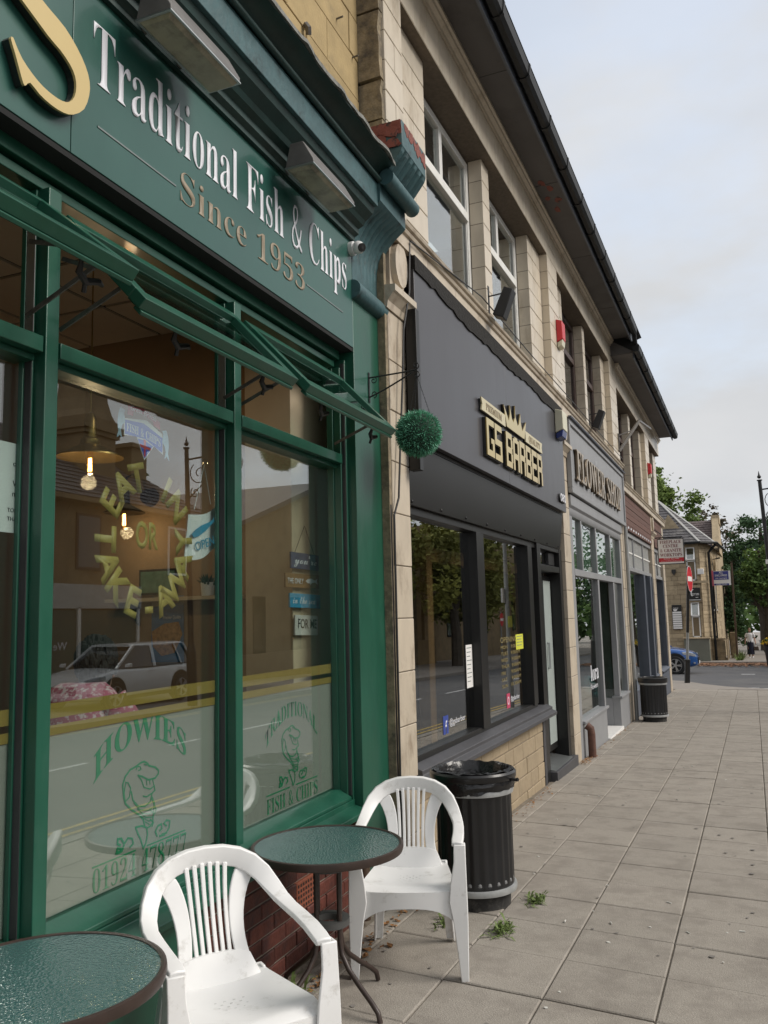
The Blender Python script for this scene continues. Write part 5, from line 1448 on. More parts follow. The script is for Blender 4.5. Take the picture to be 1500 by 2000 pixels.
yn = MB().box(XG, XG + .001, 8.60, 8.90, 1.245, 1.40).build('yellow_notice', mat('yellow_paper', (.60, .62, .06), .6), BAR)
for i in range(4):
    MB().box(XG + .0011, XG + .0015, 8.64, 8.86 - .03 * (i % 2), 1.375 - .03 * i, 1.382 - .03 * i).build('print_line', grey_line, yn)
sn = MB().box(XG, XG + .001, 6.93, 7.10, 1.00, 1.36).build('white_notice', white_sign, BAR)
for i in range(9):
    MB().box(XG + .0011, XG + .0015, 6.95, 7.08 - .02 * (i % 3), 1.33 - .035 * i, 1.337 - .035 * i).build('print_line', grey_line, sn)

# ================================================================== FLOWER SHOP
FLO = thing('flower_shop', 'grey painted florist shopfront with large bronze letters and a recessed white stepped entrance', 'shop', (0, 0, 0))
XS = -2.075
sg = MB().box(XS - .05, XS - .012, 11.22, 16.46, 3.20, 4.19).build('signboard', flgrey, FLO)
for y0, y1, z0, z1 in ((11.20, 16.48, 4.13, 4.204), (11.20, 16.48, 3.19, 3.26), (11.20, 11.27, 3.261, 4.129), (16.40, 16.48, 3.261, 4.129)):
    MB().box(XS - .05, XS + .012, y0, y1, z0, z1).build('sign_frame', flgrey, sg, bevel=.006)
MB().prism([(XS - .05, 4.205), (XS + .045, 4.205), (XS + .05, 4.225), (XS - .05, 4.24)], 1, 11.18, 16.5).build('sign_capping', fldark, sg)
bz = mat('bronze_letter', (.42, .33, .22), .28, metal=.75, var=.1)
bzd = mat('bronze_letter_side', (.10, .075, .05), .4, metal=.6)
for tx, y0, w in (('FLOWER', 11.50, 2.45), ('SHOP', 14.20, 1.60)):
    on_wall(letters('letter_side', tx, bzd, sg, width=w, height=.42, depth=.040, off=.004, split=True), XS - .010, y0, 3.40)
    on_wall(letters('letter', tx, bz, sg, width=w, height=.42, depth=.006, split=True), XS + .031, y0 + .005, 3.402)
on_wall(letters('lettering', 'the', mat('faint_script', (.30, .31, .33), .5), sg, height=.20, depth=.002, script=True, off=-.01), XS - .0115, 13.25, 3.82)
fc = MB().prism([(-2.40, 2.90), (-2.15, 2.90), (-2.13, 2.93), (-2.13, 3.0), (-2.10, 3.03), (-2.10, 3.17), (-2.40, 3.17)], 1, 11.23, 16.06).build('frieze_board', flgrey, FLO, bevel=.004)
gl = flgrey
ff = MB()
ff.box(-2.24, -2.14, 11.23, 11.45, gz(11) - .05, 2.899)
ff.box(-2.24, -2.14, 15.93, 16.07, gz(16) - .05, 2.899)
ff.box(-2.235, -2.135, 11.451, 15.929, 2.10, 2.19)
for y in (12.10, 13.33, 14.78):
    ff.box(-2.23, -2.145, y, y + .07, 2.191, 2.899)
ff.box(-2.23, -2.14, 13.30, 13.42, .15, 2.099)
ff.box(-2.23, -2.14, 14.90, 15.02, .15, 2.099)
ff.build('shopfront_frame', gl, FLO, bevel=.004)
for a, b in ((11.45, 12.10), (12.17, 13.33), (13.40, 14.78), (14.85, 15.93)):
    MB().box(-2.190, -2.186, a, b, 2.19, 2.90).build('transom_pane', glass_front, FLO)
    MB().box(-2.235, -2.230, a + .02, b - .02, 2.2, 2.9).build('green_blind', mat('pale_green_blind', (.22, .33, .24), .8, var=.08, scale=3), FLO)
MB().box(-2.190, -2.186, 11.45, 13.30, .15, 2.10).build('pane', glass_front, FLO)
MB().box(-2.190, -2.186, 15.02, 15.93, .15, 2.10).build('pane', glass_front, FLO)
MB().box(-3.4, -2.24, 13.34, 13.346, .15, 2.10).build('lobby_pane', glass_front, FLO)
MB().box(-3.4, -2.24, 14.95, 14.956, .15, 2.10).build('lobby_pane', glass_front, FLO)
for xa, xb, ya, yb in ((-2.26, -2.135, 11.451, 13.42), (-2.26, -2.135, 14.90, 15.929), (-3.4, -2.261, 13.30, 13.42), (-3.4, -2.261, 14.90, 15.02)):
    MB().box(xa, xb, ya, yb, gz(ya + .5) - .1, .149).build('stall_riser', flgrey, FLO, bevel=.004)
MB().box(-2.27, -2.10, 11.44, 13.44, .1495, .185).build('sill', flgrey, FLO, bevel=.004)
MB().box(-2.27, -2.10, 14.88, 15.94, .1495, .185).build('sill', flgrey, FLO, bevel=.004)
MB().box(-3.4, -2.10, 13.425, 14.895, gz(14.2) - .06, gz(14.2) + .035).build('white_step', white_sign, FLO, bevel=.004)
ld = MB().box(-3.46, -3.40, 13.5, 14.8, gz(14) + .03, 2.05).build('door', flgrey, FLO, bevel=.004)
MB().box(-3.399, -3.396, 13.62, 14.68, .2, 1.95).build('door_pane', glass_bar, ld)
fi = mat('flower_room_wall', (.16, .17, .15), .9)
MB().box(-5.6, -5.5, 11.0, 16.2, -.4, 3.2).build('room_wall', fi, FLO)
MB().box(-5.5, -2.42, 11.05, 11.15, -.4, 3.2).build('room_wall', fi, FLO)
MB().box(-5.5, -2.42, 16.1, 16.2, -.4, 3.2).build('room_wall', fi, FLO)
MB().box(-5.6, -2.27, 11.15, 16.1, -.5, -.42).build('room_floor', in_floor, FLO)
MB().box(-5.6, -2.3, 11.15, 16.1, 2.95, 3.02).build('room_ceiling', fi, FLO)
on_wall(letters('window_lettering', 'lora', white_letter, FLO, width=.66, height=.22, depth=.001), -2.1855, 12.5, .62)
on_wall(letters('window_lettering', 'Flowers', white_letter, FLO, width=.60, height=.07, depth=.001, sans=True), -2.1855, 12.45, .50)
bn = MB().tube([(-2.045, 11.50, gz(11.5)), (-2.045, 11.50, .02), (-2.05, 11.49, .09), (-2.10, 11.49, .13)], .05, 10).build('rusty_pipe_stub', mat('rust_brown', (.10, .045, .03), .7, var=.3, scale=20), FLO, smooth=True)
# ================================================================== FIREPLACE SHOP (brown boarded front)
FIR = thing('fireplace_shop', 'shopfront with red brown boarding over white grilled transom lights at the end of the terrace', 'shop', (0, 0, 0))
for y0, y1 in ((16.66, 21.48), (22.13, 24.22)):
    for i in range(6):
        MB().box(-2.20, -2.115 - .004 * (i % 2), y0, y1, 3.18 + i * .118, 3.292 + i * .118).build('cladding_board', wood_clad, FIR, bevel=.003)
dg = MB()
for k in range(11):
    dg.box(-2.114, -2.110, 17.1 + k * .40, 17.25 + k * .40, 3.215, 3.255)
dg.build('painted_mark', white_letter, FIR)
for y0, y1, mid in ((16.66, 21.48, (18.2, 19.9)), (22.13, 24.22, (23.1,))):
    hf = MB()
    hf.box(-2.30, -2.16, y0, y1, 3.08, 3.17)
    hf.box(-2.295, -2.17, y0, y1, 2.40, 2.48)
    hf.build('transom_frame', flgrey, FIR, bevel=.004)
    for y in mid:
        MB().box(-2.29, -2.17, y, y + .08, 2.481, 3.079).build('transom_post', flgrey, FIR)
    gr = MB()
    k = y0 + .1
    while k < y1 - .1:
        gr.box(-2.215, -2.20, k, k + .035, 2.49, 3.07)
        k += .155
    gr.box(-2.199, -2.19, y0, y1, 2.76, 2.79)
    gr.build('white_grille', white_wood, FIR)
    MB().box(-2.262, -2.258, y0, y1, 2.48, 3.08).build('transom_pane', glass_bar, FIR)
    posts = [(-2.33, -2.15, y0, y0 + .09), (-2.33, -2.15, y1 - .09, y1)]
    if y0 < 17:
        posts += [(-2.34, -2.14, 19.55, 19.82), (-2.34, -2.12, 20.6, 20.88)]
    for xa, xb, ya, yb in posts:
        MB().box(xa, xb, ya, yb, gz(ya) - .03, 2.399).build('window_post', fldark, FIR, bevel=.004)
    MB().box(-2.34, -2.13, y0 + .091, y1 - .091, gz(y0) - .2, .06 - (.05 if y0 > 20 else 0)).build('stall_riser', fldark, FIR, bevel=.004)
    MB().prism([(-2.34, .061), (-2.10, .061), (-2.10, .085), (-2.20, .12), (-2.34, .12)], 1, y0 + .091, y1 - .091).build('sill', fldark, FIR)
    MB().box(-2.254, -2.250, y0 + .09, y1 - .09, .12, 2.40).build('pane', glass_front, FIR)
MB().box(-5.6, -5.5, 16.3, 24.6, -.7, 3.2).build('room_wall', fi, FIR)
MB().box(-5.5, -2.42, 16.25, 16.35, -.7, 3.2).build('room_wall', fi, FIR)
MB().box(-5.6, -2.35, 16.35, 24.5, -.75, -.68).build('room_floor', in_floor, FIR)
MB().box(-5.6, -2.31, 16.35, 24.5, 3.2, 3.28).build('room_ceiling', fi, FIR)
MB().tube([(-2.075, 16.40, 3.18), (-2.075, 16.40, gz(16.4))], .036, 10).build('drain_pipe', post_grey, FIR, smooth=True)

# ================================================================== PAVEMENT, ROADS
gr = sheet('ground', -260, 260, -120, 600, -.30, pave2)
rd = sheet('road', .62, 7.2, -40, 140, -.115, asphalt)
sr = sheet('side_street', -60, 60, 25.2, 47.0, -.119, asphalt)
pv = MB()
pv.add([(-2.6, -12, gz(-12) - .012), (.5, -12, gz(-12) - .012), (.5, 25.3, gz(25.3) - .012), (-2.6, 25.3, gz(25.3) - .012)], [(0, 1, 2, 3)])
pav = pv.build('pavement', joint_m)
pav['kind'] = 'structure'
# square concrete flags, courses running slightly askew to the kerb
FX = [-1.955, -1.475, -.985, -.495, -.012, .47]
FC = {}
for c in range(-1, 5):
    x0, x1 = (FX[c], FX[c + 1]) if c >= 0 else (-2.12, FX[0])
    y = 1.05 + (0 if c < 0 else .0)
    k = 0
    while y < 25.0:
        # straight-laid courses drop slightly towards the road; columns slip a little against each other
        a, b = y + rnd.uniform(-.008, .008), y + .484
        sk = -.105 * (x1 - x0)
        y0 = a - .105 * ((x0 + x1) / 2 + 1)
        w, l, j = (x1 - x0) / 2 - .0030, .242 - .0028, .004
        dz = rnd.uniform(-.0025, .0025)
        key = c
        if key not in FC:
            m_ = MB()
            h = .05
            s = sk / 2

            def P_(u, v, z, q=0):
                return (u * (w - q), v * (l - q) + u * s, z)
            m_.add([P_(-1, -1, -h), P_(1, -1, -h), P_(1, 1, -h), P_(-1, 1, -h), P_(-1, -1, -.005), P_(1, -1, -.005), P_(1, 1, -.005), P_(-1, 1, -.005), P_(-1, -1, 0, .006), P_(1, -1, 0, .006), P_(1, 1, 0, .006), P_(-1, 1, 0, .006)],
                   [(0, 1, 5, 4), (1, 2, 6, 5), (2, 3, 7, 6), (3, 0, 4, 7), (4, 5, 9, 8), (5, 6, 10, 9), (6, 7, 11, 10), (7, 4, 8, 11), (8, 9, 10, 11)])
            FC[key] = m_.mesh('flagstone', flag_m)
        o = part('flagstone', FC[key], pav, ((x0 + x1) / 2, y0 + .242, gz(y0 + .242) + dz), (-SL + rnd.uniform(-.003, .003), rnd.uniform(-.004, .004), 0))
        y += .484
kb = None
for i in range(28):
    y = 1.0 + i * .915
    if kb is None:
        kb = MB().cbox(-.07, .07, -.455, .455, -.16, .0, .012).mesh('kerbstone', kerb_m)
    part('kerbstone', kb, pav, (.553, y, gz(y) + rnd.uniform(-.003, .003)), (-SL, 0, 0))
# corner of the pavement running round into the side street
cp = [(-2.62, 24.6), (-2.62, 25.305), (.5, 25.305), (.35, 25.75), (-.25, 26.15), (-.85, 26.6), (-1.5, 27.7), (-2.1, 29.4), (-3.2, 30.2), (-14, 30.4), (-14, 24.8)]
cp = [(-2.62, 25.306), (.62, 25.306), (.40, 25.75), (-.25, 26.15), (-.85, 26.7), (-1.5, 27.8), (-2.1, 29.3), (-3.2, 30.2), (-14, 30.4), (-14, 24.8), (-2.62, 24.8)]
mb = MB()
n = len(cp)
mb.add([(x, y, gz(y) - .001) for x, y in cp] + [(x, y, gz(y) - .16) for x, y in cp], [tuple(range(n))] + [(i, (i + 1) % n, n + (i + 1) % n, n + i) for i in range(n)])
o = mb.build('corner_pavement', pave2)
o['kind'] = 'structure'
mb = MB()
mb.add([(-30, 47, gz(47) - .16), (.62, 47, gz(47) - .16), (.62, 47, gz(47)), (-30, 47, gz(47)), (.62, 140, gz(140)), (-30, 140, gz(140)), (.62, 140, gz(140) - .16)], [(0, 1, 2, 3), (3, 2, 4, 5), (1, 6, 4, 2)])
o = mb.build('far_pavement', pave2)
o['kind'] = 'structure'
mb = MB()
mb.add([(7.2, -40, gz(-40) - .16), (7.2, -40, gz(-40)), (7.2, 140, gz(140)), (7.2, 140, gz(140) - .16), (40, -40, gz(-40)), (40, 140, gz(140))], [(0, 1, 2, 3), (1, 4, 5, 2)])
o = mb.build('opposite_pavement', pave2)
o['kind'] = 'structure'
for x in (1.02, 1.20, 6.80, 6.98):
    s_ = sheet('yellow_line', x, x + .06, -20, 25, -.111, yellow_line)
for i in range(12):
    sheet('centre_line', 3.9, 4.0, -18 + i * 6, -14 + i * 6, -.111, white_line)
sheet('give_way_line', -1.6, .9, 27.6, 27.75, -.1145, white_line)
for a, b, c, d in ((-.55, -.05, 36.2, 36.5), (-.8, .05, 27.9, 28.0)):
    sheet('road_mark', a, b, c, d, -.1145, white_line)
# drift of fallen leaves along the far gutter
mb = MB()
for i in range(2600):
    x, y = rnd.uniform(-4, 4), 46.9 - abs(rnd.gauss(0, 1.5))
    s = rnd.uniform(.05, .12)
    a = rnd.uniform(0, 6.28)
    z = gz(y) - .11 + rnd.uniform(0, .04)
    mb.add([(x + s * math.cos(a + t), y + s * math.sin(a + t), z + rnd.uniform(0, .04)) for t in (0, 1.57, 3.14, 4.71)], [(0, 1, 2, 3)])
o = mb.build('fallen_leaves', mat('rusty_fallen_leaf', (.23, .12, .065), .9, var=.4, scale=3))
o['kind'] = 'stuff'
# tiny white scraps and cigarette ends trodden into the flags
mb = MB()
for i in range(80):
    x, y = rnd.uniform(-1.95, .4), rnd.uniform(3.2, 20)
    s, a = rnd.uniform(.004, .011), rnd.uniform(0, 6.28)
    if rnd.random() < .3:
        mb.tube([(x, y, gz(y) + .006), (x + .03 * math.cos(a), y + .03 * math.sin(a), gz(y) + .006)], .004, 5)
    else:
        mb.prism([(x + s * rnd.uniform(.6, 1.4) * math.cos(a + t), y + s * math.sin(a + t)) for t in (0, 1.3, 2.6, 3.9, 5.2)], 2, gz(y) + .001, gz(y) + .005)
o = mb.build('litter', mat('trodden_paper', (.55, .54, .5), .8))
o['kind'] = 'stuff'
mb = MB()
for i in range(260):
    x, y = rnd.uniform(-1.95, .45), rnd.uniform(3.2, 22)
    s = rnd.uniform(.006, .017)
    a = rnd.uniform(0, 6.28)
    mb.add([(x + s * rnd.uniform(.7, 1.3) * math.cos(a + t * .9), y + s * rnd.uniform(.7, 1.3) * math.sin(a + t * .9), gz(y) + .0042) for t in range(7)], [tuple(range(7))])
o = mb.build('gum_spots', mat('trodden_gum', (.185, .17, .155), .9, var=.3, scale=3))
o['kind'] = 'stuff'
# grit and dead leaves along the foot of the shops
mb = MB()
for i in range(420):
    y = rnd.choice((rnd.uniform(3.3, 5.3), rnd.uniform(5.4, 9.2), rnd.uniform(10.8, 11.6), rnd.uniform(12, 24)))
    x = -2.10 + abs(rnd.gauss(0, .05)) + (.06 if y < 5 else 0)
    s, a = rnd.uniform(.004, .016), rnd.uniform(0, 6.28)
    mb.add([(x + s * math.cos(a + t), y + s * math.sin(a + t), gz(y) + .004 + rnd.uniform(0, .012)) for t in (0, 1.57, 3.14, 4.71)], [(0, 1, 2, 3)])
o = mb.build('wall_foot_debris', leaf_br)
o['kind'] = 'stuff'


def weed(x, y, n, r, label):
    mb = MB()
    for i in range(n):
        a, e, l = rnd.uniform(0, 6.28), rnd.uniform(.15, 1.1), rnd.uniform(.25, 1) * r * (.85 if r < .15 else 1)
        d = Vector((math.cos(a) * math.cos(e), math.sin(a) * math.cos(e), math.sin(e)))
        q = Vector((-math.sin(a), math.cos(a), 0)) * rnd.uniform(.004, .008)
        b = Vector((rnd.gauss(0, .022), rnd.gauss(0, .05), 0))
        m1, m2 = b + d * l * .6, b + d * l + Vector((0, 0, -l * .25))
        mb.add([tuple(b - q * .4), tuple(b + q * .4), tuple(m1 + q), tuple(m2), tuple(m1 - q)], [(0, 1, 2, 4), (4, 2, 3)])
    o = mb.build('weed', leaf_w)
    o.location = (x, y, gz(y) + .002)
    tag(o, label, 'weed', 'weeds in the pavement joints')


weed(-1.33, 5.30, 90, .11, 'bright green weed tuft at the foot of the nearer litter bin')
weed(-1.38, 4.72, 90, .12, 'green weed in a flag joint in front of the nearer bin')
weed(-1.72, 4.75, 60, .09, 'small weed with dead leaves under the seat of the far chair')
weed(-2.03, 3.55, 30, .20, 'thin grassy weed against the brick riser behind the table legs')
mb = MB()
for i, (x, y) in enumerate(((-1.66, 4.72), (-1.69, 4.83), (-1.93, 4.12), (-1.90, 4.02), (-1.96, 4.2), (-1.98, 3.72), (-2.02, 3.82), (-1.87, 4.3), (-2.0, 3.6), (-1.95, 3.5))):
    a = rnd.uniform(0, 6.28)
    ca, sa = math.cos(a), math.sin(a)
    pts = []
    for t, r0 in ((0, 1), (.8, .8), (1.6, 1), (2.4, .8), (3.14, 1.2), (3.9, .9), (4.7, 1), (5.5, .8)):
        u, v = .03 * r0 * math.cos(t), .017 * r0 * math.sin(t)
        pts.append((x + u * ca - v * sa, y + u * sa + v * ca, gz(y) + .008 + .008 * math.sin(2 * t)))
    mb.add(pts + [(p[0], p[1], p[2] + .002) for p in pts], [tuple(range(8)), tuple(range(15, 7, -1))])
o = mb.build('dead_leaves', leaf_br)
o['kind'] = 'stuff'


# ================================================================== FURNITURE
def make_chair(label, loc, rz, scale=1.0):
    t = thing('plastic_chair', label, 'chair', loc, rz, 'white plastic chairs outside the fish shop')
    t.scale = (scale,) * 3
    # arch and arms: one moulded band
    half = [(0, .285, .842), (.07, .282, .838), (.135, .272, .822), (.19, .255, .793), (.232, .228, .750), (.258, .190, .700), (.272, .140, .660), (.279, .07, .640), (.281, -.02, .634), (.280, -.12, .628), (.274, -.205, .620), (.270, -.248, .612)]
    inw = [(0, .10, -1), (-.12, .1, -1), (-.30, .1, -.95), (-.55, .08, -.8), (-.8, .05, -.55), (-.95, .0, -.3), (-1, -.02, -.06), (-1, 0, .02), (-1, 0, .04), (-1, 0, .03), (-1, 0, .0), (-1, 0, 0)]
    wid = [.074, .074, .074, .073, .070, .064, .058, .054, .055, .057, .057, .053]
    pts = [((-x, y, z), (-a, b, c), w) for (x, y, z), (a, b, c), w in list(zip(half, inw, wid))[::-1]] + list(zip(half, inw, wid))[1:]
    rings = []
    for i, (p, w, wd) in enumerate(pts):
        p = Vector(p)
        q0, q1 = Vector(pts[max(i - 1, 0)][0]), Vector(pts[min(i + 1, len(pts) - 1)][0])
        tg = (q1 - q0).normalized()
        w = Vector(w)
        w = (w - tg * w.dot(tg)).normalized()
        nn = tg.cross(w).normalized() * .013
        lip = nn * 1.9
        rings.append([p - nn, p + w * wd * .5 - nn * 1.15, p + w * wd - nn * .7, p + w * wd + nn * .7, p + w * wd * .5 + nn * .85, p + nn * 1.2])
    MB().loft(rings).build('arm_and_back_band', white_pl, t, bevel=.005)
    # splats
    def splat(xs, ws, n=9, th=.010):
        rg = []
        for i in range(n):
            u = i / (n - 1)
            x = xs[0] * (1 - u) ** 2 + 2 * xs[1] * u * (1 - u) + xs[2] * u * u
            w = ws[0] * (1 - u) ** 2 + 2 * ws[1] * u * (1 - u) + ws[2] * u * u
            y = .170 + .105 * u + .012 * math.sin(u * 3.14)
            z = .470 + (.785 - .022 * (abs(x) / .12) ** 2 - .470) * u + (0 if i else 0)
            rg.append([(x - w / 2, y - th / 2, z), (x + w / 2, y - th / 2, z), (x + w / 2, y + th / 2, z), (x - w / 2, y + th / 2, z)])
        return MB().loft(rg)
    for k in range(6):
        x = (k - 2.5)
        splat((x * .0245, x * .0240, x * .0295), (.0150, .0150, .0165)).build('back_slat', white_pl, t, bevel=.003)
    for s in (-1, 1):
        splat((s * .108, s * .075, s * .158), (.052, .048, .090), 12, .012).build('side_splat', white_pl, t, bevel=.004)
    # lower back and seat: one dished shell with a rolled front
    n, m = 14, 14
    top, bot = [], []
    for i in range(n + 1):
        v = i / n
        y = -.262 + .445 * v
        hw = .232 - .050 * v - .02 * max(0, (.12 - v) / .12) ** 2
        for j in range(m + 1):
            u = j / m * 2 - 1
            z = .428 - .020 * math.sin(min(1, v * 1.05) * 3.14) * (1 - u * u) - .020 * v + .010 * abs(u) ** 3
            if v < .12:
                z -= .030 * ((.12 - v) / .12) ** 2
            top.append((u * hw, y - .018 * (1 - u * u) * (1 - v) + 0, z))
            bot.append((u * hw, y - .018 * (1 - u * u) * (1 - v), z - .014))
    N_ = (n + 1) * (m + 1)
    fs = []
    for i in range(n):
        for j in range(m):
            a = i * (m + 1) + j
            fs += [(a, a + 1, a + m + 2, a + m + 1), (N_ + a, N_ + a + m + 1, N_ + a + m + 2, N_ + a + 1)]
    for i in range(n):
        a = i * (m + 1)
        fs += [(a, a + m + 1, N_ + a + m + 1, N_ + a), (a + m, N_ + a + m, N_ + a + 2 * m + 1, a + 2 * m + 1)]
    for j in range(m):
        fs += [(j, N_ + j, N_ + j + 1, j + 1), (n * (m + 1) + j, n * (m + 1) + j + 1, N_ + n * (m + 1) + j + 1, N_ + n * (m + 1) + j)]
    sm = MB().add(top + bot, fs)
    # upstand at the rear joining the splats
    rg = []
    for j in range(9):
        u = j / 8 * 2 - 1
        rg.append([(u * .165, .120, .400 + .004 * abs(u)), (u * .168, .160, .402), (u * .134, .182 + .004, .496 - .02 * abs(u) ** 3), (u * .134, .166, .498 - .02 * abs(u) ** 3)])
    sm.loft(rg)
    # side wings of the shell
    seat = sm.build('seat', white_pl, t, smooth=True)
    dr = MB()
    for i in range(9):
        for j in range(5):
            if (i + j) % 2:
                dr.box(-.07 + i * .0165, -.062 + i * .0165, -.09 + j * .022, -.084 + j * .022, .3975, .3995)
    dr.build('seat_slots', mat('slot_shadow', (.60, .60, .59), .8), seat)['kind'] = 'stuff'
    # apron under the front edge and along the sides
    ap = MB()
    rg = []
    for j in range(17):
        u = j / 16 * 2 - 1
        low = .330 - .065 * abs(u) ** 3.2 * 1.2
        yy = -.268 - .018 * (1 - u * u)
        rg.append([(u * .236, yy, low), (u * .236, yy + .014, low), (u * .228, yy + .020, .404), (u * .228, yy + .004, .404)])
    ap.loft(rg)
    for s in (-1, 1):
        rg = []
        for j in range(11):
            v = j / 10
            low = .345 - .05 * (2 * v - 1) ** 4
            rg.append([(s * (.236 - .05 * v), -.262 + .44 * v, low), (s * (.222 - .05 * v), -.262 + .44 * v, low), (s * (.222 - .05 * v), -.262 + .44 * v, .412), (s * (.236 - .05 * v), -.262 + .44 * v, .418)])
        ap.loft(rg)
    ap.build('seat_apron', white_pl, t, smooth=True)
    # legs: channel sections
    for s in (-1, 1):
        rg = []
        for z, xo, xi, yf_, yb, th in ((.618, .283, .226, -.266, -.214, .012), (.54, .283, .224, -.276, -.218, .012), (.44, .284, .205, -.285, -.222, .012), (.36, .285, .197, -.288, -.224, .012), (.27, .285, .214, -.289, -.226, .012), (.12, .282, .232, -.288, -.232, .011), (.0, .279, .243, -.286, -.238, .010)):
            rg.append([(s * xo, yb, z), (s * xo, yf_, z), (s * xi, yf_, z), (s * xi, yf_ + th, z), (s * (xo - th), yf_ + th, z), (s * (xo - th), yb, z)])
        MB().loft(rg).build('front_leg', white_pl, t, bevel=.004)
        rg = []
        for z, xo, xi, yb, yf_, th in ((.425, .188, .132, .196, .150, .012), (.30, .198, .142, .222, .172, .012), (.15, .208, .158, .248, .202, .011), (.0, .216, .172, .272, .230, .010)):
            rg.append([(s * xo, yf_, z), (s * xo, yb, z), (s * xi, yb, z), (s * xi, yb - th, z), (s * (xo - th), yb - th, z), (s * (xo - th), yf_, z)])
        MB().loft(rg).build('rear_leg', white_pl, t, bevel=.004)
        # strut from the arm band down to the shell at the back
        rg = []
        for u in (0, .25, .5, .75, 1):
            x = .262 - .085 * u - .02 * math.sin(u * 3.14)
            rg.append([(s * x, .150 + .012 * u, .655 - .235 * u), (s * (x - .012), .150 + .012 * u, .655 - .235 * u), (s * (x - .012), .20 - .01 * u, .675 - .255 * u), (s * x, .20 - .01 * u, .675 - .255 * u)])
    return t


make_chair('white plastic armchair nearest the viewer, between the two round glass tables', (-1.725, 2.585, gz(2.585)), R(52))
make_chair('white plastic armchair facing out beside the second table, in front of the bin', (-1.70, 4.19, gz(4.19)), R(19))


def make_table(label, x, y, rot, r=.338, h=.68):
    t = thing('bistro_table', label, 'table', (x, y, gz(y)), rot, 'round glass topped tables outside the fish shop')
    MB().lathe([(.001, h), (r - .006, h), (r - .006, h - .006), (.001, h - .006)], (0, 0, 0), 64).build('glass_top', glass_table, t)
    MB().lathe([(r - .008, h + .003), (r, h + .006), (r + .008, h + .003), (r + .010, h - .012), (r + .006, h - .028), (r - .004, h - .030), (r - .008, h - .014), (r - .008, h + .003)], (0, 0, 0), 72).build('rim', table_metal, t, smooth=True)
    for k in range(4):
        a = k * math.pi / 2
        c, s = math.cos(a), math.sin(a)
        arm = [(c * d, s * d, z) for d, z in ((r - .01, h - .02), (.20, h - .024), (.105, h - .034), (.078, h - .070), (.072, h - .13), (.072, .36), (.073, .28), (.084, .225), (.125, .170), (.19, .120), (.265, .068), (.300, .038), (.312, .0))]
        # smooth the bends
        pth = []
        for i in range(len(arm) - 1):
            pth.append(arm[i])
            pth.append(tuple((arm[i][q] + arm[i + 1][q]) / 2 for q in range(3)))
        pth.append(arm[-1])
        MB().tube(pth, .0115, 10).build('leg', table_metal, t, smooth=True)
    for z in (.335, h - .105):
        cl_ = MB()
        cl_.lathe([(.050, z), (.096, z), (.096, z + .028), (.050, z + .028), (.050, z)], (0, 0, 0), 24)
        cl_.build('collar', mat('grey_plastic_collar', (.07, .07, .068), .6, var=.15), t, smooth=True)
    return t


make_table('round pebbled glass table at the bottom corner, cut off beside the near chair', -1.915, 1.925, R(20))
make_table('round pebbled glass table on four bent legs between the two white chairs', -1.855, 3.575, R(-20))


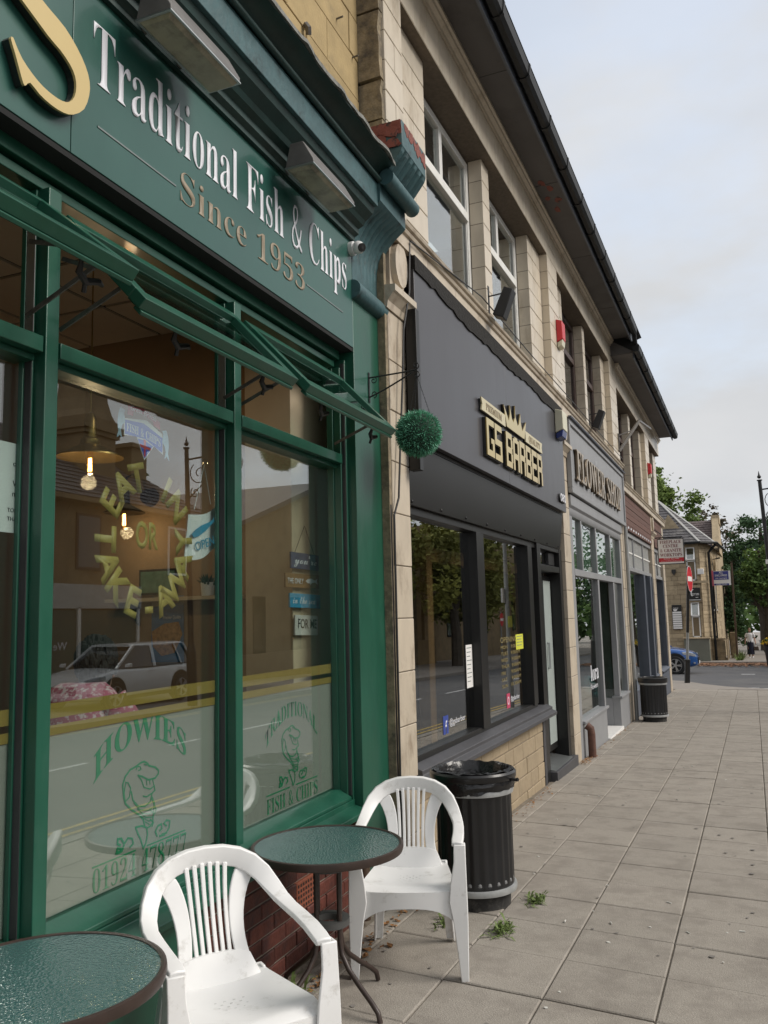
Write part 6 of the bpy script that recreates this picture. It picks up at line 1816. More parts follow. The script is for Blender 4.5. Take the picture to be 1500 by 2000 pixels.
def make_bin(label, x, y, liner):
    t = thing('litter_bin', label, 'bin', (x, y, gz(y)), .3, 'black litter bins on the pavement')
    n = 96
    rings = []
    for z, r, fl in ((.105, .222, 0), (.115, .230, 0), (.135, .232, .0), (.150, .232, .006), (.16, .232, .009), (.63, .232, .009), (.645, .232, .005), (.66, .232, 0)):
        ring = []
        for k in range(n):
            a = 2 * math.pi * k / n
            d = fl if (k % 4) in (1, 2) else 0
            ring.append(((r - d) * math.cos(a), (r - d) * math.sin(a), z))
        rings.append(ring)
    MB().loft(rings, cap=False).build('body', black, t, smooth=True)
    MB().lathe([(.205, -.01), (.207, .088), (.22, .10)], (0, 0, 0), 40).build('base', mat('scuffed_black_base', (.022, .021, .02), .8, var=.4, scale=20, dirt=(.09, .085, .075), dscale=12, dlo=.5, dhi=.7), t, smooth=True)
    for z in (.088, .655):
        MB().lathe([(.231, z), (.246, z + .003), (.249, z + .018), (.246, z + .034), (.231, z + .037), (.231, z)], (0, 0, 0), 48).build('band', band_m, t, smooth=True)
    sc_ = MB()
    for k in range(24):
        a = 2 * math.pi * (k * 4 + 1.5) / n
        for q in range(1):
            sc_.lathe([(.001, .0), (.013, .0), (.011, .004), (.001, .007)], (0, 0, 0), 8)
            for v in range(len(sc_.v) - 32, len(sc_.v)):
                px, py, pz = sc_.v[v]
                lx, lz, ln_ = px, max(-.004, py), pz
                sc_.v[v] = ((.2255 + ln_) * math.cos(a) - lx * math.sin(a), (.2255 + ln_) * math.sin(a) + lx * math.cos(a), .150 + lz * 1.3)
    sc_.build('flute_stops', mat('worn_silver_dot', (.22, .22, .22), .5, metal=.3), t)['kind'] = 'stuff'
    if liner:
        MB().lathe([(.236, .694), (.245, .705), (.242, .728), (.22, .745)], (0, 0, 0), 40).build('neck', black, t, smooth=True)
        MB().lathe([(.236, .742), (.262, .742), (.268, .752), (.268, .778), (.258, .790), (.225, .790), (.218, .780), (.218, .742), (.236, .742)], (0, 0, 0), 56).build('rim', black, t, smooth=True)
        rings = []
        for z, r in ((.690, .2515), (.705, .254), (.72, .262), (.74, .258), (.795, .250), (.800, .225), (.78, .212), (.70, .200), (.50, .195), (.45, .10), (.44, .01)):
            rings.append([((r + rnd.uniform(-.006, .006) * (1 if z > .65 else 2)) * math.cos(2 * math.pi * k / 60), (r + rnd.uniform(-.006, .006)) * math.sin(2 * math.pi * k / 60), z + rnd.uniform(-.006, .006)) for k in range(60)])
        for q_, ring in enumerate(rings[:3]):
            for k in range(60):
                a = 2 * math.pi * k / 60 + .3
                dr_ = max(0, math.cos(a - 3.75)) ** .5
                x_, y_, z_ = ring[k]
                ring[k] = (x_, y_, z_ - (.034, .022, .008)[q_] * dr_)
        # the hem hangs unevenly below the rim
        MB().loft(rings[4:], cap=False).build('bag_inside', bag, t, smooth=True)
        MB().loft(rings[:4], cap=False).build('bag_hem', bag, t, smooth=True)
        lt = MB()
        lt.tube([(.262, 0, .752), (.30, .0, .748), (.318, .0, .752)], [.010, .009, .012], 8)
        lo_ = lt.build('latch', black, t, smooth=True)
        lo_.rotation_euler = (0, 0, -.55)
    else:
        MB().lathe([(.236, .694), (.258, .694), (.262, .70), (.262, .775), (.250, .785), (.20, .785), (.19, .76), (.19, .60), (.001, .60)], (0, 0, 0), 48).build('hood', black, t, smooth=True)
    return t


make_bin('nearer black fluted litter bin with a crumpled bag over its rim, behind the chair', -1.668, 5.19, True)
make_bin('farther black fluted litter bin with a plain black hood, by the florist\'s pier', -1.75, 16.33, False)

# ================================================================== WALL FITTINGS
# bracket and artificial topiary ball
bp = MB().box(0.0005, .006, -.238, -.218, 3.00, 3.20)
br = bp.build('hanging_bracket', iron, FISH)
mb = MB()
mb.tube([(.004, -.228, 3.165), (.12, -.222, 3.170), (.25, -.21, 3.178), (.315, -.203, 3.185)], .0055, 7)
mb.tube([(.004, -.228, 3.035), (.10, -.222, 3.072), (.20, -.214, 3.120), (.30, -.204, 3.172)], .0055, 7)


def scroll(cx, cz, s, r, a0, turns, sgn=1):
    return [(cx + r * (1 - k / 26) * math.cos(a0 + sgn * turns * 6.28 * k / 20), s, cz + r * (1 - k / 26) * math.sin(a0 + sgn * turns * 6.28 * k / 20)) for k in range(21)]


mb.tube(scroll(.035, 3.145, -.226, .024, 1.57, 1.2, -1), .0035, 6)
mb.tube(scroll(.035, 3.052, -.226, .024, -1.57, 1.2, 1), .0035, 6)
mb.tube(scroll(.320, 3.213, -.203, .026, -1.9, 1.2, 1), .004, 6)
mb.tube(scroll(.325, 3.150, -.203, .024, 1.9, 1.2, -1), .004, 6)
mb.build('scroll_arm', iron, br, smooth=True)
tb = thing('topiary_ball', 'round green artificial topiary ball hanging on chains from the scroll bracket', 'plant ball', fw(.325, -.203, 2.765), .023)
MB().ball((0, 0, 0), .135, 12).build('core', topiary_d, tb, smooth=True)
mb = MB()
for i in range(5200):
    a, u = rnd.uniform(0, 6.283), rnd.uniform(-1, 1)
    c = math.sqrt(1 - u * u)
    d = Vector((c * math.cos(a), c * math.sin(a), u))
    d2 = (d + Vector((rnd.uniform(-.55, .55), rnd.uniform(-.55, .55), rnd.uniform(-.55, .55)))).normalized()
    p = d * rnd.uniform(.112, .136)
    q = p + d2 * rnd.uniform(.018, .034)
    s = d2.cross(Vector((rnd.uniform(-1, 1), rnd.uniform(-1, 1), rnd.uniform(-1, 1)))).normalized() * rnd.uniform(.0016, .0030)
    mid = (p + q) / 2 + d * .003
    mb.add([tuple(p - s * .5), tuple(p + s * .5), tuple(mid + s), tuple(q), tuple(mid - s)], [(0, 1, 2, 4), (4, 2, 3)])
fo = mb.build('foliage', topiary, tb)
fo['kind'] = 'stuff'
top_ = Vector((0, 0, .385))
for a in (.6, 2.7, 4.8):
    p0 = Vector((math.cos(a) * .085, math.sin(a) * .085, .115))
    mb = MB()
    nl = 22
    for k in range(nl):
        u0, u1 = k / nl, (k + 1.15) / nl
        A, B_ = p0.lerp(top_, u0), p0.lerp(top_, min(1, u1))
        q = Vector((.0035, 0, 0)) if k % 2 else Vector((0, .0035, 0))
        mb.tube([tuple(A), tuple((A + B_) / 2 + q), tuple(B_)], .0012, 4)
        mb.tube([tuple(A), tuple((A + B_) / 2 - q), tuple(B_)], .0012, 4)
    mb.build('chain', iron, tb)

# strip lights over the fascia
for s0, s1, lb in ((-2.70, -2.20, 'grimy strip floodlight over the word Traditional, nearest the viewer'), (-1.49, -.97, 'grimy strip floodlight over the words Fish and Chips')):
    t = thing('strip_light', lb, 'light', fw(0, (s0 + s1) / 2, 0), .023, 'strip lights over the fish shop fascia')
    h = (s1 - s0) / 2
    bd = MB()
    A = [(.085, 3.955), (.250, 3.955), (.250, 3.975), (.190, 4.085), (.115, 4.085)]
    bd.prism(A, 1, -h, h)
    bd.build('housing', lampbody, t, bevel=.004)
    MB().loft([[(.090, -h + .008, 3.953), (.245, -h + .008, 3.953), (.225, -h + .02, 3.934), (.11, -h + .02, 3.934)], [(.090, h - .008, 3.953), (.245, h - .008, 3.953), (.225, h - .02, 3.934), (.11, h - .02, 3.934)]]).build('cover', lampcover, t, bevel=.002)
    MB().box(.083, .252, -h - .003, h + .003, 3.950, 3.956).build('rim', alu, t)
    MB().bar((-.0, -.12, 4.02), (.12, -.12, 4.06), .03).bar((-.0, .12, 4.02), (.12, .12, 4.06), .03).build('stand_off', lampbody, t)
# camera
t = thing('security_camera', 'small white ball shaped security camera at the right end of the green fascia', 'camera', fw(.0, -.475, 3.945), .023)
MB().tube([(0, 0, 0), (.028, 0, 0)], .045, 20).build('base', white_glossy, t, smooth=True)
MB().ball((.055, 0, 0), .042, 12).build('ball', white_glossy, t, smooth=True)
e_ = Vector((.78, -.40, -.28)).normalized()
c_ = Vector((.055, 0, 0))
MB().tube([tuple(c_ + e_ * .030), tuple(c_ + e_ * .0435)], .027, 18).build('lens', black_sign, t, smooth=True)
MB().tube([tuple(c_ + e_ * .0436), tuple(c_ + e_ * .046)], .012, 12).build('lens_glass', blackpl, t)


def alarm(loc, w, h, d, m, label, low=None):
    t = thing('alarm_box', label, 'alarm box', loc, 0, 'burglar alarm boxes on the terrace')
    MB().prism([(0, -h / 2), (d, -h / 2 + .04), (d, h / 2 - .03), (0, h / 2)], 1, -w / 2, w / 2).build('case', m, t, bevel=.008)
    if low:
        MB().prism([(.005, -h / 2 - .07), (d * .8, -h / 2 - .05), (d * .95, -h / 2 + .03), (.005, -h / 2 - .005)], 1, -w / 2 + .01, w / 2 - .01).build('strobe_lens', low, t, bevel=.005)
    return t


alarm((-2.098, 10.92, 5.30), .20, .31, .08, red_box, 'red alarm box on the tiled pilaster above the barber shop', cream_box)
alarm((-2.098, 21.55, 5.06), .21, .30, .08, red_box, 'red alarm box on the far pilaster above the boarded shop', cream_box)
alarm((-2.058, 10.36, 3.96), .27, .30, .10, cream_box, 'cream alarm box with a dark blue lens at the end of the barber fascia', blue_box)


def flood(y, z, label):
    t = thing('floodlight', label, 'floodlight', (-2.05, y, z), 0, 'black floodlights on the string course')
    MB().box(0, .006, -.02, .02, -.02, .26).build('mount', iron, t)
    MB().tube([(.003, 0, .16), (.12, .02, .175)], .007, 6).build('arm', iron, t)
    m_ = MB()
    q = Matrix.Translation((.15, .05, .10)) @ Matrix.Rotation(R(24), 4, 'Y')
    m_.hexa([tuple(q @ Vector(p)) for p in ((-.055, -.07, -.16), (.055, -.07, -.16), (.055, .07, -.16), (-.055, .07, -.16), (-.05, -.065, .12), (.045, -.065, .12), (.045, .065, .12), (-.05, .065, .12))])
    m_.build('lamp_head', blackpl, t, bevel=.008)


flood(7.40, 4.405, 'black floodlight on a wall arm above the barber fascia')
flood(12.75, 4.405, 'black floodlight on a wall arm above the florist sign')
t = thing('awning_bracket', 'rusty iron bracket arm sticking out above the end of the florist sign', 'bracket', (-2.09, 16.30, 4.62))
MB().bar((.0, 0, 0), (0, 0, .34), .03).bar((0, 0, 0), (.36, .35, .62), .05).bar((0, 0, .3), (.22, .15, .40), .02).build('arm', steel, t)
MB().bar((.36, .35, .62), (.40, 2.1, .80), .035).build('rail', steel, t)

# projecting sign
t = thing('projecting_sign', 'white and red double sided fireplace centre sign hung out from the far pier', 'sign', (0, 22.2, 0))
MB().box(-2.055, -1.425, -.045, .045, 2.725, 3.365).build('frame', blackpl, t, bevel=.006)
MB().box(-2.035, -1.445, -.0485, .0485, 2.885, 3.345).build('white_face', white_sign, t)
MB().box(-2.035, -1.445, -.0485, .0485, 2.785, 2.883).build('red_band', red_paint, t)
MB().box(-2.035, -1.445, -.0485, .0485, 2.742, 2.783).build('white_strip', white_sign, t)
maroon = mat('maroon_lettering', (.20, .035, .045), .5)
for tx, z, w in (('FIREPLACE', 3.245, .50), ('CENTRE', 3.140, .36), ('& GRANITE', 3.030, .50), ('WORKTOPS', 2.920, .52)):
    on_face(letters('lettering', tx, maroon, t, width=w, height=.078, depth=.003, origin='centre'), -1.74, -.0486, z)
on_face(letters('lettering', '01924 422 090', white_sign, t, width=.36, height=.034, depth=.003, sans=True, origin='centre'), -1.74, -.0486, 2.845)
on_face(letters('lettering', 'www.fireplacecentre.co.uk', white_sign, t, width=.50, height=.016, depth=.003, sans=True, origin='centre'), -1.74, -.0486, 2.803)
MB().tube([(-2.13, 0, 3.40), (-1.45, 0, 3.40)], .014, 8).bar((-2.0, 0, 3.36), (-2.0, 0, 3.40), .02).bar((-1.5, 0, 3.36), (-1.5, 0, 3.40), .02).tube([(-2.12, 0, 3.62), (-2.0, 0, 3.52), (-1.9, 0, 3.41)], .01, 6).build('hanger', iron, t)

# no entry sign
t = thing('no_entry_sign', 'red no entry disc seen nearly edge on, on a slim post at the street corner', 'road sign', (-2.00, 28.3, gz(28.3)), 0)
LX = .072
MB().tube([(0, 0, 0), (LX * .72, 0, .72)], .085, 14).lathe([(.085, .0), (.10, .02), (.10, .05), (.085, .06)], (.04, 0, .66), 14).build('base_sleeve', black, t, smooth=True)
MB().tube([(LX * .72, 0, .72), (LX * 1.55, 0, 1.55)], .042, 12).build('lower_post', post_grey, t, smooth=True)
MB().tube([(LX * 1.551, 0, 1.551), (LX * 3.6, 0, 3.62)], .045, 12).build('post', black, t, smooth=True)
nrm = Vector((.992, -.135, 0)).normalized()
dc = Vector((LX * 3.15, 0, 3.22)) + nrm * .06
Q = nrm.to_track_quat('Z', 'Y').to_matrix().to_4x4()
Q.translation = dc
rot_up = Q
for nm, m_, r0, z0, z1 in (('disc_back', post_grey, .41, -.012, 0), ('disc', red_paint, .395, .0005, .003), ):
    o = MB().lathe([(.001, z0), (r0, z0), (r0, z1), (.001, z1)], (0, 0, 0), 40).build(nm, m_, t)
    o.matrix_local = Q
rim_ = MB().lathe([(.396, .0005), (.41, .0005), (.41, .0032), (.396, .0032), (.396, .0005)], (0, 0, 0), 40).build('white_edge', white_sign, t)
rim_.matrix_local = Q
bx = MB()
sd_ = Vector((-nrm.y, nrm.x, 0))
for a in (1,):
    P0 = dc + nrm * .0032
    bx.hexa([tuple(P0 + sd_ * u * .30 + Vector((0, 0, 1)) * v * .075 + nrm * w * .003) for w in (0, 1) for u, v in ((-1, -1), (1, -1), (1, 1), (-1, 1))])
bx.build('white_bar', white_sign, t)

# ================================================================== VEHICLES
tyre_m = mat('tyre_rubber', (.012, .012, .013), .75, var=.2)
chrome = mat('bright_alloy', (.55, .55, .56), .28, metal=.8)
lens_m = mat('headlamp_lens', (.45, .48, .52), .12, metal=.3, coat=.6)
dark_glass = mat('tinted_car_glass', (.012, .015, .018), .06, coat=.5)


def wheel(parent, x, y, s, r=.365):
    w = MB().lathe([(.20, -.10), (r - .03, -.11), (r, -.07), (r, .07), (r - .03, .11), (.255, .105), (.245, .06), (.20, .05)], (0, 0, 0), 40).build('wheel', tyre_m, parent, smooth=True)
    w.matrix_local = Matrix.Translation((x, y, r)) @ Matrix.Rotation(R(90) * -s, 4, 'X')
    rim = MB()
    rim.lathe([(.252, .09), (.258, .10), (.248, .106), (.238, .09), (.236, .05), (.252, .05)], (0, 0, 0), 36)
    for k in range(5):
        for dlt in (-.13, .13):
            a = 2 * math.pi * k / 5 + dlt
            b = 2 * math.pi * k / 5 + dlt * .45
            rim.bar((.045 * math.cos(b), .045 * math.sin(b), .092), (.245 * math.cos(a), .245 * math.sin(a), .098), .036, .022, up=(0, 0, 1))
    rim.lathe([(.001, .10), (.06, .10), (.066, .08)], (0, 0, 0), 16)
    rim.build('rim', chrome, w)
    MB().lathe([(.001, .03), (.24, .03), (.24, .045), (.001, .045)], (0, 0, 0), 24).build('brake_disc', tyre_m, w)


def car(label, paint, loc, rz, group=None, zscale=1.0, suv=True):
    t = thing('parked_car', label, 'car', loc, rz, group)
    t.scale = (1, 1, zscale)
    st = [(-2.20, .66, .46, .84), (-2.14, .82, .34, 1.00), (-1.9, .885, .28, 1.06), (-1.4, .905, .24, 1.06), (-.6, .915, .22, 1.05), (.4, .915, .22, 1.045), (.95, .91, .22, 1.055), (1.35, .90, .23, 1.02), (1.75, .875, .24, .955), (2.02, .81, .27, .86), (2.16, .70, .32, .74), (2.215, .55, .36, .62)]
    rg = []
    for x, w, zb, zt in st:
        rg.append([(x, -w * .86, zb), (x, -w * .985, zb + .09), (x, -w, zb + (zt - zb) * .50), (x, -w * .965, zt - .10), (x, -w * .90, zt - .025), (x, -w * .55, zt + .012), (x, 0, zt + .022),
                   (x, w * .55, zt + .012), (x, w * .90, zt - .025), (x, w * .965, zt - .10), (x, w, zb + (zt - zb) * .50), (x, w * .985, zb + .09), (x, w * .86, zb)])
    bd = MB().loft(rg).build('body', paint, t, smooth=True)
    sd = bd.modifiers.new('sub', 'SUBSURF')
    sd.levels = sd.render_levels = 2
    # cabin: dark glass with painted roof and pillars
    lo = [(-2.08, .80), (-1.5, .84), (0, .85), (.75, .82), (1.12, .72)]
    hi = [(-1.78, .62), (-1.3, .66), (-.2, .67), (.10, .65), (.30, .60)]
    rg = [[(a, -w, 1.03), (c, -v, 1.60), (c, v, 1.60), (a, w, 1.03)] for (a, w), (c, v) in zip(lo, hi)]
    MB().loft(rg).build('windows', dark_glass, t, smooth=True)
    rf = MB().loft([[(c, -v - .015, 1.575), (c, -v * .9, 1.635), (c, 0, 1.66), (c, v * .9, 1.635), (c, v + .015, 1.575)] for c, v in [(-1.86, .60)] + hi[1:] + [(.38, .57)]]).build('roof', paint, t, smooth=True)
    pl = MB()
    for s in (-1, 1):
        pl.bar((1.12, s * .735, 1.03), (.32, s * .612, 1.60), .05, .06)
        pl.bar((-.25, s * .862, 1.03), (-.30, s * .682, 1.60), .09, .03)
        pl.bar((-1.45, s * .855, 1.03), (-1.35, s * .668, 1.60), .10, .03)
        pl.bar((-2.05, s * .81, 1.03), (-1.80, s * .63, 1.60), .14, .05)
    pl.build('pillars', paint, t)
    for s in (-1, 1):
        for x in (1.36, -1.34):
            MB().lathe([(.001, 0), (.43, 0), (.43, .012), (.001, .012)], (0, 0, 0), 32).build('wheel_arch', tyre_m, t).matrix_local = Matrix.Translation((x, s * .900, .42)) @ Matrix.Rotation(R(90) * -s, 4, 'X')
            wheel(t, x, s * .85, s)
        MB().loft([[(1.66, s * .872, .80), (1.66, s * .872, .88), (1.60, s * .80, .90)], [(1.95, s * .835, .74), (1.95, s * .83, .845), (1.9, s * .76, .87)], [(2.13, s * .70, .70), (2.14, s * .69, .785), (2.08, s * .60, .81)]]).build('headlight', lens_m, t, smooth=True)
        MB().box(2.05, 2.12, s * .74 - .07, s * .74 + .07, .43, .49).build('fog_light', lens_m, t)
        MB().loft([[(.92, s * .93, 1.06), (.92, s * .93, 1.17), (1.03, s * .93, 1.15), (1.05, s * .93, 1.07)], [(.92, s * 1.06, 1.07), (.92, s * 1.06, 1.17), (1.02, s * 1.05, 1.15), (1.03, s * 1.05, 1.08)]]).build('mirror', paint, t, bevel=.01)
        MB().box(-.16, .04, s * .918, s * .932, .90, .93).build('door_handle', paint, t)
        MB().box(-1.0, 1.0, s * .905, s * .921, .24, .34).build('sill_trim', tyre_m, t)
    MB().box(2.16, 2.225, -.48, .48, .46, .66).build('grille', tyre_m, t)
    MB().box(2.226, 2.235, -.26, .26, .40, .51).build('number_plate', white_sign, t)
    for s in (-1, 1):
        MB().box(-2.20, -2.12, s * .66 - .12, s * .66 + .12, .80, .98).build('tail_light', red_paint, t)
    return t


blue_p = mat('metallic_blue_paint', (.022, .105, .36), .25, metal=.35, var=.03, coat=.8)
car('metallic blue car with bright alloy wheels nosing out behind the street corner', blue_p, (-4.32, 37.1, gz(37) - .115), 0.0)
white_p = mat('white_car_paint', (.72, .73, .74), .25, coat=.8, var=.02)
car('white hatchback parked across the street, mirrored in the fish shop window', white_p, (9.6, 18.0, gz(18)), R(-90), None, .93)
silver = mat('dark_grey_car_paint', (.07, .075, .08), .25, metal=.4, coat=.8)
car('dark grey car parked farther along the opposite side', silver, (9.0, 62, gz(62)), R(-90), None, .95)
car('white car far along the street beneath the trees', white_p, (1.75, 92, gz(92) - .11), R(-90), None)

# ================================================================== STONE HOUSE ACROSS THE SIDE STREET
HS = thing('stone_house', 'two storey buff stone house with slate roof on the far corner behind the blue car', 'house', (0, 0, 0))
hst = mat('buff_coursed_stone', (.42, .335, .22), .9, var=.15, scale=4, rndv=.13, bump=.2, bscale=20, dirt=(.20, .155, .1), dscale=1.2, dlo=.5, dhi=.75)
slate = mat('grey_slate', (.10, .095, .10), .7, var=.2, scale=5, rndv=.1, dirt=(.17, .16, .15), dscale=1.6)
slate_b = mat('purple_brown_slate', (.115, .088, .085), .75, var=.2, scale=5, rndv=.15)
G0 = gz(48.5)
core = MB()
core.prism([(-9, 48.53), (-2.42, 48.53), (-2.02, 49.2), (-1.72, 55.9), (-9, 56)], 2, G0 - .2, 5.15)
cr0 = core.build('wall', mat('deep_stone_joint', (.20, .155, .1), .95), HS)


def stone_run(p0, p1, z0, z1, holes, parent, m=hst, ch=.235, nmax=150, hide=lambda u, z: False):
    d = Vector((p1[0] - p0[0], p1[1] - p0[1], 0))
    ln = d.length
    d.normalize()
    nrm_ = Vector((d.y, -d.x, 0))
    rot = math.atan2(d.y, d.x)
    z = z0
    r_ = 0
    while z < z1 - .05:
        h = ch * rnd.choice((.85, 1, 1.1))
        h = min(h, z1 - z)
        u = -.2 if r_ % 2 else 0
        while u < ln - .02:
            w = rnd.choice((.42, .55, .34, .62))
            a, b = max(0, u), min(ln, u + w)
            u += w
            if b - a < .08 or hide((a + b) / 2, z):
                continue
            segs = [(a, b)]
            for (ha, hb, hz0, hz1) in holes:
                if z + h > hz0 + .02 and z < hz1 - .02:
                    ns = []
                    for (c, e) in segs:
                        if hb <= c or ha >= e:
                            ns.append((c, e))
                        else:
                            if ha - c > .05:
                                ns.append((c, ha))
                            if e - hb > .05:
                                ns.append((hb, e))
                    segs = ns
            for (c, e) in segs:
                k = (round(e - c, 2), round(h, 2), m.name, 'st')
                if k not in TILE:
                    TILE[k] = MB().box(-(e - c) / 2 + .006, (e - c) / 2 - .006, -.03, .05, -h / 2 + .006, h / 2 - .006).mesh('stone', m)
                q = Vector((p0[0], p0[1], z + h / 2)) + d * ((c + e) / 2) + nrm_ * rnd.uniform(-.012, .008)
                part('stone', TILE[k], parent, q, (0, 0, rot))
        z += h
        r_ += 1


HO = [(1.93, 2.42, 3.05, 4.95), (2.02, 2.46, .05, 1.98)]      # upper and lower window openings along the front
stone_run((-5.0, 48.5), (-2.42, 48.5), G0 - .1, 5.12, HO, HS)
stone_run((-2.40, 48.5), (-2.0, 49.17), G0 - .1, 5.12, [], HS)
stone_run((-2.0, 49.2), (-1.72, 55.9), G0 - .1, 5.12, [(.9, 1.7, 1.4, 4.1), (3.2, 4.2, 1.4, 4.1)], HS, hide=lambda u, z: u > 6.4)


def tilt_window(x0, x1, z0, z1, y, tilt):
    zt = z0 + (z1 - z0) * .60
    w = MB()
    w.box(x0, x1, y, y + .08, z0, z0 + .07)
    w.box(x0, x1, y, y + .08, zt - .05, zt)
    w.box(x0, x1, y, y + .08, z1 - .06, z1)
    w.box(x0, x0 + .06, y, y + .08, z0, z1)
    w.box(x1 - .06, x1, y, y + .08, z0, z1)
    o = w.build('window', white_sign, HS)
    MB().box(x0, x1, y + .05, y + .055, z0, z1).build('pane', dark_glass, o)
    # open top light swung out at the foot
    A, B_ = Vector((0, y, z1 - .03)), Vector((0, y - tilt, zt + .05))
    f = MB()
    for a, b in ((x0 + .0, x0 + .06), (x1 - .06, x1)):
        f.hexa([(a, A.y, A.z), (b, A.y, A.z), (b, A.y + .03, A.z), (a, A.y + .03, A.z), (a, B_.y, B_.z), (b, B_.y, B_.z), (b, B_.y + .03, B_.z), (a, B_.y + .03, B_.z)])
    f.bar((x0, B_.y, B_.z), (x1, B_.y, B_.z), .06)
    f.bar((x0, A.y, A.z), (x1, A.y, A.z), .05)
    f.build('open_light', white_sign, o)
    MB().hexa([(x0, A.y + .01, A.z), (x1, A.y + .01, A.z), (x1, A.y + .015, A.z), (x0, A.y + .015, A.z), (x0, B_.y + .01, B_.z), (x1, B_.y + .01, B_.z), (x1, B_.y + .015, B_.z), (x0, B_.y + .015, B_.z)]).build('pane', glass_up, o)
    MB().box(x0 - .12, x1 + .12, y - .12, y + .1, z0 - .14, z0 - .01).build('sill', hst, HS)
    MB().box(x0 - .2, x1 + .2, y - .07, y + .1, z1 + .01, z1 + .24).build('lintel', hst, HS)


tilt_window(-3.06, -2.60, 3.10, 4.90, 48.5, .42)
tilt_window(-2.98, -2.56, .08, 1.94, 48.5, .42)
MB().box(-3.5, -2.02, 48.40, 48.52, 2.96, 3.09).build('string_course', hst, HS)
for u, z0, z1 in ((1.3, 1.45, 4.05), (3.7, 1.45, 4.05)):
    x = -2.0 + .28 * u / 6.7
    o = MB().box(x - .02, x + .05, 49.2 + u - .42, 49.2 + u + .42, z0, z1).build('window', white_sign, HS)
    MB().box(x + .051, x + .054, 49.2 + u - .34, 49.2 + u + .34, z0 + .1, z1 - .1).build('pane', dark_glass, o)
    MB().lathe([(.46, -.03), (.62, -.03), (.62, .09), (.46, .09), (.46, -.03)], (0, 0, 0), 24).build('arched_head', hst, HS).matrix_local = Matrix.Translation((x + .02, 49.2 + u, z1)) @ Matrix.Rotation(R(90), 4, 'Y')
# slates: front hip, built course by course
def slate_roof(name, eave, ridge, rows, m, parent, n=26):
    """rows of slates between an eave edge (two points) and a ridge edge (two points)"""
    e0, e1, r0_, r1 = Vector(eave[0]), Vector(eave[1]), Vector(ridge[0]), Vector(ridge[1])
    nn = (e1 - e0).cross(r0_ - e0).normalized()
    if nn.z < 0:
        nn = -nn
    base = MB().add([tuple(e0 - nn * .05), tuple(e1 - nn * .05), tuple(r1 - nn * .05), tuple(r0_ - nn * .05)], [(0, 1, 2, 3)]).build(name, m, parent)
    mb = MB()
    for i in range(rows):
        a0, a1 = e0.lerp(r0_, i / rows), e1.lerp(r1, i / rows)
        b0, b1 = e0.lerp(r0_, min(1, (i + 1.15) / rows)), e1.lerp(r1, min(1, (i + 1.15) / rows))
        k = n
        for j in range(k):
            u0, u1 = (j + (.5 if i % 2 else 0)) / k, min(1, (j + 1 + (.5 if i % 2 else 0)) / k)
            if u0 >= 1:
                continue
            g = .03 / k
            lift_ = nn * rnd.uniform(.035, .05)
            q = [a0.lerp(a1, u0 + g) + lift_, a0.lerp(a1, u1 - g) + lift_, b0.lerp(b1, u1 - g) + nn * .008, b0.lerp(b1, u0 + g) + nn * .008]
            mb.hexa([tuple(p - nn * .02) for p in q] + [tuple(p) for p in q])
    o = mb.build('slates', m, base)
    o['kind'] = 'stuff'
    return base


slate_roof('front_roof', ((-9.2, 48.2, 5.12), (-2.3, 48.2, 5.12)), ((-7.5, 51.8, 7.9), (-4.6, 51.8, 7.9)), 16, slate, HS, 30)
slate_roof('corner_roof', ((-2.3, 48.2, 5.12), (-1.55, 49.1, 5.12)), ((-4.6, 51.8, 7.9), (-4.59, 51.85, 7.9)), 16, slate, HS, 4)
slate_roof('side_roof', ((-1.55, 49.1, 5.12), (-1.35, 56, 5.12)), ((-4.6, 51.8, 7.9), (-4.4, 56, 7.9)), 16, slate, HS, 26)
MB().tube([(-9.2, 48.12, 5.12), (-2.26, 48.12, 5.12), (-1.48, 49.06, 5.12), (-1.28, 56, 5.12)], .075, 8).build('gutter', gutter_m, HS)
MB().tube([(-1.52, 49.02, 5.05), (-1.72, 49.05, 4.85), (-1.92, 49.0, 4.6), (-1.90, 48.98, G0)], .07, 8).build('downpipe', gutter_m, HS, smooth=True)
MB().tube([(-1.42, 51.0, 4.4), (-1.86, 51.0, 4.3), (-1.86, 51.0, G0)], .05, 8).build('downpipe', gutter_m, HS, smooth=True)
ri = MB()
ri.bar((-2.3, 48.2, 5.16), (-4.6, 51.8, 7.95), .14, .05)
ri.bar((-1.6, 49.1, 5.16), (-4.6, 51.8, 7.95), .14, .05)
ri.build('hip_flashing', mat('pale_lead', (.34, .34, .33), .6), HS)
MB().prism([(-4.5, 5.9), (-3.25, 5.9), (-3.9, 6.85)], 1, 49.35, 49.75).build('small_gable', hst, HS)
# black house sign, lamp, board
t = MB().box(-3.06, -2.45, 48.36, 48.42, 2.03, 2.72).build('hanging_sign', black_sign, None)
tag(t, 'square black sign with a white bird emblem on the stone house', 'sign')
MB().prism([(-2.92, 2.30), (-2.94, 2.45), (-2.90, 2.58), (-2.84, 2.64), (-2.76, 2.62), (-2.84, 2.58), (-2.88, 2.48), (-2.88, 2.36), (-2.84, 2.26)], 1, 48.35, 48.359).build('emblem', white_sign, t)
on_face(letters('lettering', 'EDITION', white_sign, t, width=.34, height=.12, depth=.004, sans=True, off=.01), -2.86, 48.358, 2.30)
MB().box(-2.70, -2.56, 48.352, 48.359, 2.19, 2.215).build('rule', white_sign, t)
MB().box(-3.06, -2.45, 48.352, 48.359, 2.055, 2.085).build('strip', white_sign, t)
t = thing('bulkhead_light', 'round black bulkhead lamp with a white lower half on the stone house', 'lamp', (-3.78, 48.46, 1.60))
MB().lathe([(.001, 0), (.17, 0), (.17, .09), (.12, .12), (.001, .12)], (0, 0, 0), 22).build('housing', black_sign, t).matrix_local = Matrix.Rotation(R(90), 4, 'X')
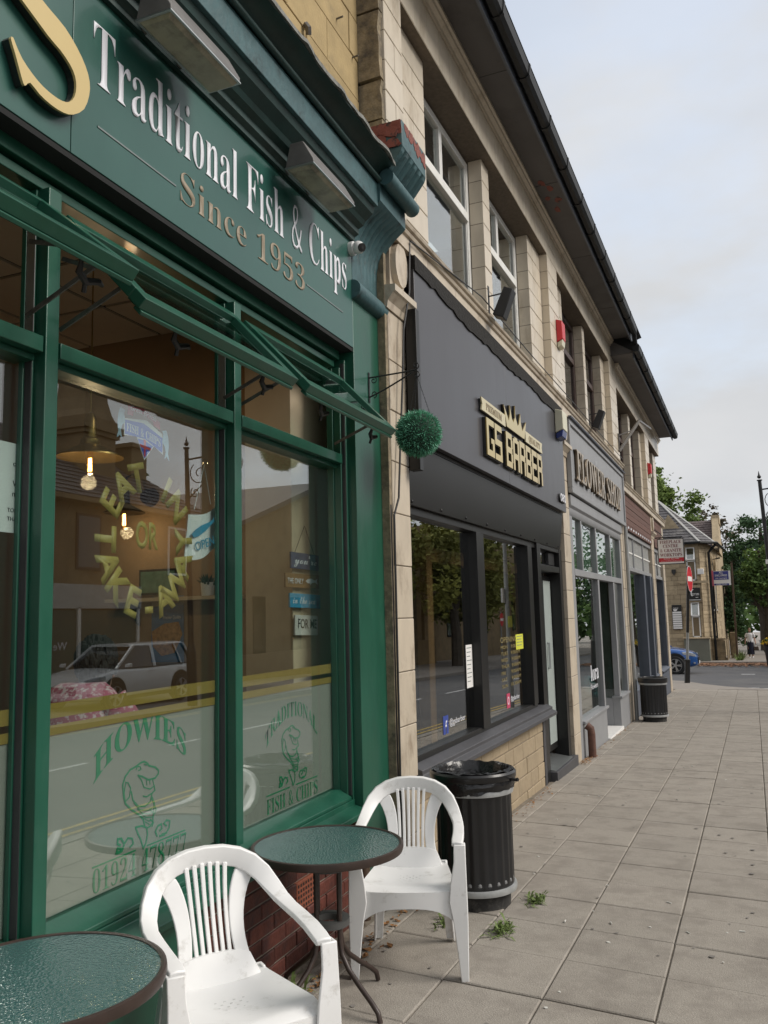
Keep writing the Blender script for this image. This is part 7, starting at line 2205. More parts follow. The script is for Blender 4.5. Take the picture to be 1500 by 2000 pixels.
MB().prism([(.11 * math.cos(math.pi + k * math.pi / 10), .11 * math.sin(math.pi + k * math.pi / 10)) for k in range(11)], 1, -.13, -.121).build('diffuser', white_sign, t)
t = MB().box(-3.95, -3.45, 48.34, 48.40, .52, 1.83).build('notice_board', black_sign, None)
tag(t, 'dark notice board with rows of white strips below the round lamp', 'notice board')
for i in range(8):
    MB().box(-3.93, -3.47, 48.33, 48.339, .55 + i * .118, .645 + i * .118).build('strip', white_sign, t)
on_face(letters('lettering', 'ADHESIONS', white_sign, t, width=.26, height=.07, depth=.004, sans=True), -3.88, 48.339, 1.62)
t = MB().box(-2.52, -2.20, 48.3, 48.5, 3.42, 3.72).build('alarm_box', white_sign, None, bevel=.02)
tag(t, 'white alarm box on the stone house by the corner downpipe', 'alarm box', 'burglar alarm boxes on the terrace')
t = MB().prism([(-3.72, 3.42), (-3.62, 3.58), (-3.62, 3.74), (-3.82, 3.74), (-3.82, 3.58)], 1, 48.2, 48.48).build('floodlight', blackpl, None)
tag(t, 'small black wedge floodlight on the stone house front', 'floodlight')
# second house behind, gable parapet with end stack
H2 = thing('stone_house', 'second stone house behind, with brown slates and a tall gable parapet', 'house', (0, 0, 0))
MB().prism([(-9, 56.3), (-1.72, 56.3), (-1.55, 62), (-9, 62)], 2, gz(58) - .2, 5.3).build('wall', hst, H2)
slate_roof('roof', ((-9, 55.9, 5.15), (-1.95, 55.9, 5.15)), ((-9, 59, 7.3), (-1.95, 59, 7.3)), 13, slate_b, H2, 34)
MB().box(-9, -1.95, 59.001, 62, 5.3, 7.2).build('back_roof', slate_b, H2)
MB().prism([(55.7, 5.0), (62.3, 5.0), (60.2, 7.45), (58.2, 7.45)], 0, -1.94, -1.55).build('gable_parapet', hst, H2)
MB().box(-1.98, -1.50, 58.1, 60.2, 7.0, 7.55).build('chimney', hst, H2)
# rendered low wall, coursed garden wall and pier in front
t = MB().box(-3.4, -2.14, 47.9, 48.4, gz(48) - .1, .02).build('rendered_wall', mat('grey_green_render', (.16, .165, .135), .9, var=.1, scale=2), None, bevel=.02)
tag(t, 'low grey green rendered wall in front of the stone house', 'wall')
MB().box(-3.45, -2.09, 47.85, 48.45, .021, .09).build('coping', hst, t)
gw = thing('garden_wall', 'low weathered stone garden wall with taller end pier beside the pavement', 'wall', (0, 0, 0))
MB().box(-2.10, -1.42, 49.04, 49.3, gz(49) - .1, -.12).build('wall', mat('deep_stone_joint', (.2, .15, .1), .95), gw)
dst = mat('dirty_garden_stone', (.22, .165, .10), .95, var=.3, scale=4, rndv=.2, bump=.4, bscale=20, dirt=(.09, .085, .06), dscale=1.5)
stone_run((-2.10, 49.0), (-1.40, 49.0), gz(49), -.08, [], gw, dst, .16)
MB().box(-2.12, -1.38, 48.94, 49.4, -.08, .0).build('coping', dst, gw)
MB().box(-1.36, -1.33, 49.1, 54, gz(50) - .2, -.12).build('side_wall', dst, gw)
MB().box(-1.24, -.86, 52.4, 52.8, gz(52) - .1, .22).build('pier', dst, gw, bevel=.03)
t = MB()
for i in range(220):
    a, e = rnd.uniform(0, 6.28), rnd.uniform(.3, 1.4)
    b = Vector((rnd.uniform(-.9, -.6), rnd.uniform(48.6, 54), 0))
    b.z = gz(b.y)
    d = Vector((math.cos(a) * math.cos(e), math.sin(a) * math.cos(e), math.sin(e))) * rnd.uniform(.2, .6)
    q = Vector((-math.sin(a), math.cos(a), 0)) * .03
    t.add([tuple(b - q), tuple(b + q), tuple(b + d)], [(0, 1, 2)])
o = t.build('verge_grass', mat('verge_grass', (.11, .16, .04), .8, var=.3, scale=4))
o['kind'] = 'stuff'

# board on a post
t = thing('agents_board', 'blue and white enquiries board with a pink edge on a tall post', 'sign board', (-.88, 50.0, gz(50)))
zb = -gz(50)
MB().tube([(.0, 0, 0), (.05, 0, zb + 4.05)], .055, 8).build('post', wood_d, t)
bb_ = mat('agent_blue', (.035, .045, .23), .5)
MB().box(-.98, -.04, -.09, -.05, zb + 2.83, zb + 3.62).build('board', white_sign, t)
MB().box(-.90, -.14, -.096, -.0905, zb + 3.14, zb + 3.60).build('blue_field', bb_, t)
MB().box(-.90, -.14, -.096, -.0905, zb + 2.84, zb + 2.93).build('blue_strip', bb_, t)
MB().box(-1.02, -.905, -.097, -.0905, zb + 2.80, zb + 3.66).build('pink_edge', mat('pink_edge', (.50, .11, .17), .5), t)
for tx, z, w in (('ALL', 3.47, .22), ('ENQUIRIES', 3.32, .62), ('your move starts', 3.19, .60)):
    on_face(letters('lettering', tx, white_sign, t, width=w, height=.105 if w != .60 else .07, depth=.004, sans=True, off=.012, origin='centre'), -.52, -.0965, zb + z)
on_face(letters('lettering', '01924 299494', white_sign, t, width=.55, height=.06, depth=.004, sans=True, origin='centre'), -.52, -.0965, zb + 2.855)

# street lamp with scroll bracket
t = thing('street_lamp', 'tall black ornamental lamp column with a ball finial and scroll bracket', 'street lamp', (.73, 30.0, gz(30)), 0, 'ornamental lamp columns')
tp = Vector((-.19, 0, 6.52))


def lp(u):
    return tuple(tp * u)


MB().tube([(0, 0, 0), lp(.2)], .12, 14).tube([lp(.2), lp(.23)], [.12, .075], 14).build('base', iron, t, smooth=True)
MB().tube([lp(.23), lp(.60), lp(.985)], [.075, .066, .058], 12).build('column', iron, t, smooth=True)
fn = MB()
fn.tube([lp(.985), lp(.99)], .085, 12)
fn.ball(tuple(tp * 1.005), .062, 8)
fn.tube([lp(1.01), lp(1.035)], [.035, .004], 8)
fn.build('finial', iron, t, smooth=True)
ar = MB()
A = tp * .94
ar.tube([tuple(A), tuple(A + Vector((1.5, 0, .12)))], .025, 8)
for cx, cz, r0, s in ((.38, -.38, .30, 1), (.85, -.22, .20, -1), (.25, -.85, .14, 1)):
    ar.tube([(A.x + cx + r0 * (1 - k / 30) * math.cos(2.2 + s * .36 * k), 0, A.z + cz + r0 * (1 - k / 30) * math.sin(2.2 + s * .36 * k)) for k in range(24)], .014, 6)
ar.tube([tuple(A + Vector((.06, 0, -1.0))), tuple(A + Vector((.5, 0, -.62))), tuple(A + Vector((1.2, 0, .05)))], .016, 6)
ar.build('scroll_bracket', iron, t, smooth=True)
MB().lathe([(.02, .0), (.10, -.06), (.16, -.26), (.12, -.42), (.02, -.46)], (A.x + 1.45, 0, A.z + .1), 14).build('lantern', white_sign, t, smooth=True)
MB().box(tp.x * .58 - .09, tp.x * .58 + .13, -.09, -.02, 3.70, 3.84).build('small_white_plate', white_sign, t)

l2 = copy_tree(t)
l2.location = (7.45, 18.0, gz(18))
l2.rotation_euler = (0, 0, R(180))
l2['label'] = 'ornamental lamp column on the opposite kerb, mirrored in the fish shop window'
# planter with yellow flowers
t = thing('flower_planter', 'black tub planter crowded with yellow flowers at the kerb', 'planter', (.66, 43.6, gz(43.6) - .115))
MB().lathe([(.16, 0), (.18, .02), (.20, .3), (.26, .95), (.36, 1.04), (.36, 1.10), (.28, 1.10), (.01, 1.04)], (0, 0, 0), 24).build('tub', black, t, smooth=True)
mb = MB()
mb2 = MB()
for i in range(420):
    a, u = rnd.uniform(0, 6.28), rnd.uniform(0, 1) ** .5
    p = (math.cos(a) * u * .38, math.sin(a) * u * .38, 1.06 + .26 * (1 - u * u) * rnd.uniform(.5, 1.2))
    s = rnd.uniform(.03, .06)
    n_ = [Vector((rnd.gauss(0, 1), rnd.gauss(0, 1), rnd.gauss(0, 1))).normalized() * s for _ in (0, 1)]
    (mb if i % 2 else mb2).add([tuple(Vector(p) + n_[0]), tuple(Vector(p) + n_[1]), tuple(Vector(p) - n_[0]), tuple(Vector(p) - n_[1])], [(0, 1, 2, 3)])
mb.build('flowers', mat('yellow_petal', (.72, .46, .02), .6), t)
mb2.build('leaves', mat('planter_leaf', (.05, .10, .02), .7), t)


# ================================================================== TREES
def leaf_mat(name, col, v=.35):
    return mat(name, col, .75, var=v, scale=.55, spec=.15, dirt=(col[0] * 1.6, col[1] * 1.5, col[2] * 1.1), dscale=.35, dlo=.48, dhi=.7)


def tree(label, x, y, trunk_h, trunk_r, blobs, n, leaf, m, name='broadleaf_tree', group='trees beyond the houses', z0=None):
    t = thing(name, label, 'tree', (x, y, gz(y) if z0 is None else z0), 0, group)
    mb = MB()
    top_ = max(b[2] + b[5] * .5 for b in blobs)
    pts = [(0, 0, -.2)]
    k = 6
    for i in range(1, k + 1):
        pts.append((rnd.uniform(-.12, .12) * i * .4, rnd.uniform(-.12, .12) * i * .4, trunk_h * .5 + (top_ - trunk_h * .5) * (i - 1) / (k - 1)))
    mb.tube(pts, [trunk_r * (1 - .13 * i) for i in range(k + 1)], 9)
    for b in blobs:
        s = pts[2]
        e = Vector(b[:3])
        mb.tube([s, tuple((Vector(s) + e) / 2 + Vector((0, 0, -.3))), tuple(e)], [trunk_r * .45, trunk_r * .28, trunk_r * .08], 6)
    mb.build('trunk', mat('grey_brown_bark', (.075, .062, .048), .95, var=.3, scale=4, bump=.6, bscale=12), t, smooth=True)
    mb = MB()
    vol = [b[3] * b[4] * b[5] for b in blobs]
    tot = sum(v ** .67 for v in vol)
    for b, v in zip(blobs, vol):
        nc = max(5, int(16 * (v ** .67) / (tot / len(blobs))))
        for c in range(nc):
            d = Vector((rnd.gauss(0, 1), rnd.gauss(0, 1), rnd.gauss(0, 1))).normalized()
            rr = rnd.uniform(.45, 1.02)
            cc_ = Vector((b[0] + d.x * b[3] * rr, b[1] + d.y * b[4] * rr, b[2] + d.z * b[5] * rr))
            cs = (b[3] * b[4] * b[5]) ** (1 / 3) * rnd.uniform(.16, .34)
            for q in range(int(n * (v ** .67) / tot / nc)):
                e = Vector((rnd.gauss(0, 1), rnd.gauss(0, 1), rnd.gauss(0, .75)))
                p = cc_ + e * cs * .62
                a = Vector((rnd.gauss(0, 1), rnd.gauss(0, 1), rnd.gauss(0, .6))).normalized()
                w_ = a.cross(Vector((rnd.gauss(0, 1), rnd.gauss(0, 1), rnd.gauss(0, 1)))).normalized()
                s = leaf * rnd.uniform(.55, 1.25)
                mb.add([tuple(p - a * s), tuple(p + w_ * s * .5), tuple(p + a * s), tuple(p - w_ * s * .5)], [(0, 1, 2, 3)])
    mb.build('crown', m, t)
    return t


lf_a = leaf_mat('bright_sycamore_leaf', (.15, .215, .065))
lf_b = leaf_mat('dark_tree_leaf', (.06, .11, .055))
lf_c = leaf_mat('mid_green_leaf', (.11, .18, .06))
lf_d = leaf_mat('brownish_leaf', (.13, .11, .075))
tree('bright green tree rising behind the end of the terrace', -6.2, 66, 5, .4, [(0, 0, 9.6, 2.2, 2.4, 4.0), (1.6, .2, 10.4, 1.6, 2, 2.2), (-.6, 0, 12.2, 1.8, 2, 2.2), (2.2, .3, 9.0, 1.3, 1.6, 2.0), (.6, 0, 12.0, 1.4, 1.6, 1.8), (-2.5, 0, 9, 2, 2, 3)], 13000, .16, lf_a)
tree('sparse brownish tree between the green ones above the slate roof', -2.4, 74, 5, .3, [(0, 0, 10.4, 1.2, 1.4, 1.6), (1.0, 0, 9.4, 1.3, 1.4, 1.3), (-1.4, 0, 9.2, 1.3, 1.3, 1.1), (0, 0, 8, 1.8, 1.8, 1.5)], 2300, .15, lf_d)
tree('big dark tree over the pavement at the edge of the street', .9, 72, 4, .5, [(-.6, 0, 8.0, 2.2, 2.6, 2.6), (-2.0, 0, 6.4, 1.8, 2.2, 2.2), (1.6, 0, 8.2, 2.4, 2.6, 2.4), (-.2, -.3, 5.4, 2.2, 2.2, 1.8), (3, 0, 6.5, 2.5, 2.5, 3), (-1.7, 0, 4.4, 1.6, 1.8, 1.8)], 11000, .17, lf_b)
tree('lighter green young tree in front of the dark tree', 0.95, 61, 2.5, .32, [(-.6, 0, 5.2, 1.4, 1.6, 1.6), (.5, 0, 6.0, 1.5, 1.6, 1.5), (-.9, 0, 4.0, 1.2, 1.4, 1.2), (.6, 0, 4.4, 1.6, 1.6, 1.3), (1.6, 0, 5.2, 1.3, 1.4, 1.6)], 7500, .14, lf_c)
tree('dark bushy tree against the garden wall beyond the stone house', -1.25, 60, 1.5, .2, [(0, 0, 3.0, .75, 1.2, 1.6), (.25, 0, 1.6, .7, 1, 1.2), (-.1, 0, 4.6, .7, .9, 1.2)], 4200, .12, lf_b)
tree('roadside tree with a stout trunk and high canopy far along the pavement', 1.15, 84, 4.5, .35, [(0, 0, 7.5, 3, 3, 2.4), (-2, 0, 6, 2, 2, 1.8), (2, 0, 7, 2.4, 2.4, 2.4)], 5000, .22, lf_b)
tree('tall tree standing across the far road', 8.5, 104, 4, .4, [(0, 0, 8, 5, 4, 4.5), (-5, 0, 7, 4, 4, 4), (5, 0, 8, 4, 4, 5)], 6000, .32, lf_b)
tree('rounded tree far behind the stone houses', -9, 98, 4, .4, [(0, 0, 7, 5, 4, 4.5), (5, 0, 6, 4, 4, 4), (-6, 0, 7, 5, 4, 4)], 6000, .32, lf_c)
# far wood closing the view
mb = MB()
for i in range(9000):
    x, y, z = rnd.uniform(-60, 60), rnd.uniform(150, 165), rnd.uniform(0, 1)
    h = 9 + 3 * math.sin(x * .21) + 2 * math.sin(x * .53 + 1)
    p = Vector((x, y, gz(150) + z ** .8 * h))
    a = Vector((rnd.gauss(0, 1), rnd.gauss(0, 1), rnd.gauss(0, .6))).normalized()
    w_ = a.cross(Vector((rnd.gauss(0, 1), rnd.gauss(0, 1), rnd.gauss(0, 1)))).normalized()
    s = rnd.uniform(.5, 1.1)
    mb.add([tuple(p - a * s), tuple(p + w_ * s * .6), tuple(p + a * s), tuple(p - w_ * s * .6)], [(0, 1, 2, 3)])
o = mb.build('distant_wood', lf_c)
o['kind'] = 'stuff'

mb = MB()
for i in range(6000):
    x, y, z = rnd.uniform(24, 32), rnd.uniform(20, 150), rnd.uniform(0, 1)
    h = 8 + 2.5 * math.sin(y * .21) + 1.5 * math.sin(y * .53 + 1)
    p = Vector((x, y, gz(y) + z ** .8 * h))
    a = Vector((rnd.gauss(0, 1), rnd.gauss(0, 1), rnd.gauss(0, .6))).normalized()
    w_ = a.cross(Vector((rnd.gauss(0, 1), rnd.gauss(0, 1), rnd.gauss(0, 1)))).normalized()
    s = rnd.uniform(.5, 1.1)
    mb.add([tuple(p - a * s), tuple(p + w_ * s * .6), tuple(p + a * s), tuple(p - w_ * s * .6)], [(0, 1, 2, 3)])
o = mb.build('distant_wood', lf_b)
o['kind'] = 'stuff'

# ================================================================== OTHER SIDE OF THE STREET (seen in the glass)
OA = thing('stone_terrace', 'stone building with shopfront, hipped slate roof and tall chimney across the street', 'building', (0, 0, 0))
ost = mat('opposite_stone', (.27, .20, .115), .9, var=.2, scale=6, bump=.4, bscale=12, dirt=(.15, .11, .07), dscale=1.5)
X0 = 13.0
MB().box(X0, 21, 5, 27.1, -1, 5.4).build('wall', ost, OA)
cs_ = MB()
for i in range(26):
    y = 5.0
    while y < 27.0:
        w = rnd.choice((.3, .42, .55))
        cs_.box(X0 - .012, X0, y + .006, min(27.1, y + w) - .006, 2.95 + i * .094, 2.95 + i * .094 + .084)
        y += w
cs_.build('stone_courses', ost, OA)['kind'] = 'stuff'
slate_roof('roof', ((X0 - .4, 4.6, 5.4), (X0 - .4, 27.5, 5.4)), ((16.6, 4.6, 8.2), (16.6, 24.6, 8.2)), 16, slate, OA, 60)
slate_roof('hip', ((X0 - .4, 27.5, 5.4), (21.4, 27.5, 5.4)), ((16.6, 24.6, 8.2), (16.61, 24.6, 8.2)), 12, slate, OA, 20)
MB().box(X0 - .45, X0 - .05, 4.6, 27.5, 5.26, 5.4).build('eaves', ost, OA)
ch = MB()
for hw, z0, z1 in ((.78, 6.0, 7.9), (.88, 7.9, 8.05), (.98, 8.05, 8.3), (.82, 8.3, 8.5)):
    ch.box(15.0 - hw, 15.0 + hw, 22.75 - hw, 22.75 + hw, z0, z1 - .003)
ch.loft([[(15 + sx_ * hw, 22.75 + sy * hw, z) for sx_, sy in ((-1, -1), (1, -1), (1, 1), (-1, 1))] for hw, z in ((.78, 8.5), (.68, 8.75), (.58, 9.2), (.55, 9.7), (.66, 9.9), (.66, 10.2))])
ch.build('chimney_tower', ost, OA)
ch = MB()
ch.box(14.6, 15.4, 24.9, 25.8, 5.6, 7.95)
ch.box(14.5, 15.5, 24.8, 25.9, 7.95, 8.1)
ch.build('chimney', ost, OA)
for y in (9, 13.0, 16.8, 20.75, 25.4):
    o = MB().box(X0 - .05, X0 + .02, y - .55, y + .55, 3.25, 4.95).build('window', white_sign if y != 20.75 else brown_wood, OA)
    MB().box(X0 - .06, X0 - .051, y - .47, y + .47, 3.33, 4.87).build('pane', dark_glass, o)
MB().box(X0 - .16, X0 - .02, 6, 23.2, 2.08, 2.80).build('shop_fascia', mat('pale_grey_fascia', (.45, .45, .43), .6), OA)
MB().box(X0 - .10, X0 - .02, 6, 23.0, gz(12), 2.04).build('shopfront', mat('deep_green_shutter', (.035, .07, .055), .5), OA)
on_wall(letters('window_lettering', 'We Do Evening', white_letter, OA, width=2.4, height=.22, depth=.01, sans=True), 0, 0, 0).matrix_local = Matrix.Translation((X0 - .105, 19.8, .9)) @ Matrix(((0, 0, -1, 0), (-1, 0, 0, 0), (0, 1, 0, 0), (0, 0, 0, 1)))
for y in (8, 11, 14, 17, 20.2, 23.0):
    MB().box(X0 - .16, X0 - .03, y, y + .12, gz(12), 2.12).build('shop_pilaster', white_wood, OA)
OB = thing('stone_hall', 'plain gabled stone hall with low slate roof across the street', 'building', (0, 0, 0))
MB().box(13.4, 22, 29.6, 47, -1.5, 5.2).build('wall', ost, OB)
MB().prism([(29.6, 5.2), (47.4, 5.2), (38.5, 8.2)], 0, 13.4, 22).build('gable', ost, OB)
MB().prism([(29.2, 5.1), (38.5, 8.2), (47.8, 5.1), (47.8, 5.3), (38.5, 8.45), (29.2, 5.3)], 0, 13.2, 22.2).build('roof', slate, OB)
MB().box(13.4, 24, 47.5, 90, -3, 7.0).build('side_wing', ost, OB)
for y in (32, 35.5, 39.5, 43.5, 52, 60, 68):
    MB().box(13.34, 13.42, y - .5, y + .5, .2, 2.6).build('window', dark_glass, OB)
# lower wall and railings between, lamp column and tree in front
t = MB().box(12.2, 12.45, 24.8, 46, gz(35) - .3, gz(35) + 1.1).build('boundary_wall', ost, None)
tag(t, 'stone boundary wall running along the opposite pavement', 'wall')
tree('full leafy lime tree on the opposite pavement, mirrored in the barber window', 10.2, 46, 3.0, .3, [(0, 0, 5.6, 3, 4.2, 2.4), (-.6, -3, 4.2, 2.4, 2.6, 1.8), (.5, 3, 4.4, 2.4, 2.8, 2.0), (0, 0, 7.8, 2.2, 3, 1.8), (-.5, .2, 3.4, 2, 3.4, 1.2)], 12000, .15, leaf_mat('lime_leaf', (.19, .20, .06)), group='trees across the street')
tree('second leafy tree farther along the opposite pavement', 9.6, 42, 3.0, .3, [(0, 0, 6, 3, 3.2, 2.6), (0, -2, 5, 2.2, 2.2, 2), (0, 2, 5, 2.2, 2.2, 2)], 6000, .2, leaf_mat('lime_leaf', (.19, .20, .06)), group='trees across the street')
tree('broad green tree between the opposite buildings', 11.2, 70, 3.0, .3, [(0, 0, 6, 3, 3.2, 2.6), (0, -2, 5, 2.2, 2.2, 2), (0, 2, 5, 2.2, 2.2, 2)], 5000, .22, lf_c, group='trees across the street')
t = thing('sign_post', 'grey kerbside post with yellow and white notices, mirrored in the barber window', 'sign post', (.525, 18.6, gz(18.6)))
MB().tube([(0, 0, 0), (0, 0, 1.0)], .07, 12).tube([(0, 0, 1.0), (0, 0, 4.2)], .045, 12).build('post', post_grey, t)
MB().box(-.02, .02, -.18, .18, 2.3, 2.62).build('plate', white_sign, t).location = (.06, 0, 0)
t2 = MB().box(-.06, -.05, -.15, .15, 1.75, 2.0).build('yellow_notice', mat('yellow_paper', (.60, .62, .06), .6), t)
t = thing('no_entry_sign', 'no entry disc on a grey post across the street, mirrored in the barber window', 'road sign', (7.9, 44.5, gz(44.5)))
MB().tube([(0, 0, 0), (0, 0, 2.75)], .04, 10).build('post', post_grey, t)
MB().tube([(-.05, 0, 2.35), (-.06, 0, 2.35)], .36, 30).build('disc', red_paint, t)
MB().box(-.07, -.0605, -.27, .27, 2.28, 2.42).build('white_bar', white_sign, t)


# ================================================================== PEOPLE
def skin_mesh(name, verts, edges, radii, m, parent, levels=2, root=0):
    me = bpy.data.meshes.new(name)
    me.from_pydata(verts, edges, [])
    me.materials.append(m)
    o = bpy.data.objects.new(name, me)
    COL.objects.link(o)
    o.parent = parent
    o.modifiers.new('skin', 'SKIN').use_smooth_shade = True
    for i, r_ in enumerate(radii):
        r_ = r_ if isinstance(r_, tuple) else (r_, r_)
        me.skin_vertices[0].data[i].radius = r_
    me.skin_vertices[0].data[root].use_root = True
    s = o.modifiers.new('sub', 'SUBSURF')
    s.levels = s.render_levels = levels
    return o


def head(parent, c, hair_mat, k=1.0, turn=0.0, cap=True):
    """face and hair on a head centred at c, facing -y before turn"""
    h = MB()
    rings = []
    for z, rx, ry, oy in ((-.125, .035, .04, -.02), (-.105, .052, .058, -.022), (-.07, .064, .078, -.014), (-.02, .071, .088, -.006), (.04, .075, .095, .0), (.09, .068, .085, .004), (.12, .045, .06, .006), (.135, .015, .02, .006)):
        rings.append([(rx * math.cos(2 * math.pi * q / 16), oy + ry * math.sin(2 * math.pi * q / 16), z) for q in range(16)])
    h.loft(rings)
    h.loft([[(-.012, -.086, .02), (.012, -.086, .02), (.012, -.07, .02), (-.012, -.07, .02)], [(-.017, -.112, -.03), (.017, -.112, -.03), (.016, -.07, -.03), (-.016, -.07, -.03)], [(-.014, -.09, -.042), (.014, -.09, -.042), (.014, -.07, -.042), (-.014, -.07, -.042)]])
    for s in (-1, 1):
        h.ball((s * .076, .01, -.01), .026, 6, (.4, .7, 1.1))
    o = h.build('head', skin, parent, smooth=True)
    o.matrix_local = Matrix.Translation(c) @ Matrix.Rotation(turn, 4, 'Z') @ Matrix.Scale(k, 4)
    e = MB()
    for s in (-1, 1):
        e.ball((s * .028, -.082, .012), .0095, 5)
        e.bar((s * .014, -.088, .035), (s * .045, -.080, .034), .006)
    e.build('eyes', black_sign, o)
    MB().bar((-.022, -.090, -.068), (.022, -.090, -.068), .009).build('mouth', red_flake, o)
    hr = MB()
    rings = []
    for z, rx, ry, oy in ((-.07, .068, .05, .055), (-.02, .080, .070, .042), (.03, .086, .096, .020), (.08, .082, .104, .006), (.12, .062, .084, .004), (.148, .03, .04, .006), (.156, .006, .01, .006)):
        rings.append([(rx * math.cos(2 * math.pi * q / 20) * (1 + rnd.uniform(-.03, .03)), oy + ry * math.sin(2 * math.pi * q / 20) * (1 + rnd.uniform(-.03, .03)), z) for q in range(20)])
    hr.loft(rings)
    hr.build('hair', hair_mat, o, smooth=True)
    return o


# woman walking towards the viewer far along the pavement
WM = thing('person', 'distant walker in white t-shirt and long navy skirt carrying a bag along the pavement', 'person', (-.20, 53.4, gz(53.4)))
B = [(0, 0, .92), (0, .0, 1.10), (0, -.01, 1.30), (0, 0, 1.40), (0, -.01, 1.47),
     (-.16, 0, 1.36), (-.23, .03, 1.10), (-.27, -.04, .86), (-.275, -.08, .77), (.16, 0, 1.36), (.235, .05, 1.10), (.27, -.03, .87), (.275, -.07, .78),
     (-.09, 0, .86), (-.09, -.09, .50), (-.085, -.02, .09), (-.09, -.14, .04), (.09, 0, .86), (.095, .06, .50), (.085, .10, .10), (.09, .0, .04)]
E_ = [(0, 1), (1, 2), (2, 3), (3, 4), (2, 5), (5, 6), (6, 7), (7, 8), (2, 9), (9, 10), (10, 11), (11, 12), (0, 13), (13, 14), (14, 15), (15, 16), (0, 17), (17, 18), (18, 19), (19, 20)]
RD = [(.15, .11), (.125, .10), (.15, .105), .055, .05, .055, .042, .032, .028, .055, .042, .032, .028, .085, .06, .04, .035, .085, .06, .04, .035]
skin_mesh('body', B, E_, RD, skin, WM)
head(WM, (0, -.015, 1.575), hair_b, .88)
rings = []
for z, rx, ry in ((.88, .175, .125), (1.0, .155, .118), (1.10, .145, .115), (1.25, .165, .125), (1.35, .185, .11), (1.405, .12, .085), (1.415, .075, .07)):
    rings.append([(rx * math.cos(2 * math.pi * q / 18), ry * math.sin(2 * math.pi * q / 18), z) for q in range(18)])
sh = MB().loft(rings)
for s in (-1, 1):
    sh.tube([(s * .13, 0, 1.375), (s * .20, .01, 1.28), (s * .225, .02, 1.17)], [.075, .068, .062], 12)
sh.build('t_shirt', white_cloth, WM, smooth=True)
rings = []
for z, rx, ry in ((.20, .20, .20), (.45, .185, .175), (.70, .18, .15), (.90, .168, .125), (.99, .15, .115)):
    rings.append([(rx * math.cos(2 * math.pi * q / 22) * (1 + .03 * math.sin(q * 3)), ry * math.sin(2 * math.pi * q / 22) * (1 + .04 * math.sin(q * 2.3)), z) for q in range(22)])
MB().loft(rings, cap=False).build('skirt', navy, WM, smooth=True)
for s, y in ((-1, -.06), (1, .05)):
    MB().loft([[(s * .09 - .045, y + .09, .0), (s * .09 + .045, y + .09, 0), (s * .09 + .04, y + .09, .09), (s * .09 - .04, y + .09, .09)], [(s * .09 - .05, y - .10, 0), (s * .09 + .05, y - .10, 0), (s * .09 + .04, y - .08, .07), (s * .09 - .04, y - .08, .07)], [(s * .09 - .035, y - .17, 0), (s * .09 + .035, y - .17, 0), (s * .09 + .03, y - .165, .03), (s * .09 - .03, y - .165, .03)]]).build('shoe', white_cloth, WM, bevel=.01)
t = thing('handbag', 'brown handbag hanging from the distant walker\'s hand', 'bag', (.09, 53.32, gz(53.4) + .42))
MB().loft([[(-.14, -.05, 0), (.14, -.05, 0), (.14, .05, 0), (-.14, .05, 0)], [(-.12, -.03, .22), (.12, -.03, .22), (.12, .03, .22), (-.12, .03, .22)]]).build('pouch', wood_d, t, bevel=.02)
MB().tube([(-.10, 0, .21), (-.05, 0, .33), (.05, 0, .33), (.10, 0, .21)], .01, 6).build('strap', wood_d, t)

# diner seated inside behind the glass
DN = thing('person', 'diner with dark wavy hair and pink floral top seated behind the middle pane', 'person', fw(-.56, -2.28, .215), R(190))
B = [(0, 0, .50), (0, -.03, .75), (0, -.07, .98), (0, -.10, 1.07), (0, -.17, 1.12),
     (-.17, -.06, 1.06), (-.25, -.12, .84), (-.16, -.36, .80), (-.10, -.44, .81), (.17, -.06, 1.06), (.25, -.12, .84), (.16, -.36, .80), (.10, -.44, .81),
     (-.10, -.05, .48), (-.13, -.46, .48), (-.13, -.44, .08), (-.13, -.58, .03), (.10, -.05, .48), (.13, -.46, .48), (.13, -.44, .08), (.13, -.58, .03)]
RD = [(.17, .13), (.15, .115), (.165, .11), .055, .052, .06, .045, .034, .03, .06, .045, .034, .03, .095, .065, .042, .038, .095, .065, .042, .038]
skin_mesh('body', B, E_, RD, skin, DN)
rings = []
for z, rx, ry, oy in ((.46, .22, .18, 0), (.62, .20, .16, -.01), (.80, .195, .15, -.03), (.95, .205, .145, -.05), (1.06, .215, .12, -.06), (1.115, .16, .10, -.08), (1.15, .10, .08, -.10)):
    rings.append([(rx * math.cos(2 * math.pi * q / 20), oy + ry * math.sin(2 * math.pi * q / 20), z) for q in range(20)])
tp_ = MB().loft(rings)
for s in (-1, 1):
    tp_.tube([(s * .15, -.06, 1.07), (s * .225, -.09, .96), (s * .262, -.12, .82), (s * .20, -.26, .80)], [.085, .078, .068, .056], 12)
tp_.build('floral_top', pink_cloth, DN, smooth=True)
hd = head(DN, (0, -.21, 1.20), hair_m, .95, .4)
hb = MB()
for i in range(420):
    a, u = rnd.uniform(0, 6.28), rnd.uniform(-.5, 1)
    c = math.sqrt(max(0, 1 - u * u))
    p = Vector((.088 * c * math.cos(a), .02 + .102 * c * math.sin(a), .04 + .112 * u))
    if p.y < -.05 and p.z < .06:
        continue
    hb.ball(tuple(p), rnd.uniform(.010, .018), 4, (1, 1, 1.5))
hb.build('curls', hair_m, hd, smooth=True)
t = thing('dining_chair', 'wooden dining chair the diner in pink sits on', 'chair', fw(-.56, -2.28, .0), R(190))
MB().box(-.2, .2, -.25, .2, .40, .44).build('seat', wood_d, t)
for sx_ in (-1, 1):
    for sy in (-.22, .17):
        MB().box(sx_ * .18 - .02, sx_ * .18 + .02, sy - .02, sy + .02, -.06, .40 if sy < 0 else .92).build('leg', wood_d, t)
MB().box(-.16, .16, .16, .18, .62, .90).build('backrest', wood_d, t)
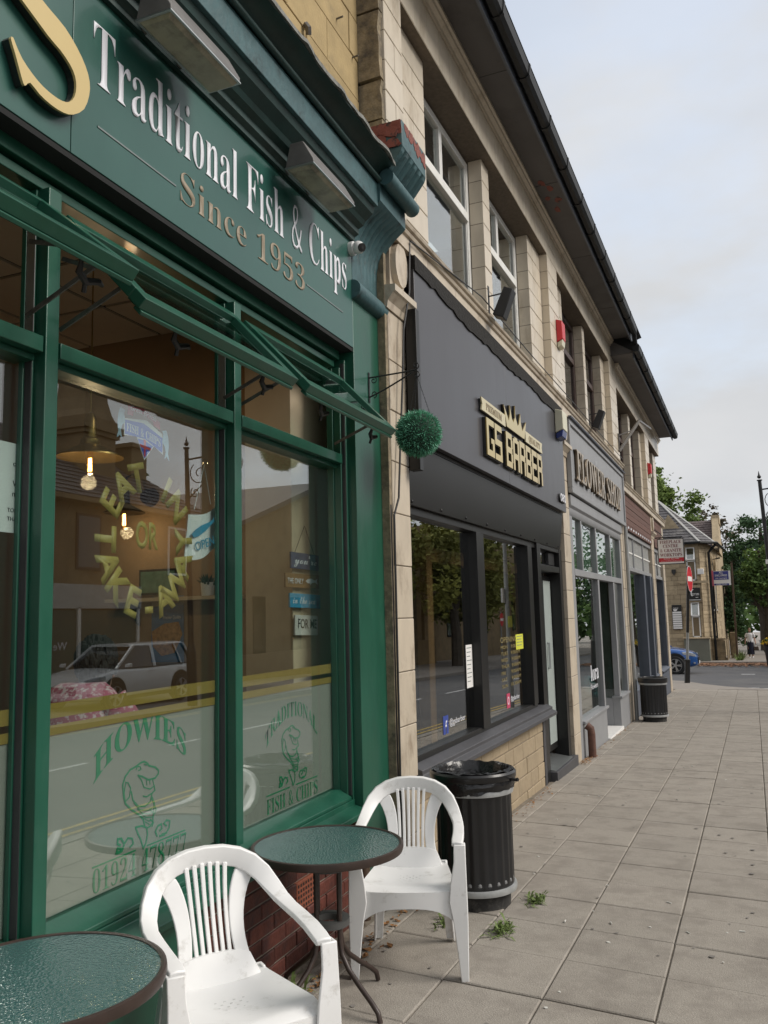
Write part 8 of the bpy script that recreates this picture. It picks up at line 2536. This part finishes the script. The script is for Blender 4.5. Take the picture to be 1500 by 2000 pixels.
t = thing('dining_table', 'dark wooden dining table just behind the frosted window film', 'table', fw(-.60, -2.95, 0), .023)
MB().box(-.32, .30, -.55, .45, .715, .745).build('table_top', wood_d, t)
for sx_ in (-.27, .25):
    for sy in (-.5, .4):
        MB().box(sx_ - .025, sx_ + .025, sy - .025, sy + .025, -.06, .715).build('leg', wood_d, t)
# florist's stock behind the glass
t = thing('hanging_plant', 'trailing green houseplant hanging in the florist window', 'plant', (-2.55, 12.1, 2.05))
mb = MB()
for i in range(420):
    a, z = rnd.uniform(0, 6.28), -rnd.uniform(0, 1.0) ** 1.2 * .9
    r0 = .17 * (1 - abs(z) * .5)
    p = Vector((r0 * math.cos(a) * rnd.uniform(.3, 1), r0 * math.sin(a) * rnd.uniform(.3, 1), z))
    d = Vector((math.cos(a), math.sin(a), -.8)).normalized() * .06
    q = Vector((-math.sin(a), math.cos(a), .3)).normalized() * .02
    mb.add([tuple(p), tuple(p + d * .5 + q), tuple(p + d), tuple(p + d * .5 - q)], [(0, 1, 2, 3)])
mb.build('leaves', mat('houseplant_leaf', (.06, .17, .03), .5, var=.3, scale=20), t)
MB().tube([(0, 0, 0), (0, 0, .9)], .006, 5).build('hanger', iron, t)
t = thing('flower_basket', 'turquoise wrapped bouquet in the florist\'s right window', 'flowers', (-2.75, 15.25, .10))
mb = MB()
for i in range(60):
    a, u = rnd.uniform(0, 6.28), rnd.uniform(0, 1)
    mb.ball((.22 * u * math.cos(a), .22 * u * math.sin(a), .05 + .32 * (1 - u * u) * rnd.uniform(.4, 1)), rnd.uniform(.05, .09), 4)
mb.build('wrapping', mat('turquoise_paper', (.06, .36, .44), .4, var=.2), t)
t = thing('branch_display', 'tall twisted brown branches standing in the florist window', 'branches', (-2.7, 12.9, .1))
mb = MB()
for i in range(9):
    a = rnd.uniform(0, 6.28)
    mb.tube([(0, 0, -.4), (.06 * math.cos(a), .06 * math.sin(a), .5), (.2 * math.cos(a + .6), .2 * math.sin(a + .6), 1.2)], [.014, .012, .004], 5)
mb.build('branches', wood_d, t)
MB().lathe([(.001, -.5), (.12, -.5), (.16, 0), (.15, 0), (.001, -.05)], (0, 0, 0), 16).build('pot', black, t)
